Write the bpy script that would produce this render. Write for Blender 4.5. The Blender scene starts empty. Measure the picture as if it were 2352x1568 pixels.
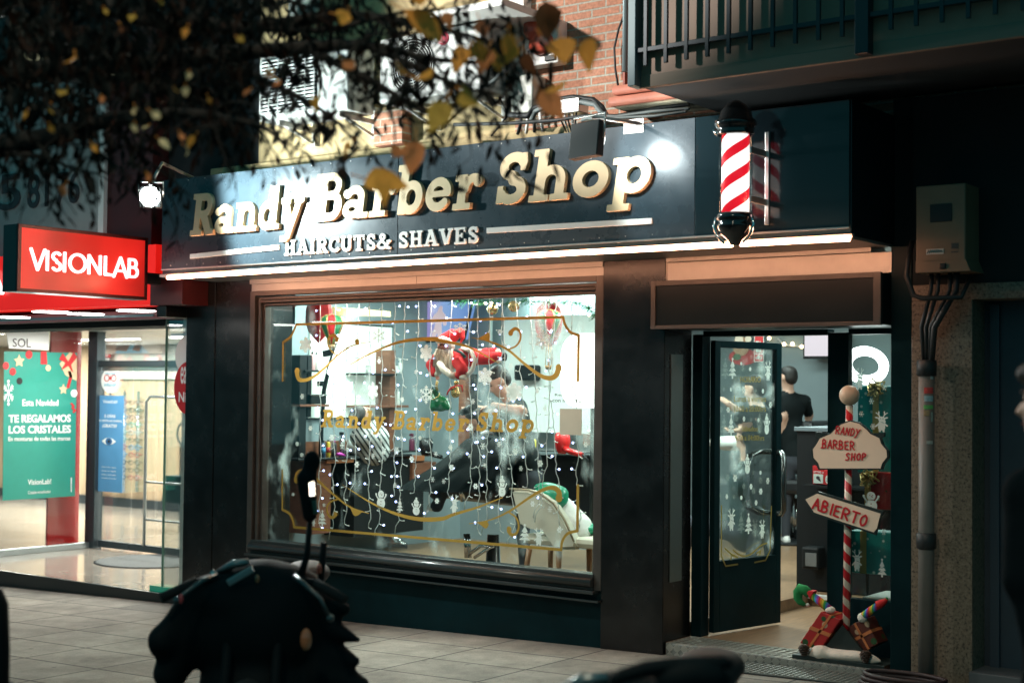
import bpy, bmesh, math, random
import numpy as np
from mathutils import Vector, Matrix
random.seed(7); rng = np.random.default_rng(7)
SC = bpy.context.scene; COL = SC.collection
# ---------------------------------------------------------------- camera, sky, exposure
EYE = 1.85
YAW, PITCH, ROLL, FPX = 0.64609324, 0.0320156, 0.01048498, 3340.0
FWD = np.array([-math.sin(YAW)*math.cos(PITCH), math.cos(YAW)*math.cos(PITCH), math.sin(PITCH)])
_r = np.array([math.cos(YAW), math.sin(YAW), 0.0]); _u = np.cross(_r, FWD)
RIGHT = math.cos(ROLL)*_r + math.sin(ROLL)*_u
UP = -math.sin(ROLL)*_r + math.cos(ROLL)*_u
cam_d = bpy.data.cameras.new('camera'); cam = bpy.data.objects.new('camera', cam_d); COL.objects.link(cam)
cam.matrix_world = Matrix(((RIGHT[0], UP[0], -FWD[0], 0), (RIGHT[1], UP[1], -FWD[1], 0), (RIGHT[2], UP[2], -FWD[2], EYE), (0, 0, 0, 1)))
cam_d.sensor_width = 36; cam_d.lens = FPX*36/2352; cam_d.clip_start = 0.05; cam_d.clip_end = 400
cam_d.dof.use_dof = True; cam_d.dof.focus_distance = 10.6; cam_d.dof.aperture_fstop = 1.9
SC.camera = cam
W = bpy.data.worlds.new('World'); SC.world = W; W.use_nodes = True
bg = W.node_tree.nodes['Background']; bg.inputs[0].default_value = (0.10, 0.62, 0.72, 1); bg.inputs[1].default_value = 0.29   # deep teal city night sky
SC.view_settings.view_transform = 'Standard'; SC.view_settings.look = 'None'; SC.view_settings.exposure = 0.0; SC.view_settings.gamma = 1.0
SC.render.engine = 'CYCLES'
cy = SC.cycles; cy.use_denoising = True; cy.max_bounces = 8; cy.diffuse_bounces = 3; cy.glossy_bounces = 4; cy.transmission_bounces = 4; cy.transparent_max_bounces = 24
cy.caustics_reflective = False; cy.caustics_refractive = False; cy.sample_clamp_indirect = 4.0
def lamp(name, kind, loc, aim, power, col, size=0.2, size_y=None, spot=None, blend=.3, spread=None):
    d = bpy.data.lights.new(name, kind); d.energy = power; d.color = col
    if kind == 'AREA':
        d.shape = 'RECTANGLE' if size_y else 'DISK'; d.size = size
        if size_y: d.size_y = size_y
        if spread: d.spread = spread
    elif kind == 'SUN': d.angle = size
    else: d.shadow_soft_size = size
    if kind == 'SPOT': d.spot_size = spot; d.spot_blend = blend
    o = bpy.data.objects.new(name, d); COL.objects.link(o); o.location = loc
    o.rotation_euler = (Vector(aim)-Vector(loc)).to_track_quat('-Z', 'Y').to_euler()
    return o
COOL, WARM, MINT = (.88, 1.0, .97), (1.0, .82, .62), (.80, 1.0, .93)
# street lighting behind the photographer (a lamp on a tall mast across the road)
lamp('street_light', 'SPOT', (-2.5, -1.0, 8.0), (-5.2, 3.6, 0), 900, (1.0, .84, .63), .35, spot=math.radians(67), blend=.4)
lamp('street_light', 'SPOT', (-9.0, 3.4, 6.2), (-5.7, 8.9, 5.4), 2500, (1.0, .96, .90), .15, spot=math.radians(42.5), blend=.15)
# floods over the sign
lamp('flood_light', 'SPOT', (-8.98, 7.44, 3.40), (-6.7, 8.7, 3.95), 470, (.90, 1.0, .96), .05, spot=math.radians(168), blend=.25)
lamp('flood_light', 'SPOT', (-5.22, 7.72, 3.47), (-4.75, 8.2, 3.35), 38, (.92, 1.0, .97), .04, spot=math.radians(122), blend=.35)
# ceiling panels of the two shops
for (x, y, p) in ((-9.2, 10.3, 95), (-7.0, 10.7, 115), (-5.5, 12.2, 85), (-8.6, 12.6, 70), (-4.5, 10.1, 24), (-7.6, 14.1, 34), (-5.2, 14.2, 16), (-3.75, 9.45, 12)):
    lamp('ceiling_light', 'AREA', (x, y, 2.86), (x, y, 0), p, MINT, 1.3, .5)
for x in (-8.4, -7.3, -6.3): lamp('added_window_fill', 'AREA', (x, 8.955, 2.65), (x, 9.02, 0), 13, (1, .97, .92), .5, .06)  # unseen fill lamps added at the window head to brighten the hanging doll
for (x, y, p) in ((-13.2, 9.9, 60), (-12.0, 10.0, 40), (-14.0, 13.2, 300), (-17.0, 13.2, 300), (-11.6, 13.0, 200), (-19.5, 13.2, 240)):
    lamp('ceiling_light', 'AREA', (x, y, 2.42), (x, y, 0), p, (1.0, .97, .90), .9, .6)

# ---------------------------------------------------------------- survey of the place: zoom sheets of the photograph -> points on known planes
ZR = {'R1': (0, 0, 3), 'R2': (588, 0, 3), 'R3': (1176, 0, 3), 'R4': (1764, 0, 3), 'R5': (0, 488.1, 3), 'R6': (588, 522.5, 3), 'R7': (918.7, 643.1, 3.902),
      'S1': (1470, 522.5, 3), 'S2': (1764, 522.5, 3), 'S3': (0, 1045.7, 3), 'S4': (588, 988.2, 2.704), 'S5': (976.2, 988.2, 2.704), 'S6': (1470, 1045.7, 3),
      'S7': (1764, 1045.7, 3), 'T1': (344.5, 344.5, 4.552), 'T2': (1320.7, 545.5, 6.827), 'T6': (1923.6, 516.8, 6.827), 'T8': (1435.5, 0, 3.901),
      'U1': (321.6, 1004.9, 2.783), 'U6': (861.3, 947.5, 4.202), 'U7': (602.9, 660.4, 3.901), 'U8': (1630.8, 746.5, 5.461), 'D': (0, 0, 1)}
def ray(s, x, y):
    a = ZR[s]; px, py = a[0]+x/a[2], a[1]+y/a[2]
    return FWD+(px-1176)/FPX*RIGHT-(py-784)/FPX*UP
def P(s, x, y, Y):
    d = ray(s, x, y); v = d*Y/d[1]; return Vector((v[0], Y, v[2]+EYE))
def PX(s, x, y, X):
    d = ray(s, x, y); v = d*X/d[0]; return Vector((X, v[1], v[2]+EYE))
def PZ(s, x, y, z):
    d = ray(s, x, y); v = d*(z-EYE)/d[2]; return Vector((v[0], v[1], z))
def PD(s, x, y, Z):
    v = ray(s, x, y)*Z; return Vector((v[0], v[1], v[2]+EYE))
def gz(X): return 0.005+.0285*(X+5.28)            # the pavement climbs gently along the street

# ---------------------------------------------------------------- materials
MATS = {}
def mat(name, col, rough=.5, metal=0.0, emit=0, ecol=None, var=0.0, vscale=6.0, bump=0.0, bscale=40.0, coat=0.0, trans=0.0, spec=None, alpha=1.0, stretch=None):
    if name in MATS: return MATS[name]
    m = bpy.data.materials.new(name); m.use_nodes = True; nt = m.node_tree; b = nt.nodes['Principled BSDF']
    b.inputs['Base Color'].default_value = (*col, 1); b.inputs['Roughness'].default_value = rough; b.inputs['Metallic'].default_value = metal
    if coat: b.inputs['Coat Weight'].default_value = coat
    if spec is not None: b.inputs['Specular IOR Level'].default_value = spec
    if trans: b.inputs['Transmission Weight'].default_value = trans
    if alpha < 1: b.inputs['Alpha'].default_value = alpha
    if emit: b.inputs['Emission Color'].default_value = (*(ecol or col), 1); b.inputs['Emission Strength'].default_value = emit
    if var or bump:
        tc = nt.nodes.new('ShaderNodeTexCoord'); mp = nt.nodes.new('ShaderNodeMapping'); nt.links.new(tc.outputs['Object'], mp.inputs[0])
        if stretch: mp.inputs['Scale'].default_value = stretch
    if var:
        n = nt.nodes.new('ShaderNodeTexNoise'); n.inputs['Scale'].default_value = vscale; n.inputs['Detail'].default_value = 6; n.inputs['Roughness'].default_value = .65
        nt.links.new(mp.outputs[0], n.inputs['Vector'])
        mx = nt.nodes.new('ShaderNodeMix'); mx.data_type = 'RGBA'
        mx.inputs['A'].default_value = (*[c*(1-var) for c in col], 1); mx.inputs['B'].default_value = (*[min(1, c*(1+var)) for c in col], 1)
        rp = nt.nodes.new('ShaderNodeMapRange'); rp.inputs[1].default_value = .3; rp.inputs[2].default_value = .7
        nt.links.new(n.outputs['Fac'], rp.inputs[0]); nt.links.new(rp.outputs[0], mx.inputs['Factor']); nt.links.new(mx.outputs['Result'], b.inputs['Base Color'])
        rr = nt.nodes.new('ShaderNodeMapRange'); rr.inputs[3].default_value = max(.02, rough-.08); rr.inputs[4].default_value = min(1, rough+.1)
        nt.links.new(n.outputs['Fac'], rr.inputs[0]); nt.links.new(rr.outputs[0], b.inputs['Roughness'])
    if bump:
        n2 = nt.nodes.new('ShaderNodeTexNoise'); n2.inputs['Scale'].default_value = bscale; n2.inputs['Detail'].default_value = 4; nt.links.new(mp.outputs[0], n2.inputs['Vector'])
        bp = nt.nodes.new('ShaderNodeBump'); bp.inputs['Strength'].default_value = bump; bp.inputs['Distance'].default_value = .01
        nt.links.new(n2.outputs['Fac'], bp.inputs['Height']); nt.links.new(bp.outputs[0], b.inputs['Normal'])
    MATS[name] = m; return m
def glass_mat(name, tint=(1, 1, 1), frost=0.0, fcol=(.75, .85, .82), seed=0.0, gloss=.06, fscale=2.2):
    """a clear pane: mostly see-through, a little mirror, optional milky patches of sprayed snow, condensation and painted-in reflections"""
    m = bpy.data.materials.new(name); m.use_nodes = True; nt = m.node_tree; nt.nodes.clear()
    N = nt.nodes.new; L = nt.links.new
    out = N('ShaderNodeOutputMaterial'); t = N('ShaderNodeBsdfTransparent'); t.inputs[0].default_value = (*tint, 1)
    g = N('ShaderNodeBsdfGlossy'); g.inputs['Roughness'].default_value = .02
    fr = N('ShaderNodeFresnel'); fr.inputs[0].default_value = 1.35
    mg = N('ShaderNodeMixShader'); mul = N('ShaderNodeMath'); mul.operation = 'MULTIPLY_ADD'; mul.inputs[1].default_value = .45; mul.inputs[2].default_value = gloss*.2
    L(fr.outputs[0], mul.inputs[0]); L(mul.outputs[0], mg.inputs[0]); L(t.outputs[0], mg.inputs[1]); L(g.outputs[0], mg.inputs[2])
    last = mg
    if frost:
        tc = N('ShaderNodeTexCoord'); mp = N('ShaderNodeMapping'); mp.inputs['Location'].default_value = (seed, seed*.7, seed*1.3); mp.inputs['Scale'].default_value = (1.7, 1, 1.0); L(tc.outputs['Object'], mp.inputs[0])
        n = N('ShaderNodeTexNoise'); n.inputs['Scale'].default_value = fscale; n.inputs['Detail'].default_value = 3; n.inputs['Roughness'].default_value = .55; L(mp.outputs[0], n.inputs['Vector'])
        r = N('ShaderNodeMapRange'); r.interpolation_type = 'SMOOTHSTEP'; r.inputs[1].default_value = .54; r.inputs[2].default_value = .77; L(n.outputs['Fac'], r.inputs[0])  # milky patches also paint pale reflections onto the pane
        v = N('ShaderNodeTexNoise'); v.inputs['Scale'].default_value = 160; v.inputs['Detail'].default_value = 2; L(tc.outputs['Object'], v.inputs['Vector'])
        r2 = N('ShaderNodeMapRange'); r2.inputs[1].default_value = .38; r2.inputs[2].default_value = .72; r2.inputs[3].default_value = .35; L(v.outputs['Fac'], r2.inputs[0])
        mm = N('ShaderNodeMath'); mm.operation = 'MULTIPLY'; L(r.outputs[0], mm.inputs[0]); L(r2.outputs[0], mm.inputs[1])
        # fine droplets everywhere
        v2 = N('ShaderNodeTexVoronoi'); v2.inputs['Scale'].default_value = 55; L(tc.outputs['Object'], v2.inputs['Vector'])
        r3 = N('ShaderNodeMapRange'); r3.inputs[1].default_value = .16; r3.inputs[2].default_value = .05; r3.inputs[4].default_value = .5; L(v2.outputs['Distance'], r3.inputs[0])
        n4 = N('ShaderNodeTexNoise'); n4.inputs['Scale'].default_value = 5; L(tc.outputs['Object'], n4.inputs['Vector'])
        r4 = N('ShaderNodeMapRange'); r4.inputs[1].default_value = .5; r4.inputs[2].default_value = .68; L(n4.outputs['Fac'], r4.inputs[0])
        m4 = N('ShaderNodeMath'); m4.operation = 'MULTIPLY'; L(r3.outputs[0], m4.inputs[0]); L(r4.outputs[0], m4.inputs[1])
        ad = N('ShaderNodeMath'); ad.operation = 'MAXIMUM'; L(mm.outputs[0], ad.inputs[0]); L(m4.outputs[0], ad.inputs[1])
        sc_ = N('ShaderNodeMath'); sc_.operation = 'MULTIPLY'; sc_.inputs[1].default_value = frost; L(ad.outputs[0], sc_.inputs[0])
        df = N('ShaderNodeBsdfDiffuse'); df.inputs[0].default_value = (*fcol, 1); tr = N('ShaderNodeBsdfTranslucent'); tr.inputs[0].default_value = (*fcol, 1)
        md = N('ShaderNodeMixShader'); md.inputs[0].default_value = .8; L(df.outputs[0], md.inputs[1]); L(tr.outputs[0], md.inputs[2])
        mf = N('ShaderNodeMixShader'); L(sc_.outputs[0], mf.inputs[0]); L(mg.outputs[0], mf.inputs[1]); L(md.outputs[0], mf.inputs[2]); last = mf
    L(last.outputs[0], out.inputs[0]); return m
def decal_mat(name, col, trans=.5, rough=.6):
    """thin vinyl or snow-spray film that lets back light through"""
    m = bpy.data.materials.new(name); m.use_nodes = True; nt = m.node_tree; b = nt.nodes['Principled BSDF']; b.inputs['Base Color'].default_value = (*col, 1); b.inputs['Roughness'].default_value = rough; b.inputs['Specular IOR Level'].default_value = .12
    t = nt.nodes.new('ShaderNodeBsdfTranslucent'); t.inputs[0].default_value = (*col, 1); mx = nt.nodes.new('ShaderNodeMixShader'); mx.inputs[0].default_value = trans
    nt.links.new(b.outputs[0], mx.inputs[1]); nt.links.new(t.outputs[0], mx.inputs[2]); nt.links.new(mx.outputs[0], nt.nodes['Material Output'].inputs[0]); return m
def nodes_of(m): return m.node_tree.nodes, m.node_tree.links, m.node_tree.nodes['Principled BSDF']

# ---------------------------------------------------------------- objects
def tag(o, label=None, cat=None, group=None, kind=None):
    if label: o['label'] = label
    if cat: o['category'] = cat
    if group: o['group'] = group
    if kind: o['kind'] = kind
    return o
def T(name, label, cat, loc=(0, 0, 0), group=None):
    o = bpy.data.objects.new(name, None); COL.objects.link(o); o.location = loc; o['_b'] = tuple(loc); o.empty_display_size = .1
    return tag(o, label, cat, group)
def link(name, me, m, parent=None, label=None):
    o = bpy.data.objects.new(name, me); COL.objects.link(o)
    if m is not None:
        for q in (m if isinstance(m, (list, tuple)) else [m]): me.materials.append(q)
    if parent is not None:
        o.parent = parent
        b = parent.get('_b')
        if b is not None: o.matrix_parent_inverse = Matrix.Translation(-Vector(b))
    if label: o['label'] = label
    return o
def copy_tree(o, parent=None):
    c = o.copy(); COL.objects.link(c)
    if parent is not None: c.parent = parent
    for ch in list(o.children): copy_tree(ch, c)
    return c
class MB:
    def __init__(s): s.bm = bmesh.new()
    def obox(s, c, ax, ay, az, bev=0.0):
        c, ax, ay, az = map(Vector, (c, ax, ay, az)); vs = [s.bm.verts.new(c+i*ax+j*ay+k*az) for i in (-1, 1) for j in (-1, 1) for k in (-1, 1)]
        fs = [s.bm.faces.new([vs[i] for i in f]) for f in ((0, 1, 3, 2), (4, 6, 7, 5), (0, 4, 5, 1), (2, 3, 7, 6), (0, 2, 6, 4), (1, 5, 7, 3))]
        if bev:
            es = list({e for f in fs for e in f.edges}); bmesh.ops.bevel(s.bm, geom=es, offset=bev, segments=2, affect='EDGES', profile=.5)
        return s
    def box(s, x0, y0, z0, x1, y1, z1, bev=0.0):
        return s.obox(((x0+x1)/2, (y0+y1)/2, (z0+z1)/2), (abs(x1-x0)/2, 0, 0), (0, abs(y1-y0)/2, 0), (0, 0, abs(z1-z0)/2), bev)
    def hexa(s, pts):
        vs = [s.bm.verts.new(Vector(p)) for p in pts]          # 4 bottom, 4 top
        for f in ((3, 2, 1, 0), (4, 5, 6, 7), (0, 1, 5, 4), (1, 2, 6, 5), (2, 3, 7, 6), (3, 0, 4, 7)): s.bm.faces.new([vs[i] for i in f])
        return s
    def quad(s, *pts):
        s.bm.faces.new([s.bm.verts.new(Vector(p)) for p in pts]); return s
    def tube(s, pts, r, seg=8, cap=True, closed=False):
        pts = [Vector(p) for p in pts]; n = len(pts); rs = r if isinstance(r, (list, tuple)) else [r]*n; rings = []
        up = None
        for i, p in enumerate(pts):
            a = pts[i-1] if (i or closed) else p; b = pts[(i+1) % n] if (i < n-1 or closed) else p
            t = (b-a)
            if t.length < 1e-9: t = Vector((0, 0, 1))
            t.normalize()
            if up is None: up = Vector((0, 0, 1)) if abs(t.z) < .9 else Vector((1, 0, 0))
            x = up.cross(t)
            if x.length < 1e-4: x = Vector((1, 0, 0)).cross(t)
            x.normalize(); y = t.cross(x); up = y
            rings.append([s.bm.verts.new(p+rs[i]*(math.cos(2*math.pi*k/seg)*x+math.sin(2*math.pi*k/seg)*y)) for k in range(seg)])
        for i in range(n if closed else n-1):
            A, B = rings[i], rings[(i+1) % n]
            for k in range(seg):
                try: f = s.bm.faces.new((A[k], A[(k+1) % seg], B[(k+1) % seg], B[k])); f.smooth = True
                except ValueError: pass
        if cap and not closed:
            for R_ in (rings[0][::-1], rings[-1]):
                try: s.bm.faces.new(R_)
                except ValueError: pass
        return s
    def lathe(s, prof, c=(0, 0, 0), seg=24, axis='Z', smooth=True):
        c = Vector(c); rings = []
        for r, h in prof:
            ring = []
            for k in range(seg):
                a = 2*math.pi*k/seg; u, v = r*math.cos(a), r*math.sin(a)
                ring.append(s.bm.verts.new(c+(Vector((u, v, h)) if axis == 'Z' else Vector((u, h, v)) if axis == 'Y' else Vector((h, u, v)))))
            rings.append(ring)
        for A, B in zip(rings, rings[1:]):
            for k in range(seg): f = s.bm.faces.new((A[k], A[(k+1) % seg], B[(k+1) % seg], B[k])); f.smooth = smooth
        s.bm.faces.new(rings[0][::-1]); s.bm.faces.new(rings[-1]); return s
    def ball(s, c, r, seg=14):
        rr = r if isinstance(r, (tuple, list)) else (r, r, r)
        bmesh.ops.create_uvsphere(s.bm, u_segments=seg, v_segments=max(6, seg//2+1), radius=1, matrix=Matrix.Translation(Vector(c)) @ Matrix.Diagonal((*rr, 1)))
        return s
    def prism(s, pts, d):
        """closed outline of 3-D points swept along vector d"""
        d = Vector(d); A = [s.bm.verts.new(Vector(p)) for p in pts]; B = [s.bm.verts.new(Vector(p)+d) for p in pts]; n = len(A)
        s.bm.faces.new(A); s.bm.faces.new(B[::-1])
        for i in range(n): s.bm.faces.new((A[i], B[i], B[(i+1) % n], A[(i+1) % n]))
        return s
    def make(s, name, m, parent=None, label=None, smooth=None):
        bmesh.ops.recalc_face_normals(s.bm, faces=s.bm.faces[:])
        me = bpy.data.meshes.new(name); s.bm.to_mesh(me); s.bm.free()
        if smooth is not None: me.polygons.foreach_set('use_smooth', [smooth]*len(me.polygons))
        return link(name, me, m, parent, label)
# ---- outlines: unions of pen strokes and boxes, traced to closed loops
def stroke_field(prims, slant, res):
    pts = []
    for p in prims:
        if p[0] == 'b': pts += [(p[1], p[2]), (p[3], p[4])]
        elif p[0] == 'p': pts += list(p[1])
        elif p[0] == 'g': pts += list(p[1])
        elif p[0] == 'o': pts += [(p[1]-p[3], p[2]-p[3]), (p[1]+p[3], p[2]+p[3])]
    pts = np.array(pts, float); pad = .3; lo, hi = pts.min(0)-pad, pts.max(0)+pad
    nx, ny = int((hi[0]-lo[0])/res)+2, int((hi[1]-lo[1])/res)+2
    X, Y = np.meshgrid(lo[0]+np.arange(nx)*res, lo[1]+np.arange(ny)*res); F = np.full(X.shape, 9.0)
    for p in prims:
        if p[0] == 'b':
            cx, cy, hx, hy = (p[1]+p[3])/2, (p[2]+p[4])/2, abs(p[3]-p[1])/2, abs(p[4]-p[2])/2
            F = np.minimum(F, np.maximum(np.abs(X-cx)-hx, np.abs(Y-cy)-hy))
        elif p[0] == 'o': F = np.minimum(F, np.hypot(X-p[1], Y-p[2])-p[3])
        elif p[0] == 'p':
            q, w = p[1], p[2]; n = len(q); ws = w if isinstance(w, (list, tuple)) else [w]*n; butt = len(p) > 3
            for i in range(n-1):
                (ax, ay), (bx, by) = q[i], q[i+1]; dx, dy = bx-ax, by-ay; l2 = dx*dx+dy*dy+1e-12
                t = ((X-ax)*dx+(Y-ay)*dy)/l2; tc = np.clip(t, 0, 1)
                d = np.hypot(X-ax-tc*dx, Y-ay-tc*dy)-(ws[i]+(ws[i+1]-ws[i])*tc)/2
                if butt:
                    L = math.sqrt(l2); d2 = np.abs((X-ax)*dy-(Y-ay)*dx)/L-(ws[i]+ws[i+1])/4
                    lim = -9
                    if i == 0: lim = -t*L
                    if i == n-2: lim = np.maximum(lim, (t-1)*L)
                    if n == 2: d = np.maximum(d2, lim)
                    else: d = np.maximum(d, lim)
                F = np.minimum(F, d)
        elif p[0] == 'g':
            q = p[1]; n = len(q); ins = np.zeros(X.shape, bool); d = np.full(X.shape, 9.0)
            for i in range(n):
                (ax, ay), (bx, by) = q[i], q[(i+1) % n]; dx, dy = bx-ax, by-ay
                t = np.clip(((X-ax)*dx+(Y-ay)*dy)/(dx*dx+dy*dy+1e-12), 0, 1); d = np.minimum(d, np.hypot(X-ax-t*dx, Y-ay-t*dy))
                c = ((ay > Y) != (by > Y)); ins ^= c & (X < (bx-ax)*(Y-ay)/((by-ay) if by != ay else 1e-9)+ax)
            F = np.minimum(F, np.where(ins, -d, d))
    return F, lo
def trace(prims, slant=0.0, res=.02, cut=None):
    F, lo = stroke_field(prims, slant, res)
    if cut:
        G, lo2 = stroke_field(cut+[('b', lo[0]+.3, lo[1]+.3, lo[0]+.3001, lo[1]+.3001)], slant, res)   # pieces taken out
        ox, oy = int(round((lo2[0]-lo[0])/res)), int(round((lo2[1]-lo[1])/res)); K = np.full(F.shape, 9.0)
        h, w = min(G.shape[0], F.shape[0]-oy), min(G.shape[1], F.shape[1]-ox); K[oy:oy+h, ox:ox+w] = G[:h, :w]; F = np.maximum(F, -K)
    ny, nx = F.shape; s = F < 0
    c = s[:-1, :-1].astype(int)+2*s[:-1, 1:]+4*s[1:, 1:]+8*s[1:, :-1]; js, is_ = np.nonzero((c > 0) & (c < 15)); nxt = {}; pos = {}
    def ev(i, j, e):
        if e == 0: k = ('h', i, j); a, b = F[j, i], F[j, i+1]; pos[k] = (i+a/(a-b), j)
        elif e == 1: k = ('v', i+1, j); a, b = F[j, i+1], F[j+1, i+1]; pos[k] = (i+1, j+a/(a-b))
        elif e == 2: k = ('h', i, j+1); a, b = F[j+1, i], F[j+1, i+1]; pos[k] = (i+a/(a-b), j+1)
        else: k = ('v', i, j); a, b = F[j, i], F[j+1, i]; pos[k] = (i, j+a/(a-b))
        return k
    TB = {1: [(0, 3)], 2: [(1, 0)], 3: [(1, 3)], 4: [(2, 1)], 5: [(0, 3), (2, 1)], 6: [(2, 0)], 7: [(2, 3)], 8: [(3, 2)], 9: [(0, 2)], 10: [(1, 0), (3, 2)], 11: [(1, 2)], 12: [(3, 1)], 13: [(0, 1)], 14: [(3, 0)]}
    for j, i in zip(js, is_):
        for a, b in TB[int(c[j, i])]: nxt[ev(i, j, a)] = ev(i, j, b)
    loops = []
    while nxt:
        k0 = next(iter(nxt)); k = k0; lp = []
        while k in nxt: lp.append(pos[k]); k = nxt.pop(k)
        if len(lp) > 5:
            q = np.array(lp)*res+lo
            keep = []
            for i in range(len(q)):                                # drop collinear points
                a, b, d = q[i-1], q[i], q[(i+1) % len(q)]
                if abs((b[0]-a[0])*(d[1]-b[1])-(b[1]-a[1])*(d[0]-b[0])) > 1.5e-3*res*res: keep.append(b)
            q = np.array(keep) if len(keep) > 3 else q
            q = q.copy(); q[:, 0] += slant*q[:, 1]; loops.append(q)
    return loops
def loops_mesh(loops, thick=.004, bev=0.0, fn=None, name='outline'):
    """filled, thickened sheet from loops; fn maps (u, v, w) to the world"""
    cu = bpy.data.curves.new(name, 'CURVE'); cu.dimensions = '2D'; cu.fill_mode = 'BOTH'; cu.extrude = thick/2
    if bev: cu.bevel_depth = bev; cu.bevel_resolution = 1
    for q in loops:
        sp = cu.splines.new('POLY'); sp.points.add(len(q)-1); sp.points.foreach_set('co', np.c_[q, np.zeros(len(q)), np.ones(len(q))].ravel()); sp.use_cyclic_u = True
    return _curve_mesh(cu, fn, name)
def _curve_mesh(cu, fn, name):
    o = bpy.data.objects.new(name, cu); COL.objects.link(o); dg = bpy.context.evaluated_depsgraph_get(); dg.update()
    me = bpy.data.meshes.new_from_object(o.evaluated_get(dg)); bpy.data.objects.remove(o); bpy.data.curves.remove(cu)
    if fn is not None:
        n = len(me.vertices); co = np.empty(n*3); me.vertices.foreach_get('co', co); me.vertices.foreach_set('co', np.array(fn(co.reshape(-1, 3)), float).ravel()); me.update()
    me.name = name; me.materials.clear(); return me
def bbox_map(loops_or_co, quad):
    """map the (u, v) box of an outline onto four corners (bottom-left, bottom-right, top-right, top-left); thickness runs along the quad's normal towards the viewer"""
    a = np.concatenate(loops_or_co) if isinstance(loops_or_co, list) else loops_or_co[:, :2]
    lo, hi = a.min(0), a.max(0); Q = [np.array(v, float) for v in quad]
    nrm = np.cross(Q[1]-Q[0], Q[3]-Q[0]); nrm /= np.linalg.norm(nrm)
    def fn(co):
        u = ((co[:, 0]-lo[0])/(hi[0]-lo[0]+1e-9))[:, None]; v = ((co[:, 1]-lo[1])/(hi[1]-lo[1]+1e-9))[:, None]
        return (1-u)*(1-v)*Q[0]+u*(1-v)*Q[1]+u*v*Q[2]+(1-u)*v*Q[3]+co[:, 2:3]*nrm
    return fn
def text_mesh(txt, quad, thick=.002, bold=0.0, name='lettering', align='LEFT'):
    cu = bpy.data.curves.new(name, 'FONT'); cu.body = txt; cu.size = 1; cu.extrude = thick/2; cu.offset = bold; cu.align_x = align; cu.resolution_u = 3
    o = bpy.data.objects.new(name, cu); COL.objects.link(o); dg = bpy.context.evaluated_depsgraph_get(); dg.update()
    me = bpy.data.meshes.new_from_object(o.evaluated_get(dg)); bpy.data.objects.remove(o); bpy.data.curves.remove(cu)
    n = len(me.vertices); co = np.empty(n*3); me.vertices.foreach_get('co', co); co = co.reshape(-1, 3)
    me.vertices.foreach_set('co', bbox_map(co, quad)(co).ravel()); me.update(); me.name = name; me.materials.clear(); return me
def quadY(s, x0, y0, x1, y1, Y):
    """corners (bl, br, tr, tl) on the plane y = Y from two opposite photo corners (top-left, bottom-right)"""
    a, b = P(s, x0, y0, Y), P(s, x1, y1, Y); return [Vector((a.x, Y, b.z)), Vector((b.x, Y, b.z)), Vector((b.x, Y, a.z)), Vector((a.x, Y, a.z))]
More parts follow.
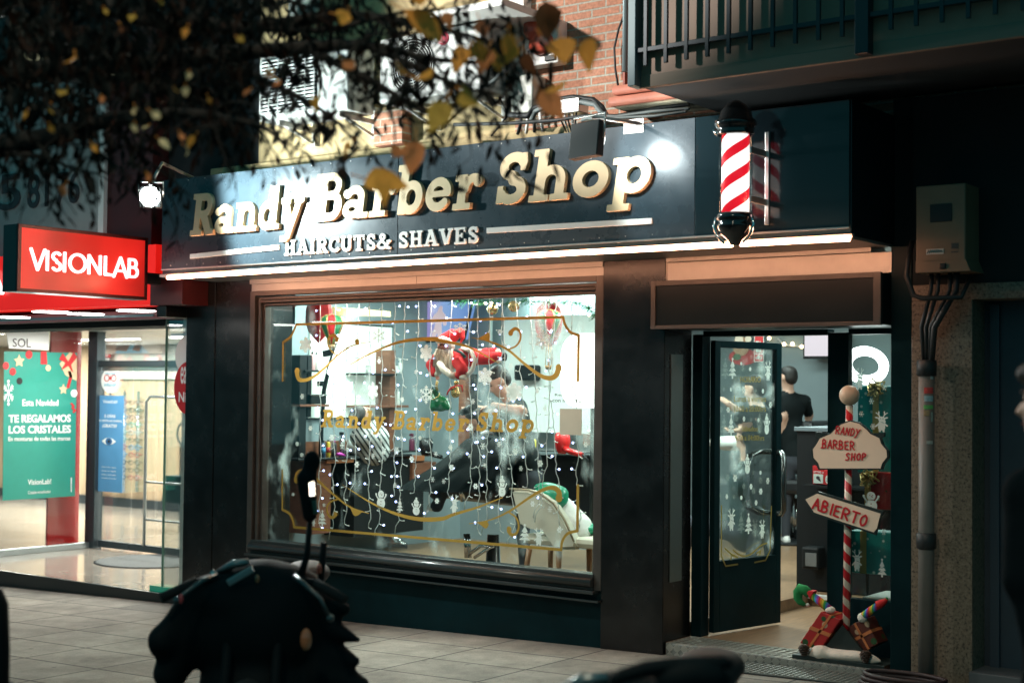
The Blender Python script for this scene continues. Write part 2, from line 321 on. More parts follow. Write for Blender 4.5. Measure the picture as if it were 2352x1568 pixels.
# ---- smooth solids: blended ellipsoids / tapered limbs turned into one skin
def solid(prims, h=.012, k=.03):
    """prims: ('e', centre, radii, R or None, mat) | ('c', a, b, ra, rb, mat) | ('b', centre, half, round, R, mat) | optional last item dict(k=)"""
    lo = np.full(3, 1e9); hi = -lo
    bb = []
    for p in prims:
        if p[0] == 'e': c = np.array(p[1], float); r = max(p[2]); b = (c-r, c+r)
        elif p[0] == 'c': a, c = np.array(p[1], float), np.array(p[2], float); r = max(p[3], p[4]); b = (np.minimum(a, c)-r, np.maximum(a, c)+r)
        else: c = np.array(p[1], float); r = np.linalg.norm(p[2])+p[3]; b = (c-r, c+r)
        bb.append(b); lo = np.minimum(lo, b[0]); hi = np.maximum(hi, b[1])
    lo -= 3*h; hi += 3*h; n = np.ceil((hi-lo)/h).astype(int)+1
    F = np.full(n, 1.0, np.float32); M = np.zeros(n, np.int16); D = np.full(n, 1.0, np.float32)
    for p, b in zip(prims, bb):
        kk = p[-1]['k'] if isinstance(p[-1], dict) else k; q = p[:-1] if isinstance(p[-1], dict) else p
        i0 = np.maximum(((b[0]-lo-kk-2*h)/h).astype(int), 0); i1 = np.minimum(((b[1]-lo+kk+2*h)/h).astype(int)+2, n)
        g = np.stack(np.meshgrid(*[lo[a]+h*np.arange(i0[a], i1[a]) for a in range(3)], indexing='ij'), -1)
        if q[0] == 'e':
            v = g-np.array(q[1], float)
            if q[3] is not None: v = v @ np.array(q[3], float)
            r = np.array(q[2], float); k0 = np.linalg.norm(v/r, axis=-1); k1 = np.linalg.norm(v/(r*r), axis=-1)+1e-9; d = k0*(k0-1)/k1
        elif q[0] == 'c':
            a = np.array(q[1], float); ab = np.array(q[2], float)-a; t = np.clip(((g-a) @ ab)/(ab @ ab+1e-12), 0, 1)
            d = np.linalg.norm(g-a-t[..., None]*ab, axis=-1)-(q[3]+(q[4]-q[3])*t)
        else:
            v = g-np.array(q[1], float)
            if q[4] is not None: v = v @ np.array(q[4], float)
            w = np.abs(v)-np.array(q[2], float); d = np.linalg.norm(np.maximum(w, 0), axis=-1)+np.minimum(w.max(-1), 0)-q[3]
        sl = tuple(slice(i0[a], i1[a]) for a in range(3)); f = F[sl]; hh = np.maximum(kk-np.abs(f-d), 0)/kk
        F[sl] = np.minimum(f, d)-hh*hh*kk/4; up = d < D[sl]; D[sl] = np.where(up, d, D[sl]); M[sl] = np.where(up, q[-1], M[sl])
    s = F < 0; cnt = np.zeros(np.array(n)-1, int); acc = np.zeros((*(np.array(n)-1), 3), np.float32); num = np.zeros(np.array(n)-1, np.float32)
    N1 = n-1
    for ax in range(3):
        o = [a for a in range(3) if a != ax]
        for da in (0, 1):
            for db in (0, 1):
                st = [0, 0, 0]; st[o[0]] = da; st[o[1]] = db
                s0 = tuple(slice(st[a], st[a]+N1[a]) for a in range(3)); st2 = st[:]; st2[ax] += 1
                s1 = tuple(slice(st2[a], st2[a]+N1[a]) for a in range(3)); A, B = F[s0], F[s1]; cr = (A < 0) != (B < 0)
                t = np.where(cr, A/np.where(cr, A-B, 1), 0); num += cr
                for a in range(3): acc[..., a] += np.where(cr, (t if a == ax else st[a]), 0)
    act = num > 0; ids = np.full(N1, -1, int); ids[act] = np.arange(act.sum()); cells = np.argwhere(act)
    V = lo+h*(cells+acc[act]/num[act][:, None]); mv = M[:-1, :-1, :-1][act]; faces = []
    for ax in range(3):
        o = [a for a in range(3) if a != ax]; sl0 = [slice(1, N1[a]) for a in range(3)]; sl0[ax] = slice(0, N1[ax])
        s0 = tuple(sl0); sl1 = list(sl0); sl1[ax] = slice(1, N1[ax]+1); c = s[s0] != s[tuple(sl1)]
        idx = np.argwhere(c); off = np.array([sl0[a].start for a in range(3)]); idx = idx+off
        if not len(idx): continue
        e0, e1 = np.eye(3, dtype=int)[o[0]], np.eye(3, dtype=int)[o[1]]
        q = np.stack([ids[tuple((idx-x).T)] for x in (0*e0, e0, e0+e1, e1)], 1); flip = s[tuple(idx.T)] == (ax != 1)
        q[flip] = q[flip][:, ::-1]; faces.append(q)
    Fq = np.concatenate(faces); me = bpy.data.meshes.new('solid'); me.from_pydata(V.tolist(), [], Fq.tolist())
    mi = mv[Fq[:, 0]].astype(np.int32); me.polygons.foreach_set('material_index', mi); me.polygons.foreach_set('use_smooth', [True]*len(Fq)); me.update(); return me
def rotz(a): c, s = math.cos(a), math.sin(a); return np.array([[c, -s, 0], [s, c, 0], [0, 0, 1.]])
def frame_to(d, up=(0, 0, 1)):
    z = np.array(d, float); z /= np.linalg.norm(z); x = np.cross(up, z)
    if np.linalg.norm(x) < 1e-3: x = np.cross((1, 0, 0), z)
    x /= np.linalg.norm(x); return np.stack([x, np.cross(z, x), z], 1)
# ================================================================ materials of the street
def paving():
    m = mat('paving', (.33, .315, .285), .8, bump=.15, bscale=90); N, L, b = nodes_of(m)
    tc = N.new('ShaderNodeTexCoord'); br = N.new('ShaderNodeTexBrick'); br.offset = 0.0; br.squash = 1.0
    for k, v in (('Scale', 1.0), ('Mortar Size', .0095), ('Mortar Smooth', .25), ('Brick Width', .82), ('Row Height', .52), ('Bias', 0)): br.inputs[k].default_value = v
    br.inputs['Color1'].default_value = (.37, .335, .28, 1); br.inputs['Color2'].default_value = (.27, .245, .205, 1); br.inputs['Mortar'].default_value = (.05, .045, .04, 1)
    L.new(tc.outputs['Object'], br.inputs['Vector'])
    n = N.new('ShaderNodeTexNoise'); n.inputs['Scale'].default_value = 2.3; n.inputs['Detail'].default_value = 8; n.inputs['Roughness'].default_value = .7; L.new(tc.outputs['Object'], n.inputs['Vector'])
    r = N.new('ShaderNodeMapRange'); r.inputs[1].default_value = .3; r.inputs[2].default_value = .7; r.inputs[3].default_value = .45; r.inputs[4].default_value = 1.15; L.new(n.outputs['Fac'], r.inputs[0])
    n2 = N.new('ShaderNodeTexNoise'); n2.inputs['Scale'].default_value = 120; n2.inputs['Detail'].default_value = 3; L.new(tc.outputs['Object'], n2.inputs['Vector'])
    r2 = N.new('ShaderNodeMapRange'); r2.inputs[1].default_value = .35; r2.inputs[2].default_value = .65; r2.inputs[3].default_value = .8; r2.inputs[4].default_value = 1.15; L.new(n2.outputs['Fac'], r2.inputs[0])
    v = N.new('ShaderNodeTexVoronoi'); v.inputs['Scale'].default_value = 3.1; L.new(tc.outputs['Object'], v.inputs['Vector'])
    r3 = N.new('ShaderNodeMapRange'); r3.inputs[1].default_value = .03; r3.inputs[2].default_value = .07; r3.inputs[3].default_value = .45; L.new(v.outputs['Distance'], r3.inputs[0])
    # grime washed up along the wall foot, broken by noise
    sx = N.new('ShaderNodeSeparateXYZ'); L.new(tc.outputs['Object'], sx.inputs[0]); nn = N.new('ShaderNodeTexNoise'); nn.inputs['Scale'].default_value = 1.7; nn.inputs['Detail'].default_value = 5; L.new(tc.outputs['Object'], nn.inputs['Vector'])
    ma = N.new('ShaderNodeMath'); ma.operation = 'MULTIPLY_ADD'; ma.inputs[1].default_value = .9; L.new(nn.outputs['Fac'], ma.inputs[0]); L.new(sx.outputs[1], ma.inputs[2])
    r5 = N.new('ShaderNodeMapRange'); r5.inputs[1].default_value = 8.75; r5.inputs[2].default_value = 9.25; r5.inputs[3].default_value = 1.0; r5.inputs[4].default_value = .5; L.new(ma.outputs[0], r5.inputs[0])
    last = br.outputs['Color']
    for q in (r, r2, r3, r5):
        mx = N.new('ShaderNodeVectorMath'); mx.operation = 'SCALE'; L.new(last, mx.inputs[0]); L.new(q.outputs[0], mx.inputs['Scale']); last = mx.outputs[0]
    L.new(last, b.inputs['Base Color']); return m
M_PAVE = paving()
M_ROAD = mat('asphalt', (.05, .052, .052), .85, var=.3, vscale=30, bump=.4, bscale=150)
M_BLACK = mat('shopfront_black', (.0035, .016, .019), .34, 0.0, var=.25, vscale=3, bump=.02, bscale=30, spec=.08)
M_BLACK2 = mat('shutter_black', (.006, .010, .011), .36, 0.0, var=.25, vscale=3, bump=.02, bscale=30, spec=.3)
M_PILL = mat('pillar_metal', (.042, .041, .041), .25, .85, var=.35, vscale=3.5)
M_FASCIA = mat('fascia_blue_black', (.008, .017, .022), .20, 0.0, var=.12, vscale=4)
M_TRIM = mat('aluminium_trim', (.55, .55, .53), .35, 1.0)
M_PANEL = mat('lit_metal_panel', (.40, .38, .35), .38, .55, var=.15, vscale=2.5)
M_FRAME = mat('dark_bronze', (.10, .085, .075), .36, .45, var=.15, vscale=5)
M_WHITE = mat('white_paint', (.78, .78, .75), .5, var=.06, vscale=8)
M_DARK = mat('dark_rubber', (.012, .015, .016), .55)
M_STUCCO = mat('yellow_stucco', (.48, .37, .20), .85, var=.22, vscale=5, bump=.35, bscale=60)
M_NAVY = mat('navy_shutter', (.022, .036, .05), .5, var=.2, vscale=4)
M_GREYP = mat('grey_cladding', (.34, .36, .35), .5, var=.15, vscale=2)
M_DKWALL = mat('dark_render', (.007, .012, .014), .85, var=.25, vscale=3, bump=.1)
M_GLASS = glass_mat('clear_glass', (.97, 1, .99))
M_FROST = glass_mat('snow_sprayed_glass', (.96, 1, .985), frost=.6, seed=5.2)
M_RED = mat('red_cladding', (.07, .008, .009), .45, var=.15, vscale=4)
M_FLOOR = mat('wood_floor', (.25, .15, .085), .35, var=.4, vscale=5, stretch=(14, 1.2, 1))
M_WALLIN = mat('blue_grey_wall', (.23, .29, .31), .7, var=.06, vscale=2)
def granite():
    m = mat('granite', (.3, .24, .18), .45); N, L, b = nodes_of(m); tc = N.new('ShaderNodeTexCoord')
    v = N.new('ShaderNodeTexNoise'); v.inputs['Scale'].default_value = 55; v.inputs['Detail'].default_value = 5; v.inputs['Roughness'].default_value = .75; L.new(tc.outputs['Object'], v.inputs['Vector'])
    c = N.new('ShaderNodeValToRGB'); L.new(v.outputs['Fac'], c.inputs[0]); e = c.color_ramp.elements
    e[0].position = .36; e[0].color = (.02, .016, .012, 1); e[1].position = .46; e[1].color = (.15, .11, .075, 1)
    x = c.color_ramp.elements.new(.62); x.color = (.23, .175, .125, 1); L.new(c.outputs[0], b.inputs['Base Color']); return m
M_GRAN = granite()
def bricks():
    m = mat('brick', (.35, .14, .09), .85); N, L, b = nodes_of(m); tc = N.new('ShaderNodeTexCoord'); sp = N.new('ShaderNodeSeparateXYZ'); cb = N.new('ShaderNodeCombineXYZ')
    L.new(tc.outputs['Object'], sp.inputs[0]); L.new(sp.outputs[0], cb.inputs[0]); L.new(sp.outputs[2], cb.inputs[1])
    br = N.new('ShaderNodeTexBrick'); br.offset = .5; L.new(cb.outputs[0], br.inputs['Vector'])
    for k, v in (('Scale', 1.0), ('Mortar Size', .008), ('Mortar Smooth', .25), ('Brick Width', .25), ('Row Height', .063), ('Bias', -.1)): br.inputs[k].default_value = v
    br.inputs['Color1'].default_value = (.50, .235, .15, 1); br.inputs['Color2'].default_value = (.42, .175, .105, 1); br.inputs['Mortar'].default_value = (.42, .38, .31, 1)
    n = N.new('ShaderNodeTexNoise'); n.inputs['Scale'].default_value = 40; n.inputs['Detail'].default_value = 6; L.new(cb.outputs[0], n.inputs['Vector'])
    r = N.new('ShaderNodeMapRange'); r.inputs[1].default_value = .3; r.inputs[2].default_value = .7; r.inputs[3].default_value = .72; r.inputs[4].default_value = 1.18; L.new(n.outputs['Fac'], r.inputs[0])
    mx = N.new('ShaderNodeVectorMath'); mx.operation = 'SCALE'; L.new(br.outputs['Color'], mx.inputs[0]); L.new(r.outputs[0], mx.inputs['Scale']); L.new(mx.outputs[0], b.inputs['Base Color'])
    bp = N.new('ShaderNodeBump'); bp.inputs['Strength'].default_value = .7; bp.inputs['Distance'].default_value = .006; iv = N.new('ShaderNodeMath'); iv.operation = 'SUBTRACT'; iv.inputs[0].default_value = 1; L.new(br.outputs['Fac'], iv.inputs[1]); L.new(iv.outputs[0], bp.inputs['Height']); L.new(bp.outputs[0], b.inputs['Normal']); return m
M_BRICK = bricks()
# ================================================================ ground
m = MB(); xs = list(range(-70, 41, 2))
for a, b in zip(xs, xs[1:]): m.quad((a, 4.6, gz(a)), (b, 4.6, gz(b)), (b, 15, gz(b)), (a, 15, gz(a)))
tag(m.make('sidewalk', M_PAVE), kind='structure')
m = MB()
for a, b in zip(xs, xs[1:]): m.quad((a, -60, gz(a)-.14), (b, -60, gz(b)-.14), (b, 4.45, gz(b)-.14), (a, 4.45, gz(a)-.14))
tag(m.make('road', M_ROAD), kind='structure')
m = MB()
for a, b in zip(xs, xs[1:]): m.hexa([(a, 4.45, gz(a)-.3), (b, 4.45, gz(b)-.3), (b, 4.6, gz(b)-.3), (a, 4.6, gz(a)-.3), (a, 4.45, gz(a)+.002), (b, 4.45, gz(b)+.002), (b, 4.6, gz(b)+.002), (a, 4.6, gz(a)+.002)])
tag(m.make('kerb', mat('kerb_stone', (.3, .3, .29), .8, var=.2)), kind='structure')
# ================================================================ the barber shop
FY, WY, GY = 8.2, 8.8, 8.87
shop = T('barber_shop', 'black barber shop front with large snow-sprayed window and open door at street level', 'shop', (-6.9, 8.8, 0))
def part(name, mbx, m, label=None, parent=None): return mbx.make(name, m, parent or shop, label)
WX0, WX1, WZ0, WZ1 = -9.345, -5.88, .515, 2.60       # window opening
part('pillar', MB().box(-10.36, WY, -.4, -9.975, 9.3, 2.775, .005), M_PILL)
part('pillar', MB().box(-9.97, WY+.006, -.4, -9.50, 9.3, 2.775, .005), M_PILL)
part('pillar', MB().box(-5.80, WY-.02, -.3, -5.28, 9.16, 2.775, .006), M_PILL)
part('pillar', MB().box(-3.63, WY, -.3, -3.49, 9.3, 2.775, .006), M_BLACK)
part('kick_panel', MB().box(-9.50, WY, -.4, -5.80, 9.2, .40, .004), M_BLACK)
m = MB(); m.box(-9.50, WY-.004, 2.672, -7.60, 9.1, 2.775).box(-7.594, WY-.004, 2.672, -5.80, 9.1, 2.775)
part('lintel_panel', m, M_PANEL)
m = MB().box(-9.50, WY-.03, 2.735, -5.80, WY-.004, 2.775); part('soffit_trim', m, M_PANEL)
# window: outer flat frame, stepped moulding, sill
win = part('window_frame', MB().box(-9.50, WY-.02, .40, -9.44, WY+.08, 2.672, .003).box(-5.86, WY-.02, .40, -5.80, WY+.08, 2.672, .003).box(-9.44, WY-.021, 2.63, -5.86, WY+.08, 2.672, .003), M_FRAME)
m = MB()
for k, (o, y) in enumerate(((.030, WY+.02), (.058, WY-.005), (.086, WY+.025))):
    t = .026; x0, x1, z1 = -9.44+o-.03, -5.86-o*.25+.0, 2.632-o+.02
    m.box(x0, y, .47, x0+t, WY+.1, z1, .006)
    m.box(x0+t, y, z1-t, x1, WY+.1, z1, .006)
m.box(-5.885, WY+.0, .47, -5.862, WY+.1, 2.6, .004)
part('moulding', m, M_FRAME, parent=win)
m = MB(); m.tube([(-9.44, WY-.03, .455), (-5.86, WY-.03, .455)], .038, 12); m.box(-9.44, WY-.03, .40, -5.86, WY+.1, .515, .006)
m.box(-9.47, WY-.075, .375, -5.83, WY+.02, .40, .004).box(-9.5, WY-.055, .315, -5.80, WY, .332, .003)
part('window_sill', m, mat('sill_black', (.05, .056, .056), .22, .3), parent=win)
part('window_pane', MB().box(-9.40, GY, .49, -5.87, GY+.008, 2.62), M_FROST, parent=win)
# fascia box carrying the sign, with its sloping underside
m = MB().box(-9.98, FY, 2.79, -3.63, WY+.3, 3.615, .004); part('fascia', m, M_FASCIA)
m = MB().box(-9.97, FY+.01, 2.772, -3.64, WY+.29, 2.7895); part('soffit', m, M_PANEL)
m = MB().box(-10.0, FY-.014, 2.775, -3.62, FY+.02, 2.80, .002); part('edge_trim', m, M_PANEL)
# shutter housing over the door
m = MB().box(-5.335, WY-.10, 2.275, -3.655, WY+.35, 2.60, .004); hs = part('shutter_box', m, M_BLACK2)
m = MB(); a, b_, c_, d_ = -5.34, -3.65, 2.27, 2.606
for bx in ((a, c_, a+.035, d_), (b_-.05, c_, b_, d_), (a+.035, d_-.035, b_-.05, d_), (a+.035, c_, b_-.05, c_+.025)): m.box(bx[0], WY-.112, bx[1], bx[2], WY-.08, bx[3], .002)
part('shutter_frame', m, M_FRAME, parent=hs)
part('lintel_panel', MB().box(-5.27, WY-.008, 2.606, -3.62, WY+.3, 2.74, .002).box(-5.27, WY-.03, 2.742, -3.75, WY+.2, 2.772, .002), M_PANEL)
part('lintel_panel', MB().box(-5.30, WY-.012, 2.45, -5.272, WY, 2.77), M_PANEL)
# doorway
DY = 9.2
part('door_jamb', MB().box(-5.28, DY-.03, .0, -5.20, DY+.09, 2.25, .004).box(-4.235, DY-.02, .0, -4.085, DY+.05, 2.25, .004).box(-3.64, DY-.02, .0, -3.50, DY+.09, 2.25, .004).box(-5.2, DY-.02, 2.235, -4.235, DY+.09, 2.275, .002).box(-4.085, DY-.02, 2.235, -3.64, DY+.09, 2.275, .002).box(-4.085, DY-.02, .0, -3.64, DY+.05, .47, .004), M_BLACK)
part('reflection_strip', MB().box(-5.279, 8.86, .5, -5.272, 9.02, 2.1), mat('reveal_reflection', (.16, .18, .17), .3, .7))  # paler strip stands in for an upright reflection on the recess side
part('side_window', MB().box(-4.085, DY+.03, .47, -3.64, DY+.038, 2.235), glass_mat('side_glass', (.96, 1, .985), frost=.35, seed=3.1))
# open door leaf, swung inwards on its hinge
hin, fre = Vector((-5.17, 9.27, 0)), Vector((-5.02, 10.03, 0)); dx = (fre-hin).normalized(); dn = Vector((dx.y, -dx.x, 0))
def onleaf(u, z, o=0.0): return hin+dx*u+dn*o+Vector((0, 0, z))
LW = (fre-hin).length
def leafbox(mb, u0, z0, u1, z1, t=.045, o=0.0, bev=.003): return mb.obox(onleaf((u0+u1)/2, (z0+z1)/2, o), dx*(abs(u1-u0)/2), dn*(t/2), (0, 0, abs(z1-z0)/2), bev)
door = MB(); leafbox(door, 0, .11, .062, 2.21); leafbox(door, LW-.06, .11, LW, 2.21); leafbox(door, .062, .11, LW-.06, .62); leafbox(door, .062, 2.16, LW-.06, 2.21)
dr = part('door', door, M_BLACK, 'black glazed door standing open')
part('door_pane', leafbox(MB(), .062, .62, LW-.06, 2.16, .008, bev=0), glass_mat('door_glass', (.95, 1, .98), frost=.6, seed=8.0, fscale=4), parent=dr)  # heavier frost here also stands in for pale reflections in the glass
def bow(o, s): return [onleaf(LW-.05, .98, o*.02*s), onleaf(LW-.03, 1.0, o*.09), onleaf(LW-.12*0-.04, 1.06, o*.14), onleaf(LW-.04, 1.2, o*.16), onleaf(LW-.04, 1.34, o*.14), onleaf(LW-.03, 1.4, o*.09), onleaf(LW-.05, 1.42, o*.02*s)]
h = MB(); h.tube([onleaf(LW-.04, .93, .02), onleaf(LW-.1, .93, .1), onleaf(LW-.16, .97, .17), onleaf(LW-.2, 1.06, .20), onleaf(LW-.2, 1.26, .20), onleaf(LW-.16, 1.35, .17), onleaf(LW-.1, 1.39, .1), onleaf(LW-.04, 1.39, .02)], .02, 10)
h.tube([onleaf(LW-.04, .93, -.02), onleaf(LW-.06, .93, -.1), onleaf(LW-.09, .97, -.16), onleaf(LW-.1, 1.06, -.18), onleaf(LW-.1, 1.26, -.18), onleaf(LW-.09, 1.35, -.16), onleaf(LW-.06, 1.39, -.1), onleaf(LW-.04, 1.39, -.02)], .02, 10)
part('door_handle', h, mat('gunmetal', (.10, .11, .11), .22, .8), parent=dr)
# inside: floor, inner step, walls, ceiling
part('interior_floor', MB().box(-5.28, 8.83, -.05, -3.5, 11.1, .088).box(-10.3, 9.22, .0, -5.285, 15.9, .18).box(-5.28, 11.1, .0, -2.6, 15.9, .18), M_FLOOR)
part('step_nosing', MB().box(-5.28, 11.07, .15, -3.5, 11.1, .186, .003), mat('step_edge', (.7, .7, .68), .4))
m = MB().box(-10.35, 15.6, .1, -2.6, 15.8, 2.9).box(-10.36, 9.3, .1, -10.2, 15.6, 2.9).box(-2.75, 9.3, 0, -2.6, 15.6, 2.9).box(-3.5, 9.29, 0, -2.75, 9.4, 2.9).box(-9.5, 9.1, 2.66, -5.8, 9.2, 2.9)
part('interior_wall', m, M_WALLIN)
part('interior_ceiling', MB().box(-10.3, 8.92, 2.9, -2.6, 15.7, 2.97), mat('ceiling_white', (.7, .7, .68), .8))
part('partition_wall', MB().box(-10.2, 12.6, .18, -7.7, 12.75, 2.9), M_WALLIN)
# threshold: bright chequer plate step
def chequer():
    m = mat('chequer_plate', (.30, .285, .26), .42, .45, var=.25, vscale=6); return m
stp = T('chequer_plate_step', 'bright five-bar chequer plate step at the open shop door', 'step', (-4.6, 8.95, 0))
MB().box(-5.27, 8.805, -.12, -3.66, 9.17, .088, .004).make('plate', chequer(), stp)
m = MB(); R = random.Random(3)
def bars(mb, org, eu, ev, nu, nv, p, L, hgt):
    n = Vector(eu).cross(Vector(ev)).normalized()
    for i in range(nu):
        for j in range(nv):
            c = Vector(org)+Vector(eu)*p*(i+.5)+Vector(ev)*p*(j+.5); s = 1 if (i+j) % 2 else -1
            d1 = (Vector(eu)*s+Vector(ev)).normalized(); d2 = n.cross(d1)
            for k in range(-2, 3):
                q = c+d2*k*p*.17; l = L*(1-.09*abs(k))
                mb.obox(q+n*hgt*.3, d1*l/2, d2*.0032, n*hgt)
bars(m, (-5.265, 8.803, -.085), (1, 0, 0), (0, 0, 1), 27, 3, .058, .05, .0016)
bars(m, (-5.265, 8.81, .089), (1, 0, 0), (0, 1, 0), 27, 6, .058, .05, .0016)
m.make('raised_bars', mat('chequer_bar', (.55, .52, .46), .35, .5), stp)
def grating():
    m = mat('mat_rubber', (.03, .03, .03), .6); return m
dm = T('door_mat', 'dark ribbed grating mat on the pavement before the step', 'mat', (-4.2, 8.5, .03))
gzz = .045
m = MB().hexa([(-4.62, 8.44, gz(-4.6)-.03), (-3.5, 8.44, gz(-3.5)-.03), (-3.5, 8.79, gz(-3.5)-.03), (-4.62, 8.79, gz(-4.6)-.03), (-4.62, 8.44, gz(-4.6)+.008), (-3.5, 8.44, gz(-3.5)+.008), (-3.5, 8.79, gz(-3.5)+.008), (-4.62, 8.79, gz(-4.6)+.008)])
m.make('base', grating(), dm)
m = MB()
for i in range(28): x = -4.61+i*.04; m.obox((x, 8.615, gz(x)+.012), (.004, 0, 0), (0, .17, 0), (0, 0, .004))
for j in range(9): y = 8.45+j*.04; m.obox((-4.06, y, gz(-4.06)+.0115), (.555, 0, .0158), (0, .003, 0), (0, 0, .004))
m.make('ribs', mat('galvanised', (.32, .31, .28), .5, .6), dm)
# ================================================================ LED tubes under the fascia
M_LED = mat('led_tube', (1, .9, .8), .4, emit=44, ecol=(1.0, .46, .26))
for nm, lab, pts in (('led_tube', 'long warm glowing light tube under the sign fascia', [(386, 638), (632, 618), (1000, 595), (1321, 573), (1608, 560), (1682, 556)]), ('led_tube', 'short warm glowing light tube between striped pole and fascia end', [(1701, 555), (1830, 549), (1951, 545)])):
    pp = [P('D', x, y, FY-.035) for x, y in pts]; pp = [Vector((p.x, p.y, 2.765+.35*(p.z-2.765))) for p in pp]
    o = MB().tube(pp, .017, 10).make(nm, M_LED); tag(o, lab, 'light', 'light tubes along the fascia')
# ================================================================ neighbouring building on the near side
nb = T('corner_building', 'dark building with speckled granite doorway surround and navy door', 'building', (-3.1, 8.8, 0))
MB().box(-3.485, WY-.02, -.3, -3.10, 9.6, 2.42, .004).make('granite_column', M_GRAN, nb)
MB().box(-3.485, WY-.02, 2.42, 3.0, 9.6, 2.52, .004).make('granite_lintel', M_GRAN, nb)
MB().box(-3.10, 9.0, -.2, 3.0, 9.2, 2.42).make('door_panel', M_NAVY, nb)
m = MB()
for x in (-3.06, -2.2, -1.3): m.box(x, 8.97, .0, x+.06, 9.0, 2.4, .004)
m.make('door_stile', mat('navy_stile', (.03, .045, .06), .4), nb)
MB().box(-2.93, 8.985, 1.09, -2.86, 9.0, 1.12, .002).make('name_plate', mat('brass_plate', (.45, .3, .16), .4, .5), nb)
MB().box(-3.485, WY, 2.52, 3.0, 9.6, 3.70).make('upper_wall', M_DKWALL, nb)
MB().box(-3.10, 8.72, gz(-3)-.1, 3.0, 9.0, gz(-3)+.10, .004).make('door_step', mat('dark_stone', (.08, .085, .09), .6), nb)
MB().box(-3.64, 8.86, 2.5, -3.484, 9.6, 3.72).make('wall_return', M_DKWALL, nb)
# drain pipe with cables feeding the meter box
pipe = T('drain_pipe', 'grey wall pipe with sticker scraps before the granite column', 'pipe', (-3.36, 8.7, 0))
px0 = P('S7', 1090, 1400, 8.70).x
MB().tube([(px0, 8.70, gz(px0)), (px0, 8.70, 1.98)], .048, 16).make('pipe_body', mat('grey_pvc', (.14, .125, .11), .5, var=.12), pipe)
for z in (2.0, .94): MB().lathe([(.05, -.05), (.06, -.045), (.06, .045), (.05, .05)], (px0, 8.70, z), 16).make('clamp', M_DARK, pipe)
stk = [('S2', 1080, 920, 1103, 1000, (.75, .4, .35)), ('S2', 1112, 980, 1155, 1045, (.4, .4, .38)), ('S2', 1075, 1100, 1135, 1143, (.6, .06, .05)), ('S2', 1075, 1158, 1135, 1198, (.3, .42, .45)), ('S2', 1072, 1222, 1132, 1250, (.12, .4, .1)), ('S2', 1072, 1255, 1108, 1298, (.3, .2, .1)), ('S2', 1115, 1272, 1175, 1340, (.3, .34, .3)), ('S2', 1090, 1468, 1138, 1492, (.4, .38, .34))]
for s, x0, y0, x1, y1, c in stk:
    a, b = P(s, x0, y0, 8.65), P(s, x1, y1, 8.65); z0, z1 = b.z, a.z; th0 = math.asin(max(-.95, min(.95, (a.x-px0)/.05))); th1 = math.asin(max(-.95, min(.95, (b.x-px0)/.05))); m = MB(); K = 6
    for k in range(K):
        u0, u1 = th0+(th1-th0)*k/K, th0+(th1-th0)*(k+1)/K
        m.quad(*[(px0+.0495*math.sin(u), 8.70-.0495*math.cos(u), z) for u, z in ((u0, z0), (u1, z0), (u1, z1), (u0, z1))])
    m.make('sticker', mat('sticker_%d' % (len(MATS)), c, .6, var=.25, vscale=60), pipe)
bx = T('meter_box', 'beige steel meter box on wall over the granite column', 'meter box', (-3.36, 8.6, 2.5))
a, b = P('S2', 1018, -250, 8.55), P('S2', 1360, 298, 8.55)
bx0, bx1, bz0 = a.x, b.x, b.z; bz1 = P('D', 2110, 428, 8.55).z
m = MB().box(bx0, 8.55, bz0+.06, bx1, 8.79, bz1, .008); m.hexa([(bx0, 8.55, bz0), (bx1+.03, 8.55, bz0), (bx1+.03, 8.79, bz0), (bx0, 8.79, bz0), (bx0, 8.55, bz0+.07), (bx1, 8.55, bz0+.07), (bx1, 8.79, bz0+.07), (bx0, 8.79, bz0+.07)])
m.make('case', mat('beige_enamel', (.24, .155, .095), .5, var=.12, vscale=5), bx)
q = quadY('D', 2136, 470, 2186, 508, 8.545); MB().box(q[0].x, 8.543, q[0].z, q[2].x, 8.56, q[2].z, .003).make('meter_window', M_DARK, bx)
q = quadY('S2', 1185, 248, 1225, 283, 8.545); MB().box(q[0].x, 8.535, q[0].z, q[2].x, 8.56, q[2].z, .004).make('lock', M_DARK, bx)
q = quadY('S2', 1090, 150, 1210, 182, 8.545); MB().box(q[0].x, 8.545, q[0].z, q[2].x, 8.56, q[2].z).make('paper_tag', mat('paper_tag', (.6, .56, .5), .7), bx)
m = MB(); w = q[2].x-q[0].x
m.tube([(q[0].x+w*(.08+.84*t/14), 8.543, (q[0].z+q[2].z)/2+(.012 if t % 2 else -.010)*(1-.03*t)) for t in range(15)], .0022, 5); m.make('scrawl', M_DARK, bx)
m = MB()
for yy in (108, 118, 128, 138, 165): q = quadY('S2', 1262, yy, 1308, yy+6, 8.545); m.box(q[0].x, 8.546, q[0].z, q[2].x, 8.56, q[2].z)
m.make('vent_slots', M_FRAME, bx)
cab = T('cable_bundle', 'black cables running from meter box down into the pipe', 'cable', (-3.36, 8.7, 2.2))
for i, (x, dx_) in enumerate(((1128, -6), (1175, 4), (1255, 14), (1300, 22))):
    t = P('S2', x, 295, 8.66); MB().tube([t, t+Vector((0, -.01, -.12)), Vector((px0+dx_*.003, 8.66, 2.25)), Vector((px0+dx_*.0015, 8.69, 2.0))], .014 if i != 3 else .02, 8).make('cable', M_DARK, cab)
MB().tube([P('T6', 1170, 260, 8.7), P('T6', 1120, 520, 8.6), P('T6', 1080, 800, 8.58), P('T6', 1190, 1100, 8.58), P('T6', 1330, 1150, 8.58), P('S2', 1330, 480, 8.6), P('S2', 1400, 330, 8.7)], .016, 8).make('loop_cable', M_DARK, cab)
hose = MB()
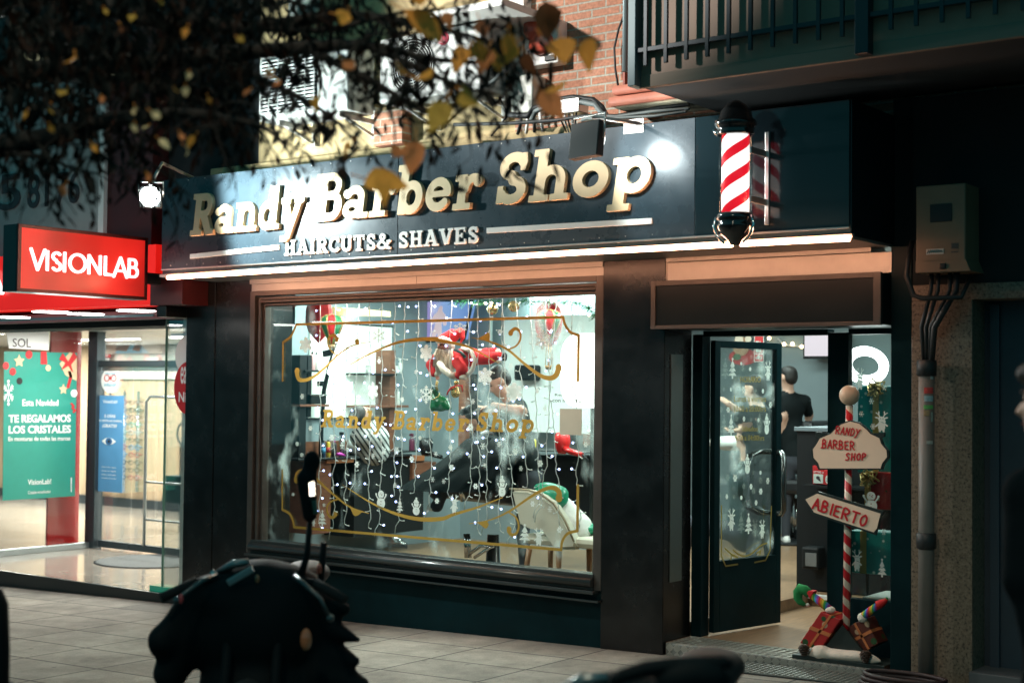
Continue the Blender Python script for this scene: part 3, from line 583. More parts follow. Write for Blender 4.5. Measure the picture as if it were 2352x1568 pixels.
for k in range(3): hose.tube([(-3.42+.28*math.cos(t*.33)*(1-.05*k), 8.52+.13*math.sin(t*.33), gz(-3.4)+.015+.028*k) for t in range(20)], .014, 7)
hose.tube([(-3.55, 8.42, gz(-3.5)+.02), (-3.62, 8.38, gz(-3.5)+.02)], [.014, .018], 8)
tag(hose.make('hose_coil', mat('maroon_hose', (.03, .012, .012), .6)), 'dark coiled hose on the ground at foot of the wall pipe', 'hose')
# ================================================================ slab-serif pen alphabet (cap height 1)
def arc(cx, cy, rx, ry, a0, a1, n=14): return [(cx+rx*math.cos(math.radians(a0+(a1-a0)*i/n)), cy+ry*math.sin(math.radians(a0+(a1-a0)*i/n))) for i in range(n+1)]
def B4(a, b, c, d): return ('b', a, b, c, d)
def ring(cx, cy, rx, ry, w): return ('p', arc(cx, cy, rx, ry, 0, 360, 26), w)
S_ = .13
SLAB = {
 'R': ([B4(.12, 0, .35, 1), B4(0, 0, .47, S_), B4(0, 1-S_, .4, 1), ('p', [(.25, .915), (.5, .915)]+arc(.5, .71, .19, .205, 90, -90)+[(.25, .505)], .17), ('p', [(.47, .5), (.72, .06)], .24, 1), B4(.60, 0, .92, S_)], .95),
 'a': ([('p', [(.08, .53)]+arc(.32, .44, .2, .16, 155, 0)+[(.52, .1)], .175), ring(.28, .2, .185, .125, .155), B4(.44, 0, .76, .12), B4(.44, 0, .61, .45)], .80),
 'n': ([B4(.1, 0, .31, .68), B4(0, .56, .2, .68), B4(0, 0, .42, .12), ('p', arc(.43, .40, .205, .19, 180, 0), .185), B4(.54, 0, .73, .42), B4(.45, 0, .83, .12)], .88),
 'd': ([B4(.46, 0, .67, 1), B4(.34, 1-S_, .56, 1), B4(.5, 0, .79, .12), ring(.32, .33, .22, .25, .18)], .83),
 'y': ([('p', [(.12, .63), (.38, .03)], .21, 1), ('p', [(.63, .63), (.30, -.22)], .17, 1), B4(-.03, .56, .31, .68), B4(.47, .56, .78, .68), B4(.06, -.3, .33, -.17)], .80),
 'B': ([B4(.12, 0, .35, 1), B4(0, 0, .42, S_), B4(0, 1-S_, .42, 1), ('p', [(.25, .92), (.48, .92)]+arc(.48, .73, .19, .19, 90, -90)+[(.25, .53)], .16), ('p', [(.25, .53), (.5, .53)]+arc(.5, .305, .23, .225, 90, -90)+[(.25, .08)], .17)], .85),
 'r': ([B4(.1, 0, .31, .68), B4(0, .56, .2, .68), B4(0, 0, .45, .12), ('p', arc(.47, .38, .19, .22, 175, 60), .17), ('o', .58, .53, .105)], .70),
 'b': ([B4(.1, 0, .31, 1), B4(0, 1-S_, .2, 1), ring(.43, .33, .22, .25, .18)], .80),
 'e': ([('p', arc(.36, .34, .245, .25, 8, 318, 24), .175), B4(.16, .29, .67, .41)], .78),
 'S': ([('p', arc(.38, .73, .215, .18, 25, 262, 16)+arc(.38, .27, .225, .185, 85, -155, 16), .19), B4(.53, .64, .66, .98), B4(.08, .02, .2, .36)], .80),
 'h': ([B4(.1, 0, .31, 1), B4(0, 1-S_, .2, 1), B4(0, 0, .42, .12), ('p', arc(.43, .40, .205, .19, 180, 0), .185), B4(.54, 0, .73, .42), B4(.45, 0, .83, .12)], .88),
 'o': ([ring(.38, .34, .265, .25, .19)], .80),
 'p': ([B4(.1, -.3, .31, .68), B4(0, .56, .2, .68), B4(0, -.3, .43, -.18), ring(.45, .34, .235, .25, .18)], .86),
 'H': ([B4(.1, 0, .32, 1), B4(.6, 0, .82, 1), B4(0, 0, .42, S_), B4(0, 1-S_, .42, 1), B4(.5, 0, .92, S_), B4(.5, 1-S_, .92, 1), B4(.3, .43, .62, .57)], 1.0),
 'A': ([('p', [(.47, 1), (.16, .05)], .17, 1), ('p', [(.47, 1), (.80, .05)], .23, 1), B4(-.03, 0, .36, S_), B4(.56, 0, 1.0, S_), B4(.27, .26, .7, .38), B4(.28, 1-S_, .56, 1)], 1.02),
 'I': ([B4(.1, 0, .32, 1), B4(0, 0, .42, S_), B4(0, 1-S_, .42, 1)], .5),
 'C': ([('p', arc(.46, .5, .34, .40, 42, 318, 26), .2), B4(.67, .62, .8, .99)], .88),
 'U': ([('p', [(.2, .95), (.2, .36)]+arc(.45, .36, .25, .26, 180, 360)+[(.70, .95)], .2), B4(0, 1-S_, .42, 1), B4(.5, 1-S_, .9, 1)], .96),
 'T': ([B4(.32, 0, .54, 1), B4(.2, 0, .66, S_), B4(.02, 1-S_, .84, 1), B4(.02, .68, .14, 1), B4(.72, .68, .84, 1)], .92),
 '&': ([('p', [(.9, .5), (.72, .22)]+arc(.38, .27, .30, .19, -15, -190, 12)+[(.30, .50), (.52, .66)]+arc(.40, .78, .145, .135, -20, 230, 12)+[(.48, .42), (.88, .05)], .165), B4(.66, 0, 1.0, S_), B4(.72, .44, 1.02, .55)], 1.08),
 'V': ([('p', [(.18, .98), (.47, .06)], .23, 1), ('p', [(.80, .98), (.50, .06)], .17, 1), B4(-.02, 1-S_, .40, 1), B4(.60, 1-S_, 1.0, 1)], 1.02),
 'E': ([B4(.1, 0, .32, 1), B4(0, 0, .78, S_), B4(0, 1-S_, .76, 1), B4(.66, 0, .78, .30), B4(.64, .72, .76, 1), B4(.25, .44, .56, .57), B4(.47, .36, .57, .65)], .86)}
_gl = {}
def glyph(ch, slant):
    if (ch, slant) not in _gl: _gl[(ch, slant)] = trace(SLAB[ch][0], slant, .022)
    return _gl[(ch, slant)]
def slab_word(word, slant, X0, X1, zb, zt, Y, thick, mt, parent, bev=0.0, space=0.0, name='letter'):
    """letters of a word, each a mesh, fitted between X0 and X1 with baseline zb and cap line zt, faces standing thick proud of plane Y"""
    pen = 0; lays = []
    for ch in word:
        if ch == ' ': pen += .45; continue
        lays.append((glyph(ch, slant), pen)); pen += SLAB[ch][1]+space
    allp = np.concatenate([q+np.array([o, 0]) for g, o in lays for q in g]); u0, u1 = allp[:, 0].min(), allp[:, 0].max(); sx = (X1-X0)/(u1-u0); sz = zt-zb
    for g, o in lays:
        def fn(co, o=o): return np.stack([X0+(co[:, 0]+o-u0)*sx, Y-thick/2-co[:, 2], zb+co[:, 1]*sz], 1)
        me = loops_mesh(g, thick-2*bev, bev, fn, name); link(name, me, mt, parent)
# ================================================================ the fascia sign
sg = T('shop_sign', 'dark blue fascia sign with raised gold slab letters lit by floodlights', 'sign', (-7.4, 8.15, 3.2))
SY = FY-.016
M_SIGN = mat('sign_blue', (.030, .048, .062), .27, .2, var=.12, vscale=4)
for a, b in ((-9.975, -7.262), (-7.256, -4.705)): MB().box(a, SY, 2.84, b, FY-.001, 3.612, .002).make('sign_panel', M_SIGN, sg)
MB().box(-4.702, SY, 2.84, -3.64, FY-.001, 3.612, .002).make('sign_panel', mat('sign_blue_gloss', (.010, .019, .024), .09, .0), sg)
MB().box(-9.97, SY-.006, 2.832, -3.64, SY+.01, 2.842).make('panel_edge', M_TRIM, sg)
m = MB()
for i in range(24): x = -9.85+i*.21; m.lathe([(.004, -.004), (.004, .0)], (x, SY-.001, 3.59), 6, 'Y').lathe([(.004, -.004), (.004, .0)], (x, SY-.001, 2.87), 6, 'Y')
m.make('rivets', M_TRIM, sg)
LY = SY-.045
M_GOLD = mat('gold_letter', (.66, .50, .30), .38, .12, var=.06, vscale=6)
zb = (P('T1', 405, 898, LY).z+P('R2', 372, 1530, LY).z+P('R3', 115, 1392, LY).z)/3; zt = (P('T1', 455, 462, LY).z+P('R3', 165, 1035, LY).z)/2
zt1 = P('T1', 455, 462, LY).z; zb1 = P('T1', 405, 898, LY).z
for w, a, b in (('Randy', P('T1', 405, 898, LY), P('R2', 326, 1335, LY)), ('Barber', P('R2', 384, 1530, LY), P('R2', 1552, 1190, LY)), ('Shop', P('R2', 1645, 1410, LY), P('R3', 952, 1180, LY))):
    zb_ = {'Randy': zb1, 'Barber': P('R2', 372, 1530, LY).z, 'Shop': P('R3', 115, 1392, LY).z}[w]
    zt_ = {'Randy': zt1, 'Barber': P('R2', 940, 1145, LY).z, 'Shop': P('R3', 165, 1033, LY).z}[w]
    slab_word(w, .15, a.x, b.x, zb_, zt_, SY, .036, M_GOLD, sg, bev=.004)
M_WLET = mat('white_letter', (.72, .74, .72), .4)
zz0, zz1 = P('R6', 205, 185, SY).z, P('R6', 205, 84, SY).z
slab_word('HAIRCUTS& SHAVES', 0, P('R6', 203, 150, SY).x, P('R6', 1535, 60, SY).x, P('R6', 680, 163, SY).z, P('R6', 680, 55, SY).z, SY, .014, M_WLET, sg, space=.04)
for s0, x0, y0, s1, x1, y1 in (('T1', 428, 1113, 'R6', 165, 136), ('R6', 1595, 22, 'R3', 968, 1523)):
    a, b = P(s0, x0, y0, SY), P(s1, x1, y1, SY); MB().hexa([(a.x, SY-.012, a.z-.019), (b.x, SY-.012, b.z-.019), (b.x, SY, b.z-.019), (a.x, SY, a.z-.019), (a.x, SY-.012, a.z+.019), (b.x, SY-.012, b.z+.019), (b.x, SY, b.z+.019), (a.x, SY, a.z+.019)]).make('underline_bar', M_WLET, sg)
# floodlights on arms
def flood(name, label, c, aim, size, lit, arm):
    f = T(name, label, 'floodlight', c, 'floodlights over the sign'); c = Vector(c); d = (Vector(aim)-c).normalized(); x = d.cross(Vector((0, 0, 1))).normalized(); z = x.cross(d)
    w, h = size
    MB().obox(c-d*.035, x*w/2, z*h/2, d*.03, .006).make('housing', M_DARK, f)
    MB().prism([c+d*.004+x*(w/2-.006)*math.cos(k*math.pi/12)*(1 if w < .2 else .95)+z*(h/2-.006)*math.sin(k*math.pi/12) for k in range(24)], d*.006).make('lens', lit, f)
    m = MB(); m.tube([c+x*w*.56-d*.03, c+x*w*.56+z*h*.7-d*.03, c-x*w*.56+z*h*.7-d*.03, c-x*w*.56-d*.03], .008, 6); m.make('yoke', M_TRIM, f)
    m = MB(); m.tube(arm, .014, 8); m.make('arm', mat('galvanised_arm', (.4, .42, .42), .4, .8), f); return f
FL1 = P('D', 345, 452, 7.42)
flood('flood_light', 'switched-on floodlight shining towards the street from red corner', FL1, FL1+Vector((.75, -.80, -.02)), (.17, .17), mat('flood_lens', (1, 1, 1), .3, emit=160, ecol=(.93, 1, .97)), [FL1+Vector((0, 0, .1)), FL1+Vector((-.35, .4, .35)), Vector((-9.9, 8.7, 3.6))])
FL2 = P('R3', 545, 975, 7.66)
flood('flood_light', 'square black floodlight seen from behind on an arm over sign', FL2, FL2+Vector((.25, 1, -.10)), (.27, .23), mat('flood_lens_side', (1, 1, 1), .3, emit=3, ecol=(.93, 1, .97)), [FL2+Vector((0, 0, .16)), P('R3', 860, 850, 7.95), P('R3', 870, 850, 8.2), P('R3', 870, 870, 8.7)])
m = MB(); q = quadY('R3', 770, 830, 908, 912, SY-.004); m.box(q[0].x, SY-.006, q[0].z, q[2].x, SY, q[2].z, .002); tag(m.make('bracket_plate', M_TRIM), 'small steel bracket plate on the sign top edge', 'bracket')
# ================================================================ striped pole lamp
PYc = 7.98; pt, pb = P('R3', 1540, 935, PYc), P('R3', 1540, 1470, PYc); pc = (pt.x+pb.x)/2; pr = abs(P('R3', 1632, 1200, PYc).x-P('R3', 1450, 1200, PYc).x)/2
bp = T('barber_pole', 'lit red and white striped barber pole with black domed caps', 'barber pole', (pc, PYc, pb.z))
def stripes():
    m = mat('pole_stripes', (.8, .8, .8), .3); N, L, b = nodes_of(m); tc = N.new('ShaderNodeTexCoord'); sp = N.new('ShaderNodeSeparateXYZ'); L.new(tc.outputs['Object'], sp.inputs[0])
    at = N.new('ShaderNodeMath'); at.operation = 'ARCTAN2'; L.new(sp.outputs[0], at.inputs[0]); ng = N.new('ShaderNodeMath'); ng.operation = 'MULTIPLY'; ng.inputs[1].default_value = -1; L.new(sp.outputs[1], ng.inputs[0]); L.new(ng.outputs[0], at.inputs[1])
    a2 = N.new('ShaderNodeMath'); a2.operation = 'MULTIPLY_ADD'; a2.inputs[1].default_value = -2/(2*math.pi); L.new(at.outputs[0], a2.inputs[0])
    z2 = N.new('ShaderNodeMath'); z2.operation = 'MULTIPLY_ADD'; z2.inputs[1].default_value = 1/.165; z2.inputs[2].default_value = 40.02; L.new(sp.outputs[2], z2.inputs[0]); L.new(z2.outputs[0], a2.inputs[2])
    fr = N.new('ShaderNodeMath'); fr.operation = 'FRACT'; L.new(a2.outputs[0], fr.inputs[0]); lt = N.new('ShaderNodeMath'); lt.operation = 'LESS_THAN'; lt.inputs[1].default_value = .40; L.new(fr.outputs[0], lt.inputs[0])
    mx = N.new('ShaderNodeMix'); mx.data_type = 'RGBA'; mx.inputs['A'].default_value = (1, .97, .95, 1); mx.inputs['B'].default_value = (.62, .008, .02, 1); L.new(lt.outputs[0], mx.inputs['Factor'])
    L.new(mx.outputs['Result'], b.inputs['Base Color']); L.new(mx.outputs['Result'], b.inputs['Emission Color']); b.inputs['Emission Strength'].default_value = 1.25; return m
m = MB(); H = pt.z-pb.z; m.lathe([(pr*.93, 0), (pr*.93, H)], (0, 0, 0), 40); o = m.make('striped_drum', stripes()); o.parent = bp
m = MB(); m.lathe([(pr*1.12, .0), (pr*1.12, H)], (pc, PYc, pb.z), 40); m.make('glass_tube', M_GLASS, bp)
M_GBLK = mat('gloss_black', (.012, .014, .015), .12, coat=.5)
r_ = pr
MB().lathe([(r_*1.2, 0), (r_*1.28, .012), (r_*1.2, .03), (r_*1.3, .05), (r_*1.42, .065), (r_*1.42, .085), (r_*1.2, .10), (r_*1.02, .15), (r_*.7, .19), (r_*.3, .215), (r_*.1, .22)], (pc, PYc, pt.z), 32).make('domed_cap', M_GBLK, bp)
MB().lathe([(r_*.05, -.20), (r_*.35, -.195), (r_*.45, -.17), (r_*.95, -.13), (r_*1.25, -.085), (r_*1.25, -.07), (r_*1.1, -.06), (r_*1.3, -.04), (r_*1.3, -.02), (r_*1.15, 0)], (pc, PYc, pb.z), 32).make('base_cup', M_GBLK, bp)
for s in (-1, 1): MB().tube([(pc+s*r_*1.32, PYc-.02, pb.z-.02), (pc+s*r_*1.5, PYc-.02, pb.z-.075), (pc+s*r_*1.22, PYc-.02, pb.z-.14), (pc+s*r_*.7, PYc-.02, pb.z-.185)], .010, 8).make('chrome_scroll', mat('chrome', (.75, .75, .76), .1, 1.0), bp)
MB().tube([(pc-r_*1.55, PYc, pt.z+.05), (pc-r_*1.35, PYc, pt.z+.01)], [.022, .012], 10).make('chrome_knob', MATS['chrome'], bp)
MB().box(pc+r_*1.15, PYc-.02, pb.z+.06, pc+r_*1.3, FY, pb.z+.10, .003).box(pc+r_*1.15, PYc-.02, pt.z-.12, pc+r_*1.3, FY, pt.z-.08, .003).box(pc+r_*1.12, FY-.03, pb.z-.06, pc+r_*1.42, FY, pt.z+.04, .003).make('wall_bracket', M_TRIM, bp)
# ================================================================ building above
up = T('upper_building', 'brick upper storey with yellow stucco recess above the sign', 'building', (-7, 8.9, 3.6))
XBR = P('D', 1186, 40, 8.9).x
MB().box(XBR, 8.9, 3.3, 6, 9.4, 9).make('brick_wall', M_BRICK, up)
XST = P('D', 592, 250, 8.9).x
MB().box(XST, 8.92, 3.3, XBR, 9.4, 9).make('stucco_wall', M_STUCCO, up)
MB().box(XST-.5, 8.80, 3.56, -6.02, 8.92, 3.80, .01).make('stucco_ledge', M_STUCCO, up)
a, b = P('R2', 808, 770, 8.78), P('R2', 1000, 985, 8.78); MB().box(a.x, 8.79, b.z, b.x, 8.91, a.z, .003).make('bare_brick_patch', M_BRICK, up)
MB().box(-30, 8.93, 2.4, XST, 9.4, 9).make('dark_wall', M_DKWALL, up)
MB().box(P('D', 1168, 40, 8.8).x, 8.80, 4.05, P('D', 1202, 40, 8.8).x, 8.92, 7).make('white_pilaster', M_WHITE, up)
# cornice with terracotta edge tiles
m = MB(); X0c, X1c = P('R3', 715, 700, 8.5).x, 1.0
for (ya, yb, z0, z1) in ((700, 740, P('R3', 720, 755, 8.52).z, P('R3', 720, 705, 8.52).z), (0, 0, P('R3', 720, 665, 8.52).z, P('R3', 720, 638, 8.52).z)): m.box(X0c, 8.50, z0, X1c, 8.95, z1, .004)
m.make('cornice_stucco', mat('cream_stucco', (.5, .46, .33), .9, var=.15, vscale=20, bump=.4, bscale=90), up)
for nm, y, xx in (('cornice_tile', 700, 665), ('cornice_tile', 622, 690)):
    p = P('R3', xx, y, 8.44); MB().tube([(p.x, 8.47, p.z), (1.0, 8.47, p.z)], .034, 12).box(p.x, 8.47, p.z-.03, 1.0, 8.95, p.z+.03).make(nm, mat('terracotta', (.42, .14, .09), .6, var=.2, vscale=6), up)
# balcony
bal = T('balcony', 'balcony with pale parapet panel behind dark vertical railing bars', 'balcony', (-4.2, 7.65, 3.73))
BX0, BX1, BY = -4.83, 3.0, 7.6
MB().box(BX0+.02, BY+.08, 3.735, BX1, 8.9, 3.90, .004).make('slab', M_DKWALL, bal)
MB().box(BX0+.03, BY+.055, 3.76, BX1, BY+.08, 5.2).make('parapet_panel', mat('pale_panel', (.26, .165, .115), .6, var=.08), bal)
MB().box(BX0+.03, BY+.05, 3.72, BX1, BY+.085, 3.80, .004).make('panel_edge', mat('pale_edge', (.2, .15, .11), .7), bal)
M_RAIL = mat('railing_paint', (.02, .028, .034), .4, .3)
MB().box(BX0-.01, BY-.02, 3.725, BX0+.045, BY+.10, 5.4, .004).make('end_post', mat('grey_blue_post', (.12, .16, .17), .5, .3), bal)
MB().box(-3.34, BY-.025, 3.73, -3.26, BY+.05, 5.4, .004).make('post', M_RAIL, bal)
for zz in (3.93,): MB().box(BX0, BY-.006, zz, BX1, BY+.03, zz+.03, .003).make('bottom_rail', M_RAIL, bal)
i = 0; x = BX0+.11
bar0 = None
while x < -2.0:
    if not -3.36 < x < -3.24:
        if bar0 is None: bar0 = MB().box(-.011, -.011, 3.845, .011, .011, 5.4).make('bar', M_RAIL, bal); c = bar0
        else: c = bar0.copy(); COL.objects.link(c)
        c.parent = bal; c.matrix_parent_inverse = Matrix.Translation(-Vector(bal['_b'])); c.location = (x, BY, 0)
    x += .144
# drain pipe and window frame edge beside balcony
p = P('R3', 785, 400, 8.75); t = T('rain_pipe', 'slim grey rain pipe with red edge beside the balcony', 'pipe', (p.x, 8.75, 3.9))
MB().tube([(p.x, 8.75, P('R3', 785, 495, 8.75).z), (p.x, 8.75, 7)], .028, 10).make('pipe_body', mat('zinc', (.2, .25, .26), .45, .5), t)
MB().box(p.x-.045, 8.78, P('R3', 785, 610, 8.75).z, p.x-.028, 8.9, 7).make('red_edge', mat('red_edge', (.35, .09, .06), .6), t)
MB().tube([P('R3', 775, 100, 8.85), P('R3', 735, 200, 8.85), P('R3', 705, 330, 8.85), P('R3', 712, 480, 8.85), P('R3', 735, 615, 8.85)], .008, 6).make('stray_wire', M_DARK, t)
# air conditioners
def ac(x0, x1, z0, z1, Y, kind, label):
    u = T('air_conditioner', label, 'air conditioner', ((x0+x1)/2, Y+.3, z0), 'air conditioners above the sign'); w, h = x1-x0, z1-z0
    MB().box(x0, Y, z0, x1, Y+.32, z1, .012).make('case', mat('ac_white', (.50, .53, .52), .45, var=.08, vscale=4), u)
    if kind == 'louvre':
        gx1 = x0+w*.66; MB().box(x0+.03, Y-.004, z0+.05, gx1, Y+.01, z1-.05).make('grille_back', M_DARK, u)
        m = MB(); n = 15
        for k in range(n): z = z0+.06+(h-.12)*k/(n-1); m.obox((x0+.015+(gx1-x0)/2, Y-.012, z), ((gx1-x0)/2-.015, 0, 0), (0, .008, -.003), (0, .0018, .0042))
        m.make('louvres', MATS['ac_white'], u)
        m = MB()
        for k in range(7): x = x0+.03+(gx1-x0-.04)*k/6; m.box(x-.004, Y-.024, z0+.05, x+.004, Y-.016, z1-.05)
        m.make('louvre_ribs', MATS['ac_white'], u)
        MB().box(gx1+.06, Y-.008, z0+h*.5, x1-.04, Y+.01, z0+h*.78, .003).make('rating_plate', mat('plate_grey', (.5, .52, .5), .5), u)
    else:
        cx, cz, r = x0+w*.34, z0+h*.5, h*.43
        m = MB(); m.lathe([(r, -.004), (r, .01)], (cx, Y, cz), 40, 'Y'); m.make('fan_recess', M_DARK, u)
        m = MB()
        for k in range(9): rr = r*(.16+.84*k/8); m.tube([(cx+rr*math.cos(a_*math.pi/20), Y-.018, cz+rr*math.sin(a_*math.pi/20)) for a_ in range(40)], .0042, 5, closed=True)
        for k in range(8): a_ = k*math.pi/4; m.tube([(cx+r*.15*math.cos(a_), Y-.022, cz+r*.15*math.sin(a_)), (cx+r*math.cos(a_+.2), Y-.018, cz+r*math.sin(a_+.2))], .004, 5)
        m.make('fan_guard', MATS['ac_white'], u)
        MB().lathe([(.05*h/.5, -.008), (.05*h/.5, .004)], (x0+w*.645, Y, z0+h*.845), 28, 'Y').make('badge', mat('badge_red', (.5, .015, .06), .4), u)
        bq = (x0+w*.645, z0+h*.845); m = MB(); m.tube([(bq[0]-.012+.03*math.cos(t_*.3), Y-.010, bq[1]+.03*math.sin(t_*.3)) for t_ in range(2, 20)], .003, 5); m.tube([(bq[0]-.014, Y-.010, bq[1]+.014), (bq[0]-.014, Y-.01, bq[1]-.014), (bq[0]-.004, Y-.01, bq[1]-.014)], .003, 5); m.make('badge_mark', M_WHITE, u)
        text_q = [Vector((x0+w*.06, Y-.002, z0+h*.865)), Vector((x0+w*.18, Y-.002, z0+h*.865)), Vector((x0+w*.18, Y-.002, z0+h*.93)), Vector((x0+w*.06, Y-.002, z0+h*.93))]; link('maker_text', text_mesh('Inverter', text_q, .001), M_DARK, u)
    for x in (x0+w*.2, x1-w*.12):
        m = MB(); m.box(x-.018, Y+.02, z0-.045, x+.018, 8.92, z0-.006, .003).box(x-.018, 8.86, z0-.16, x+.018, 8.92, z0+.1, .003).tube([(x, Y+.1, z0-.04), (x, 8.88, z0-.14)], .012, 6); m.make('bracket', M_WHITE, u)
a, b = P('D', 597, 130, 8.42), P('D', 797, 300, 8.42); ac(a.x, b.x, P('R2', 30, 840, 8.42).z, P('R2', 250, 350, 8.42).z, 8.42, 'louvre', 'white air conditioner with square slatted grille at left of twigs'.replace('at left of', 'behind the'))
a, b = P('R2', 850, 600, 8.42), P('R2', 1545, 600, 8.42); ac(a.x, b.x, P('R2', 860, 715, 8.42).z, P('R2', 1300, 195, 8.42).z, 8.42, 'fan', 'white air conditioner with round fan guard and red badge')
MB().box(P('R2', 1150, 160, 8.3).x, 8.2, P('R2', 1150, 170, 8.3).z, P('R2', 1755, 60, 8.3).x, 8.9, P('R2', 1150, 140, 8.3).z+.02, .004).make('window_ledge', M_WHITE, up)
MB().box(P('R2', 190, 20, 8.8).x, 8.86, P('R2', 190, 150, 8.8).z, P('R2', 375, 20, 8.8).x, 8.93, 5.6).make('window_blind', mat('blind_pale', (.5, .55, .52), .6), up)
q = quadY('R3', -20, 525, 127, 768, 8.7); t = T('junction_box', 'rounded pale junction box with cable tails on brick wall', 'junction box', (q[0].x, 8.8, q[0].z))
MB().box(q[0].x, 8.72, q[0].z, q[2].x, 8.9, q[2].z, .015).make('case', mat('box_ivory', (.6, .62, .56), .5), t)
for k in range(4): x = q[0].x+.05+.06*k; MB().tube([(x, 8.78, q[0].z+.01), (x+.01, 8.78, q[0].z-.05), (x-.04+.02*k, 8.8, q[0].z-.14)], .012, 6).make('cable_tail', M_WHITE if k % 2 else M_DARK, t)
q = quadY('R3', 70, 165, 302, 425, 8.75); t = T('alarm_box', 'white alarm box with red dome light on the brick wall', 'alarm', (q[0].x, 8.8, q[0].z))
MB().box(q[0].x, 8.78, q[0].z, q[2].x, 8.9, q[2].z, .01).make('case', M_WHITE, t)
c = (q[0]+q[2])/2; MB().ball((q[0].x+.10, 8.76, q[2].z-.05), (.085, .07, .1)).ball((q[0].x+.17, 8.76, q[2].z-.17), (.11, .06, .09)).make('red_lamp', mat('red_dome', (.55, .10, .06), .2, coat=.3), t)
MB().box(q[0].x+.2, 8.765, q[0].z+.02, q[2].x-.02, 8.79, q[0].z+.06, .004).make('strip', M_DARK, t)
cb = T('cable_run', 'tangle of grey and black cables with clamp above the sign', 'cable', (-5.6, 8.8, 3.6))
for i, (pts, r) in enumerate(([[(-25, 790), (110, 800), (150, 750), (300, 690), (420, 672), (560, 690), (620, 740), (650, 800)], .022], [[(130, 840), (160, 770), (260, 720), (480, 705), (570, 720), (625, 790), (720, 830), (840, 855)], .020], [[(-400, 860), (0, 850), (300, 830), (500, 800), (720, 800), (1000, 745), (1220, 720)], .014], [[(480, 830), (560, 800), (720, 805), (960, 770), (1220, 750)], .012], [[(500, 815), (700, 815), (980, 800), (1200, 770)], .010])):
    MB().tube([P('R3', x, y, 8.62-.03*i) for x, y in pts], r, 8).make('cable', M_DARK if i in (0, 2) else mat('grey_cable', (.16, .19, .19), .5), cb)
q = quadY('R3', 330, 690, 465, 770, 8.58); MB().box(q[0].x, 8.57, q[0].z, q[2].x, 8.7, q[2].z, .006).make('clamp', M_TRIM, cb)
for k in range(5): p = P('R3', 345+25*k, 770, 8.6); MB().tube([p, p+Vector((-.01, 0, -.06)), p+Vector((-.03-.01*k, .1, -.13))], .007, 5).make('cable', M_WHITE if k % 2 else M_DARK, cb)
MB().tube([P('R2', 1540, 620, 8.5), P('R2', 1640, 560, 8.5), P('R2', 1700, 500, 8.6), P('R2', 1750, 470, 8.8)], .02, 8).tube([P('R2', 1550, 540, 8.5), P('R2', 1640, 530, 8.6), P('R2', 1740, 540, 8.8)], .018, 8).make('cable', MATS['grey_cable'], cb)
MB().tube([P('R2', 1660, 560, 8.8), P('R2', 1680, 680, 8.8), P('R2', 1740, 790, 8.75), P('R2', 1620, 940, 8.7)], .007, 6).make('cable', M_DARK, cb)
# ================================================================ the optician next door
op = T('optician_shop', 'brightly lit optician shop with recessed glass entrance and red fascia', 'shop', (-13, 9, -.1))
OZ, OYD, OXL = -.07, 10.72, -14.25; OC = 2.46
M_OFL = mat('polished_stone', (.30, .27, .23), .12, var=.12, vscale=3)
M_PLINTH = mat('black_plinth', (.012, .014, .014), .35)
M_WOOD = mat('slatted_wood', (.50, .37, .24), .5, var=.35, vscale=4, stretch=(18, 18, .35))
M_INT = mat('optician_white', (.72, .70, .66), .6, var=.04)
MB().box(-24, 8.83, -.6, -10.37, 15.4, OZ).make('floor_slab', M_OFL, op)
MB().box(-24, 8.79, -.7, -10.37, 8.829, OZ+.002, .003).make('plinth', M_PLINTH, op)
MB().box(-24, 8.83, OC, -10.37, 15.4, OC+.08).make('ceiling_panel', mat('optician_ceiling', (.42, .46, .47), .3, .2), op)
m = MB().box(-24, 14.6, OZ, -10.4, 14.8, OC); m.make('wood_back_wall', M_WOOD, op)
MB().box(-24, 14.55, OZ, -10.4, 14.6, OZ+.14).make('skirting', mat('skirting_dark', (.03, .04, .045), .5), op)
MB().box(-10.52, 8.9, OZ, -10.4, 14.6, OC).make('side_wall', M_INT, op)
MB().box(-15.2, 14.50, 1.80, -10.52, 14.59, 1.93).make('header_band', M_PLINTH, op)
MB().box(-19, 14.52, 1.93, -10.52, 14.6, OC-.02).make('upper_panel', M_INT, op)
# glass walls and door posts
M_POST = mat('anthracite_post', (.045, .065, .075), .35, .5)
MB().box(OXL-.01, 8.86, OZ, OXL+.004, OYD, OC-.002).make('side_pane', M_GLASS, op)
MB().box(OXL-.04, 8.86, OZ, OXL+.04, OYD+.0, OZ+.07, .004).make('pane_shoe', mat('brushed_steel', (.42, .48, .5), .3, .9), op)
a = PZ('D', 186, 1256, OZ).x; b = PZ('D', 199, 1256, OZ).x
MB().box(OXL-.05, OYD-.05, OZ, OXL+.12, OYD+.07, OC, .006).make('corner_post', M_POST, op)
dxs = [OXL+.14, P('R5', 910, 1200, OYD).x, -10.55]
for u, v in zip(dxs, dxs[1:]):
    d = MB().box(u+.006, OYD+.01, OZ+.05, v-.006, OYD+.022, 2.02).make('glass_door', M_GLASS, op, 'frameless glass door panel')
    MB().box(u+.006, OYD-.006, OZ+.02, v-.006, OYD+.036, OZ+.10, .003).make('bottom_rail', M_POST, d)
    MB().box(u+.006, OYD+.002, 2.0, v-.006, OYD+.03, 2.05, .003).make('top_rail', MATS['brushed_steel'], d)
MB().box(OXL, OYD-.02, 2.05, -10.5, OYD+.06, 2.12, .003).make('transom_bar', M_POST, op)
MB().box(OXL, OYD+.015, 2.12, -10.5, OYD+.025, OC-.002).make('transom_pane', M_GLASS, op)
a = P('R5', 1142, 1200, 8.86).x; MB().box(a, 8.855, OZ+.05, -10.37, 8.867, OC-.002).make('front_pane', M_GLASS, op)
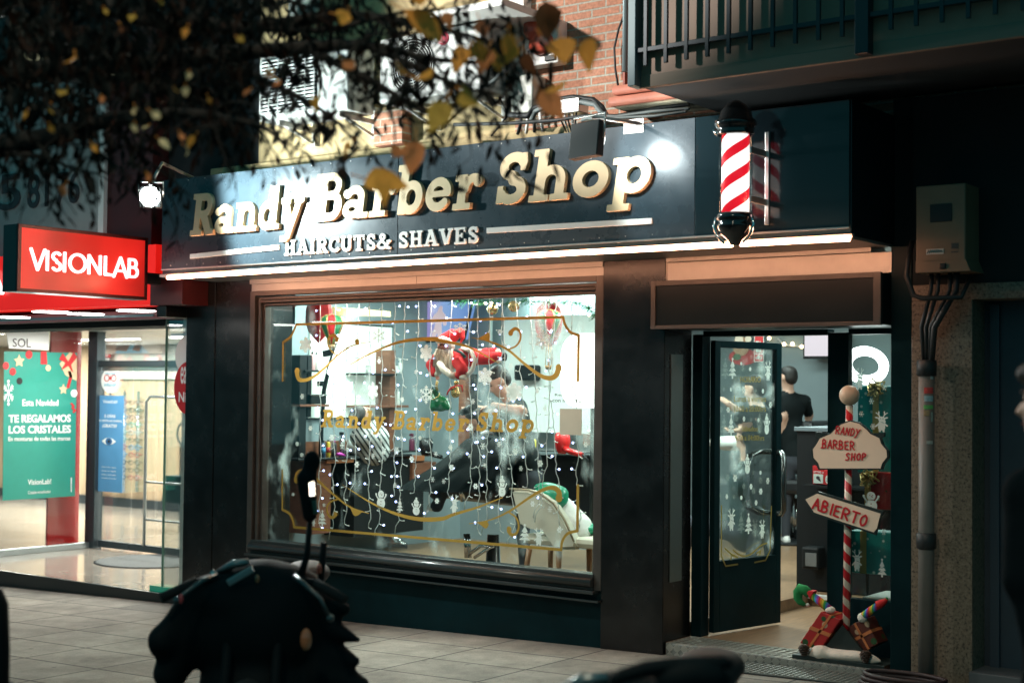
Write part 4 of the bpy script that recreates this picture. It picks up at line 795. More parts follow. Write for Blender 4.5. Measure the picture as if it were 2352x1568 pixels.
MB().box(a-.004, 8.85, OZ+.05, a+.004, 8.872, OC-.002).make('pane_edge', mat('green_edge', (.10, .25, .2), .2), op)
MB().box(a-.16, 8.84, OZ, -10.37, 8.98, OZ+.055, .004).make('shoe_block', mat('green_lit_shoe', (.01, .06, .045), .1, emit=.15, ecol=(.02, .8, .5)), op)
MB().box(-10.62, 8.845, 2.30, -10.37, 8.86, 2.32).make('rail', MATS['brushed_steel'], op)
# tall pull bars and grid of a steel rail seen in the door
x0, x1 = P('R5', 1015, 1300, OYD-.05).x, P('R5', 1200, 1300, OYD-.05).x; zt = P('R5', 1100, 1268, OYD-.05).z
m = MB(); m.tube([(x0, OYD-.06, OZ+.1), (x0, OYD-.06, zt-.06), (x0+.06, OYD-.06, zt), (x1+.3, OYD-.06, zt)], .018, 8)
for yy in (185, 445): z = P('S3', 1060, yy, OYD-.05).z; m.tube([(x0, OYD-.06, z), (-10.5, OYD-.06, z)], .012, 8)
m.make('pull_bar', MATS['brushed_steel'], op)
# ceiling downlights in the entrance
M_DOWN = mat('downlight', (1, 1, 1), .3, emit=14, ecol=(1, .97, .92))
for s, x, y in (('R5', 938, 678), ('R5', 355, 686), ('R5', 85, 722), ('R5', 590, 700)):
    p = PZ(s, x, y, OC-.004)
    d = MB(); d.lathe([(.16, 0), (.16, .006)], (0, 0, 0), 24); o = d.make('ceiling_spot', M_DOWN, op); o.location = (p.x, p.y, p.z-.002)
lb = MB()
for (x, y) in ((-12.2, 12.6), (-14.2, 12.4), (-16.5, 12.6)): lb.box(x-.7, y-.03, OC-.012, x+.7, y+.03, OC-.002)
lb.make('strip_light', M_DOWN, op)
# fascia box: glowing red, with the rest of a white letter at the picture edge
M_REDLIT = mat('red_lit_acrylic', (.6, .02, .015), .3, emit=.62, ecol=(1.0, .012, .008))
a = P('R5', 1062, 600, 8.55).x
MB().box(-24, 8.56, P('R5', 600, 665, 8.55).z+.02, a, 8.82, 3.12, .004).make('fascia_box', M_REDLIT, op)
MB().box(a+.004, 8.5, 2.56, -10.07, 8.8, 2.80, .003).make('fascia_return', M_RED, op)
MB().box(a+.002, 8.58, 2.46, -10.38, 8.82, 2.558, .003).make('fascia_underside', M_PLINTH, op)
MB().box(-24, 8.545, 2.465, a, 8.56, 2.485).make('fascia_trim', MATS['brushed_steel'], op)
q = quadY('R5', -110, 400, 25, 565, 8.53); loops = trace([('p', [(0, 0), (.5, 1), (1, 0)], .22), B4(.2, .25, .8, .42)], 0, .03); link('fascia_letter', loops_mesh(loops, .02, 0, bbox_map(loops, q)), mat('letter_lit', (1, 1, 1), .4, emit=1.6, ecol=(1, .95, .93)), op)
MB().box(-10.36, 8.80, 2.78, -9.95, 9.3, 3.7).make('corner_cladding', M_DKWALL, op)
# upper grey cladding with the telephone number
up2 = T('phone_panel', 'grey cladding panel with dark telephone digits above red fascia', 'sign', (-13, 8.8, 3.1))
xr = P('R1', 700, 1300, 8.74).x
MB().box(-24, 8.75, 3.13, xr, 8.94, 5.2, .004).make('cladding', M_GREYP, up2)
MB().box(xr+.004, 8.70, 3.10, xr+.085, 8.94, 5.2, .004).make('white_strip', M_WHITE, up2)
MB().box(xr+.09, 8.74, 3.10, xr+.75, 8.94, 5.2, .004).make('red_cladding', M_RED, up2)
MB().box(-24, 8.68, 3.10, xr+.75, 8.75, 3.128, .003).make('ledge', MATS['brushed_steel'], up2)
M_DIG = mat('dark_digits', (.035, .025, .03), .5)
def digits(txt, s, x0, y0, x1, y1, Y):
    q = quadY(s, x0, y0, x1, y1, Y)
    link('digits', text_mesh(txt, q, .01, .012), M_DIG, up2)
digits('45', 'R1', -190, 1232, 140, 1440, 8.742); digits('81', 'R1', 192, 1205, 332, 1425, 8.742); digits('76', 'R1', 388, 1190, 545, 1400, 8.742)
# projecting lit sign, seen along the street
bs = T('projecting_sign', 'red lit box sign with white capitals projecting over the pavement', 'sign', (-10.3, 7.6, 2.6))
SX = -10.30
c = [PX('R5', 125, 75, SX), PX('R5', 1020, 175, SX), PX('R5', 1012, 600, SX), PX('R5', 112, 545, SX)]
y0, y1 = (c[0].y+c[3].y)/2, (c[1].y+c[2].y)/2; z0, z1 = (c[2].z+c[3].z)/2, (c[0].z+c[1].z)/2
M_SGF = mat('dark_red_frame', (.10, .014, .012), .35, .3)
MB().box(SX-.20, y0, z0, SX-.012, y1, z1, .004).make('box', M_PLINTH, bs)
MB().box(SX-.012, y0, z1-.028, SX+.006, y1, z1, .003).box(SX-.012, y0, z0, SX+.006, y1, z0+.028, .003).box(SX-.012, y0, z0+.028, SX+.006, y0+.035, z1-.028, .003).box(SX-.012, y1-.03, z0+.028, SX+.006, y1, z1-.028, .003).make('frame', M_SGF, bs)
def redface():
    m = mat('red_lit_face', (.5, .03, .02), .3, emit=.5, ecol=(1, .02, .015)); N, L, b = nodes_of(m); tc = N.new('ShaderNodeTexCoord'); n = N.new('ShaderNodeTexNoise'); n.inputs['Scale'].default_value = 1.6; n.inputs['Detail'].default_value = 1; L.new(tc.outputs['Object'], n.inputs['Vector'])
    r = N.new('ShaderNodeMapRange'); r.inputs[1].default_value = .35; r.inputs[2].default_value = .65; r.inputs[3].default_value = .22; r.inputs[4].default_value = .75; L.new(n.outputs['Fac'], r.inputs[0]); L.new(r.outputs[0], b.inputs['Emission Strength']); return m
MB().box(SX-.012, y0+.035, z0+.028, SX-.004, y1-.03, z1-.028).make('lit_face', redface(), bs)
def sans(word, polys, slant=0): pass
SANS = {'V': [('p', [(0, 1), (.36, .02), (.72, 1)], .135)], 'I': [B4(0, 0, .135, 1)], 'S': [('p', arc(.26, .74, .2, .18, 35, 262, 14)+arc(.27, .26, .21, .19, 85, -150, 14), .13)], 'O': [ring(.48, .5, .43, .43, .135)], 'N': [B4(0, 0, .13, 1), B4(.63, 0, .76, 1), ('p', [(.07, .94), (.69, .06)], .13)],
        'L': [B4(0, 0, .135, 1), B4(0, 0, .50, .12)], 'A': [('p', [(.0, .0), (.38, .98), (.76, .0)], .13), B4(.16, .25, .6, .36)], 'B': [B4(0, 0, .135, 1), ('p', [(.08, .94), (.3, .94)]+arc(.3, .74, .18, .2, 90, -90)+[(.08, .54)], .125), ('p', [(.08, .54), (.34, .54)]+arc(.34, .3, .22, .24, 90, -90)+[(.08, .06)], .125)]}
ADV = {'V': .80, 'I': .30, 'S': .62, 'O': 1.04, 'N': .92, 'L': .56, 'A': .82, 'B': .7}
pen = 0; L_ = []
for ch in 'VISIONLAB': L_.append((trace(SANS[ch], 0, .03, ), pen)); pen += ADV[ch]
allp = np.concatenate([q+np.array([o, 0]) for g, o in L_ for q in g]); u0, u1 = allp[:, 0].min(), allp[:, 0].max()
e0, e1 = PX('R5', 200, 400, SX), PX('R5', 952, 440, SX); lb_, lt_ = (PX('R5', 240, 405, SX).z+PX('R5', 920, 443, SX).z)/2, (PX('R5', 240, 260, SX).z+PX('R5', 920, 310, SX).z)/2
M_LIT = mat('white_lit_letter', (1, 1, 1), .4, emit=1.25, ecol=(1, .96, .95))
for g, o in L_:
    fn = lambda co, o=o: np.stack([SX+.003+co[:, 2], e0.y+(co[:, 0]+o-u0)/(u1-u0)*(e1.y-e0.y), lb_+co[:, 1]*(lt_-lb_)], 1)
    link('letter', loops_mesh(g, .014, 0, fn), M_LIT, bs)
MB().box(SX-.16, y1, z0+.15, SX-.06, 8.75, z0+.25, .004).make('wall_arm', M_PLINTH, bs)
# a second, unlit projecting sign higher up, mostly behind the branches
SX2 = -11.3
b2 = T('unlit_projecting_sign', 'dark unlit projecting sign with cream capitals behind the branches', 'sign', (SX2, 8, 4))
qa, qb = PX('R1', 60, 250, SX2), PX('R1', 1000, 620, SX2)
MB().box(SX2-.15, qa.y, qb.z-.05, SX2-.004, qb.y, qa.z+.25, .004).make('box', mat('teal_black_panel', (.012, .02, .022), .4), b2)
t0, t1, t2, t3 = PX('R1', 165, 415, SX2), PX('R1', 920, 545, SX2), PX('R1', 920, 475, SX2), PX('R1', 165, 335, SX2)
link('lettering', text_mesh('URE  SI UP', [t0, t1, t2, t3], .006, .02), mat('cream_letter_glow', (.55, .52, .36), .5, emit=.10, ecol=(.8, .8, .5)), b2)  # faint glow painted into the letters although the sign is unlit
MB().box(SX2-.1, qb.y, qa.z, SX2-.05, 8.9, qa.z+.06).make('wall_arm', M_PLINTH, b2)
bn = T('red_banner', 'dim red hanging banner behind the branches', 'banner', (-10.7, 8.6, 4))
q = quadY('R1', 985, 110, 1075, 690, 8.45); MB().box(q[0].x, 8.44, q[0].z, q[2].x, 8.455, q[2].z).make('cloth', M_RED, bn); MB().tube([(q[0].x-.03, 8.447, q[2].z+.01), (q[2].x+.03, 8.447, q[2].z+.01)], .015, 8).make('rod', M_TRIM, bn)
# ---------------- posters and stickers
M_GRN = mat('poster_green', (.02, .26, .20), .45, var=.05); M_WTXT = mat('white_ink', (.85, .87, .86), .6); M_TAN = mat('biscuit', (.62, .48, .30), .6); M_RIB = mat('ribbon_red', (.55, .02, .025), .45)
XP = OXL+.012
gp = T('christmas_poster', 'large green poster with white sale lettering and biscuit stars', 'poster', (XP, 9.7, .5))
cs = [PX('S3', 17, 310, XP), PX('S3', 515, 279, XP), PX('R5', 530, 966, XP), PX('R5', 27, 955, XP)]
MB().prism(cs, (.003, 0, 0)).make('sheet', M_GRN, gp)
def px_text(txt, par, m, s, x0, y0, x1, y1, dy0, dy1, X=XP+.006, bold=.0, nm='lettering'):
    """baseline left (x0,y0) and right (x1,y1), heights dy0/dy1 upwards"""
    q = [PX(s, x0, y0, X), PX(s, x1, y1, X), PX(s, x1, y1-dy1, X), PX(s, x0, y0-dy0, X)]; link(nm, text_mesh(txt, q, .001, bold), m, par)
px_text('Esta Navidad', gp, M_WTXT, 'R5', 155, 1331, 402, 1330, 45, 42, bold=.012)
px_text('TE REGALAMOS', gp, M_WTXT, 'R5', 60, 1447, 488, 1443, 55, 54, bold=.03)
px_text('LOS CRISTALES', gp, M_WTXT, 'R5', 60, 1522, 488, 1517, 55, 54, bold=.03)
px_text('En monturas de todas las marcas', gp, M_WTXT, 'R5', 58, 1573, 484, 1568, 30, 28, bold=.01)
px_text('VisionLab!', gp, M_WTXT, 'S3', 192, 202, 352, 195, 38, 36, bold=.012)
px_text('Cristales monofocales', gp, M_WTXT, 'S3', 193, 266, 347, 256, 22, 20)
MB().prism([PX('S3', 488, 250, XP+.006), PX('S3', 494, 250, XP+.006), PX('S3', 494, 152, XP+.006), PX('S3', 488, 152, XP+.006)], (.001, 0, 0)).make('small_print', M_WTXT, gp)
def star(n=5, r=.45): return [('g', [((r if k % 2 else 1)*math.sin(math.pi*k/n), (r if k % 2 else 1)*math.cos(math.pi*k/n)) for k in range(2*n)])]
def px_shape(prims, s, cx, cy, rx, ry, m, par, nm, X=XP+.007, res=.06, th=.002):
    q = [PX(s, cx-rx, cy+ry, X), PX(s, cx+rx, cy+ry, X), PX(s, cx+rx, cy-ry, X), PX(s, cx-rx, cy-ry, X)]; l = trace(prims, 0, res); link(nm, loops_mesh(l, th, 0, bbox_map(l, q)), m, par)
for cx, cy, r in ((132, 1018, 36), (437, 1213, 30)): px_shape(star(5, .5), 'R5', cx, cy, r, r*1.15, M_TAN, gp, 'biscuit_star')
for cx, cy, r, mm in ((200, 978, 24, M_RIB), (332, 1070, 18, M_TAN), (510, 1245, 22, M_WTXT), (135, 1160, 20, M_PLINTH), (40, 1055, 22, M_RIB), (88, 1095, 22, M_RIB)): px_shape([('o', 0, 0, 1)], 'R5', cx, cy, r, r*1.2, mm, gp, 'bauble')
px_shape([('p', [(0, 1), (.3, .4), (.1, 0), (.5, -.5), (.3, -1)], .3)], 'R5', 505, 1345, 20, 34, M_RIB, gp, 'curled_ribbon'); px_shape([B4(-.3, -1, .3, 1)], 'R5', 303, 1000, 22, 45, M_RIB, gp, 'curled_ribbon')
px_shape([('g', [(-1, .2), (.2, 1), (1, .7), (1, -1), (-.3, -.6)])], 'R5', 470, 1060, 60, 100, M_TAN, gp, 'gift_card'); px_shape([('g', [(-1, .3), (-.6, .9), (0, .1), (.6, 1), (1, .5), (.3, -.2), (.6, -1), (0, -.3), (-.8, -.7), (-.3, 0)])], 'R5', 470, 1030, 62, 70, M_RIB, gp, 'bow', X=XP+.01)
px_shape([('p', [(0, 1), (.1, .4), (-.1, -1)], .2)], 'R5', 478, 1150, 20, 60, M_RIB, gp, 'curled_ribbon')
SNOWA = [('p', [(0, 0), (math.cos(a_), math.sin(a_))], .13) for a_ in [k*math.pi/3+.5236 for k in range(6)]]
for k in range(6):
    a_ = k*math.pi/3+.5236
    for f_ in (.5, .78):
        for s_ in (-1, 1): SNOWA.append(('p', [(f_*math.cos(a_), f_*math.sin(a_)), (f_*math.cos(a_)+.26*math.cos(a_+s_*.9), f_*math.sin(a_)+.26*math.sin(a_+s_*.9))], .10))
px_shape(SNOWA, 'R5', 58, 1240, 34, 92, M_WTXT, gp, 'snowflake', res=.035)
so = T('shelf_header', 'white header board with dark SOL capitals in the glass', 'sign', (XP, 9.5, 2.0))
MB().prism([PX('R5', 60, 935, XP), PX('R5', 335, 948, XP), PX('R5', 337, 810, XP), PX('R5', 42, 820, XP)], (.004, 0, 0)).make('board', M_WTXT, so)
px_text('SOL', so, M_DIG, 'R5', 88, 925, 213, 930, 58, 62, X=XP+.008)
rb = T('red_display_board', 'tall glossy red display board behind the entrance glass', 'board', (OXL-.3, 10.2, 0))
XR = OXL-.25
cs = [PX('S3', 312, 625, XR), PX('S3', 528, 610, XR), PX('R5', 553, 812, XR), PX('R5', 345, 812, XR)]; zz = OZ
cs[0].z = zz; cs[1].z = zz
MB().prism(cs, (.03, 0, 0)).make('panel', mat('gloss_red', (.34, .012, .012), .22, coat=.3), rb)
# blue leaflet, oval sticker and tags on the door glass
YP = OYD+.004
bl = T('blue_poster', 'narrow sky blue poster with eye drawing on glass door', 'poster', (-12.4, YP, 1))
q = quadY('R5', 668, 1258, 855, 1258, YP); zb_ = P('S3', 750, 250, YP).z; q = [Vector((q[0].x, YP, zb_)), Vector((q[1].x, YP, zb_)), q[2], q[3]]
MB().prism(q, (0, -.003, 0)).make('sheet', mat('sky_blue', (.10, .30, .55), .45, var=.06), bl)
def py_text(txt, par, m, s, x0, y0, x1, y1, Y=YP-.004, bold=0, nm='lettering'):
    link(nm, text_mesh(txt, quadY(s, x0, y0, x1, y1, Y), .001, bold), m, par)
py_text('VisionLab!', bl, M_WTXT, 'R5', 710, 1288, 808, 1314); py_text('5 DÍAS', bl, M_WTXT, 'R5', 720, 1385, 795, 1413, bold=.02); py_text('DE LENTILLAS DIARIAS,', bl, M_WTXT, 'R5', 676, 1424, 842, 1446, bold=.01); py_text('¡GRATIS!', bl, M_WTXT, 'R5', 706, 1455, 804, 1487, bold=.02)
for yy, t_ in ((72, 'Abre los ojos,'), (98, 'tienes un regalo.'), (124, 'Entra y descubre'), (148, 'un mundo de ventajas.')): py_text(t_, bl, M_WTXT, 'S3', 700, yy, 800, yy+18)
def py_shape(prims, s, cx, cy, rx, ry, m, par, nm, Y=YP-.004, res=.06, th=.0015):
    l = trace(prims, 0, res); link(nm, loops_mesh(l, th, 0, bbox_map(l, quadY(s, cx-rx, cy-ry, cx+rx, cy+ry, Y))), m, par)
eye_c = (750, 1575)
py_shape([('g', [(-1, 0), (-.5, .42), (0, .55), (.5, .42), (1, 0), (.5, -.42), (0, -.55), (-.5, -.42)])], 'R5', *eye_c, 48, 28, M_WTXT, bl, 'eye_white'); py_shape([('o', 0, 0, 1)], 'R5', *eye_c, 22, 25, mat('iris_blue', (.04, .15, .35), .4), bl, 'iris', Y=YP-.007); py_shape([('o', 0, 0, 1)], 'R5', *eye_c, 9, 10, M_DIG, bl, 'pupil', Y=YP-.009)
ov = T('oval_sticker', 'white oval sticker with spectacles drawing on the door glass', 'sticker', (-12.4, YP, 1.9))
py_shape([('o', 0, 0, 1)], 'R5', 760, 1158, 60, 86, M_WTXT, ov, 'disc', Y=YP); py_shape([ring(-.5, 0, .33, .45, .1), ring(.5, 0, .33, .45, .1), ('p', [(-.17, 0), (.17, 0)], .1), ('p', [(0, .3), (0, -.3)], .1)], 'R5', 760, 1140, 42, 24, M_RIB, ov, 'spectacles', Y=YP-.005)
py_text('infantil', ov, mat('light_blue_ink', (.15, .45, .6), .5), 'R5', 718, 1172, 798, 1196, YP-.005, .01); py_text('salud visual', ov, MATS['light_blue_ink'], 'R5', 728, 1100, 795, 1116, YP-.005)
tg = T('shelf_tag', 'black and red pennant tag reading SKATE over eyewear', 'tag', (-12.6, 14, 1.9))
YT = 14.46
py_shape([('g', [(-1, .5), (-.85, -.4), (0, -1), (.85, -.4), (1, .5), (1, .6), (-1, .6)])], 'R5', 716, 1010, 48, 36, M_DIG, tg, 'pennant', Y=YT); MB().prism(quadY('R5', 668, 966, 762, 996, YT-.004), (0, -.002, 0)).make('red_band', M_RIB, tg); py_text('SKATE', tg, M_WTXT, 'R5', 676, 1004, 754, 1026, YT-.006, .02); py_text('VisionLab!', tg, M_WTXT, 'R5', 684, 974, 746, 990, YT-.008)
tg2 = T('shelf_tag', 'white pennant tag with pale blue word over eyewear', 'tag', (-11.6, 14, 1.9))
py_shape([('g', [(-1, 1), (-1, -.55), (0, -1), (1, -.55), (1, 1)])], 'R5', 1046, 1035, 46, 40, M_WTXT, tg2, 'pennant', Y=YT); py_text('Reading', tg2, MATS['light_blue_ink'], 'R5', 1010, 1036, 1082, 1056, YT-.004, .01)
ph = T('portrait_poster', 'wide pale poster of a long-haired person in blue shirt', 'poster', (-12.5, 14.4, 2.1))
YPH = 14.44
MB().prism(quadY('R5', 612, 868, 1118, 972, YPH), (0, -.004, 0)).make('sheet', mat('photo_beige', (.52, .46, .40), .5), ph)
py_shape([('g', [(-1, -1), (-.6, .4), (0, 1), (.6, .4), (1, -1)])], 'R5', 905, 935, 120, 34, mat('shirt_blue', (.28, .45, .60), .6), ph, 'shirt', Y=YPH-.006); 
for cx, rx in ((845, 52), (945, 32)): py_shape([('g', [(-.2, 1), (.7, 1), (1, .1), (.5, -1), (-1, -.8), (-.5, 0)])], 'R5', cx, 912, rx, 44, mat('auburn', (.30, .12, .06), .5), ph, 'hair', Y=YPH-.008)
py_shape([('g', [(-1, 1), (1, 1), (.5, -1), (-.5, -1)])], 'R5', 900, 895, 26, 26, mat('photo_skin', (.55, .34, .25), .5), ph, 'neck', Y=YPH-.007)
rs = T('round_sticker', 'round red christmas sticker with white script on front glass', 'sticker', (-10.5, 8.84, 1.6))
YS = 8.848
q0 = P('R5', 1290, 1210, YS); 
py_shape([('g', [(math.cos(t*.1)*1 if 0 else max(-1, math.cos(t*.1)), math.sin(t*.1)) for t in range(16, 48)])], 'R5', 1248, 1208, 45, 182, M_RIB, rs, 'disc', Y=YS, res=.04)
py_shape([('g', [(math.cos(t*.1), math.sin(t*.1)) for t in range(16, 48)])], 'R5', 1252, 985, 42, 140, M_WTXT, rs, 'white_disc', Y=YS+.002, res=.04)
py_text('Ni', rs, M_WTXT, 'R5', 1232, 1235, 1282, 1305, YS-.003, .02); py_text('ea', rs, M_WTXT, 'R5', 1245, 1060, 1284, 1180, YS-.003, .01)
# eyewear racks on the wood wall: rods with rows of frames
for i, xx in enumerate((652, 752, 850, 945)):
    xr_ = P('R5', xx, 1300, 14.4).x; rk = T('eyewear_rack', 'steel rod rack of spectacles on the wood wall, %s' % ('nearest the corner post', 'left of the oval sticker', 'right of the oval sticker', 'nearest the pull bar')[i], 'rack', (xr_, 14.4, .5), 'eyewear racks')
    MB().tube([(xr_, 14.42, .2), (xr_, 14.42, 1.74)], .022, 8).make('rod', MATS['brushed_steel'], rk); m = MB(); R = random.Random(i)
    for k in range(11):
        z = .42+.115*k
        m = MB()
        for s in (-1, 1): m.tube([(xr_+s*.075+.055*math.cos(t*.6), 14.36, z+.035*math.sin(t*.6)) for t in range(11)], .009, 5)
        m.tube([(xr_-.02, 14.36, z+.01), (xr_+.02, 14.36, z+.01)], .009, 5).tube([(xr_-.13, 14.36, z+.015), (xr_-.13, 14.42, z)], .007, 5).tube([(xr_+.13, 14.36, z+.015), (xr_+.13, 14.42, z)], .007, 5)
        cc = R.choice([(.03, .03, .03), (.25, .05, .04), (.08, .18, .3), (.3, .3, .3), (.12, .08, .05), (.1, .25, .22)]); m.make('spectacle_frame', mat('frame_%d%d%d' % tuple(int(v*99) for v in cc), cc, .3), rk)
# entrance mat and small things
em = PZ('S3', 1010, 715, OZ); MB().lathe([(.62, 0), (.64, .006), (.6, .012)], (em.x+.2, em.y-.05, OZ), 40).make('entrance_mat', mat('grey_mat', (.10, .11, .11), .95, var=.3, vscale=60)); tag(bpy.data.objects['entrance_mat'], 'round grey mat on the polished optician entrance floor', 'mat')
st = T('wire_stool', 'dark basket hanging on white wall fitting inside optician', 'basket', (-11, 13, .8))
p = P('S3', 1230, 245, 12.6); MB().hexa([(p.x-.22, 12.5, p.z-.15), (p.x+.2, 12.5, p.z-.15), (p.x+.2, 12.8, p.z-.15), (p.x-.22, 12.8, p.z-.15), (p.x-.16, 12.5, p.z+.2), (p.x+.24, 12.5, p.z+.2), (p.x+.24, 12.8, p.z+.2), (p.x-.16, 12.8, p.z+.2)]).make('basket_body', mat('basket_teal', (.02, .07, .08), .6), st)
MB().tube([(p.x+.1+.15*math.cos(t*.35), 12.6, p.z+.75+.15*math.sin(t*.35)) for t in range(19)], .014, 6).make('ring', M_DARK, st); MB().box(p.x-.02, 12.62, OZ, p.x+.03, 12.66, p.z+.62).make('stand', MATS['brushed_steel'], st)
wc = T('white_cabinet', 'tall white display cabinet with glass shelves in the optician', 'cabinet', (-11.3, 13.9, 0))
MB().box(-11.6, 13.8, OZ, -10.6, 14.4, 1.85, .01).make('body', M_INT, wc); m = MB()
for z in (.5, .9, 1.3): m.box(-11.5, 13.7, z, -10.7, 13.8, z+.02)
m.make('shelf', M_GLASS, wc); MB().box(-11.52, 13.78, 1.0, -10.7, 13.799, 1.5).make('picture', mat('picture_tan', (.45, .36, .25), .5), wc)
# ================================================================ on the window glass: gold scrollwork and lettering
DYP = GY-.005
M_GOLDV = decal_mat('gold_vinyl', (.50, .33, .07), .25)
def uv(pts): return [(lambda p: (p.x, p.z))(P(s, x, y, DYP)) for s, x, y in pts]
def S(s, *xy): return [(s, x, y) for x, y in xy]
def smooth(pts, n=6):
    p = [np.array(q) for q in pts]; p = [2*p[0]-p[1]]+p+[2*p[-1]-p[-2]]; out = []
    for i in range(1, len(p)-2):
        for k in range(n):
            t = k/n; a, b, c, d = p[i-1], p[i], p[i+1], p[i+2]
            out.append(tuple(.5*((2*b)+(-a+c)*t+(2*a-5*b+4*c-d)*t*t+(-a+3*b-3*c+d)*t**3)))
    out.append(tuple(p[-2])); return out
def taper(n, w0, w1, w2): return [(w0+(w1-w0)*min(1, 2*i/(n-1)) if i < n/2 else w1+(w2-w1)*(2*i/(n-1)-1)) for i in range(n)]
gw = T('gold_window_lettering', 'gold scrollwork frame and slab lettering on the shop window glass', 'window lettering', (-7.6, DYP, 1.5))
def gold(name, prims, res=.006): 
    l = trace(prims, 0, res); fn = lambda co: np.stack([co[:, 0], DYP-co[:, 2], co[:, 1]], 1); link(name, loops_mesh(l, .001, 0, fn), M_GOLDV, gw)
WL = .021
def curve(pts, w0=WL, w1=WL, w2=WL, n=6): q = smooth(uv(pts), n); return ('p', q, taper(len(q), w0, w1, w2))
def dot(s, x, y, r): a = uv([(s, x, y)])[0]; return ('o', a[0], a[1], r)
gold('frame_line', [('p', uv(S('R6', (183, 1055), (187, 790))), WL*.8), curve(S('R6', (187, 790), (235, 755), (265, 700), (276, 668))), ('p', uv(S('R6', (276, 668))+S('R7', (1462, 332))), WL), curve(S('R7', (1462, 332), (1480, 400), (1525, 465), (1602, 495))), ('p', uv(S('R7', (1602, 495), (1595, 900))), WL*1.1)])
gold('frame_line', [('p', uv(S('S4', (163, 245), (163, 490))), WL*.8), curve(S('S4', (163, 490), (205, 515), (228, 555), (236, 600))), ('p', uv(S('S4', (236, 600))+S('S5', (846, 740))), WL), curve(S('S5', (846, 740), (852, 690), (885, 640), (946, 622))), ('p', uv(S('S5', (946, 622), (950, 342))), WL*1.1)])
gold('scroll', [curve(S('R6', (284, 985), (285, 1020), (300, 1047), (340, 1050), (400, 1025), (470, 970), (560, 882), (640, 825), (700, 803), (790, 787)), .05, .021, .006), dot('R6', 283, 990, .028), dot('R6', 696, 786, .024), curve(S('R6', (560, 882), (515, 845), (495, 795), (505, 755), (535, 742), (562, 765)), .012, .018, .03), dot('R6', 556, 772, .02)])
gold('long_arc', [curve(S('R6', (600, 973), (760, 882), (950, 800), (1100, 772), (1240, 768))+S('R7', (330, 537), (550, 580), (700, 640), (905, 757)), .004, .036, .004, 8)])
gold('scroll', [curve(S('R7', (640, 515), (720, 530), (800, 550), (960, 620), (1110, 745), (1250, 850), (1340, 878), (1395, 855), (1425, 790)), .006, .021, .05), dot('R7', 1422, 785, .028), dot('R7', 783, 498, .024), ('g', uv(S('R7', (700, 522), (760, 490), (805, 505), (800, 555)))), curve(S('R7', (960, 625), (1040, 590), (1078, 530), (1075, 465), (1035, 435), (990, 465)), .012, .018, .03), dot('R7', 992, 475, .022)])
gold('scroll', [curve(S('S4', (250, 310), (258, 268), (290, 252), (340, 270), (410, 335), (490, 405), (560, 460), (620, 490), (700, 515)), .05, .022, .006), dot('S4', 252, 300, .03), ('g', uv(S('S4', (585, 478), (665, 500), (632, 528), (605, 525)))), dot('S4', 618, 515, .022), curve(S('S4', (510, 425), (460, 445), (440, 485), (450, 525), (475, 540), (497, 520)), .012, .018, .03), dot('S4', 492, 518, .02)])
gold('long_arc', [curve(S('S4', (535, 335), (700, 440), (850, 510), (1000, 548), (1150, 548))+S('S5', (180, 520), (330, 475), (482, 415)), .004, .036, .008, 8)])
gold('scroll', [curve(S('S5', (275, 578), (400, 556), (525, 500), (650, 415), (740, 365), (795, 355), (830, 378), (835, 420)), .006, .022, .05), dot('S5', 832, 420, .03), ('g', uv(S('S5', (325, 572), (385, 562), (398, 585), (375, 608)))), dot('S5', 376, 588, .024), curve(S('S5', (525, 510), (565, 540), (582, 590), (570, 635), (540, 648), (518, 625)), .012, .018, .03), dot('S5', 522, 612, .022)])
zb0, zt0 = P('R6', 480, 1375, DYP).z, P('R6', 480, 1253, DYP).z
zb1, zt1 = P('R7', 60, 1340, DYP).z, P('R7', 740, 1183, DYP).z
slab_word('Randy', .2, P('R6', 445, 1375, DYP).x, P('R6', 895, 1290, DYP).x, zb0, zt0, DYP+.001, .001, M_GOLDV, gw, space=.10)
slab_word('Barber', .2, P('R6', 935, 1390, DYP).x, P('R7', 622, 1240, DYP).x, (zb0+zb1)/2, (zt0+zt1)/2, DYP+.001, .001, M_GOLDV, gw, space=.10)
slab_word('Shop', .2, P('R7', 683, 1350, DYP).x, P('R7', 1200, 1240, DYP).x, P('R7', 760, 1355, DYP).z, zt1, DYP+.001, .001, M_GOLDV, gw, space=.10)
# booking notice
nt_ = T('booking_notice', 'dark booking words above a blank beige card on the window', 'notice', (-6.1, DYP, 1.3))
link('lettering', text_mesh('Reserva ya', quadY('R7', 1388, 1016, 1624, 1048, DYP-.001), .0005, .01), M_DIG, nt_)
link('lettering', text_mesh('con nosotros', quadY('R7', 1366, 1064, 1648, 1097, DYP-.001), .0005, .01), M_DIG, nt_)
q = quadY('R7', 1434, 1150, 1628, 1390, DYP-.002); MB().box(q[0].x, DYP-.004, q[0].z, q[2].x, DYP-.001, q[2].z).make('card', mat('card_beige', (.50, .50, .40), .6, var=.05), nt_)
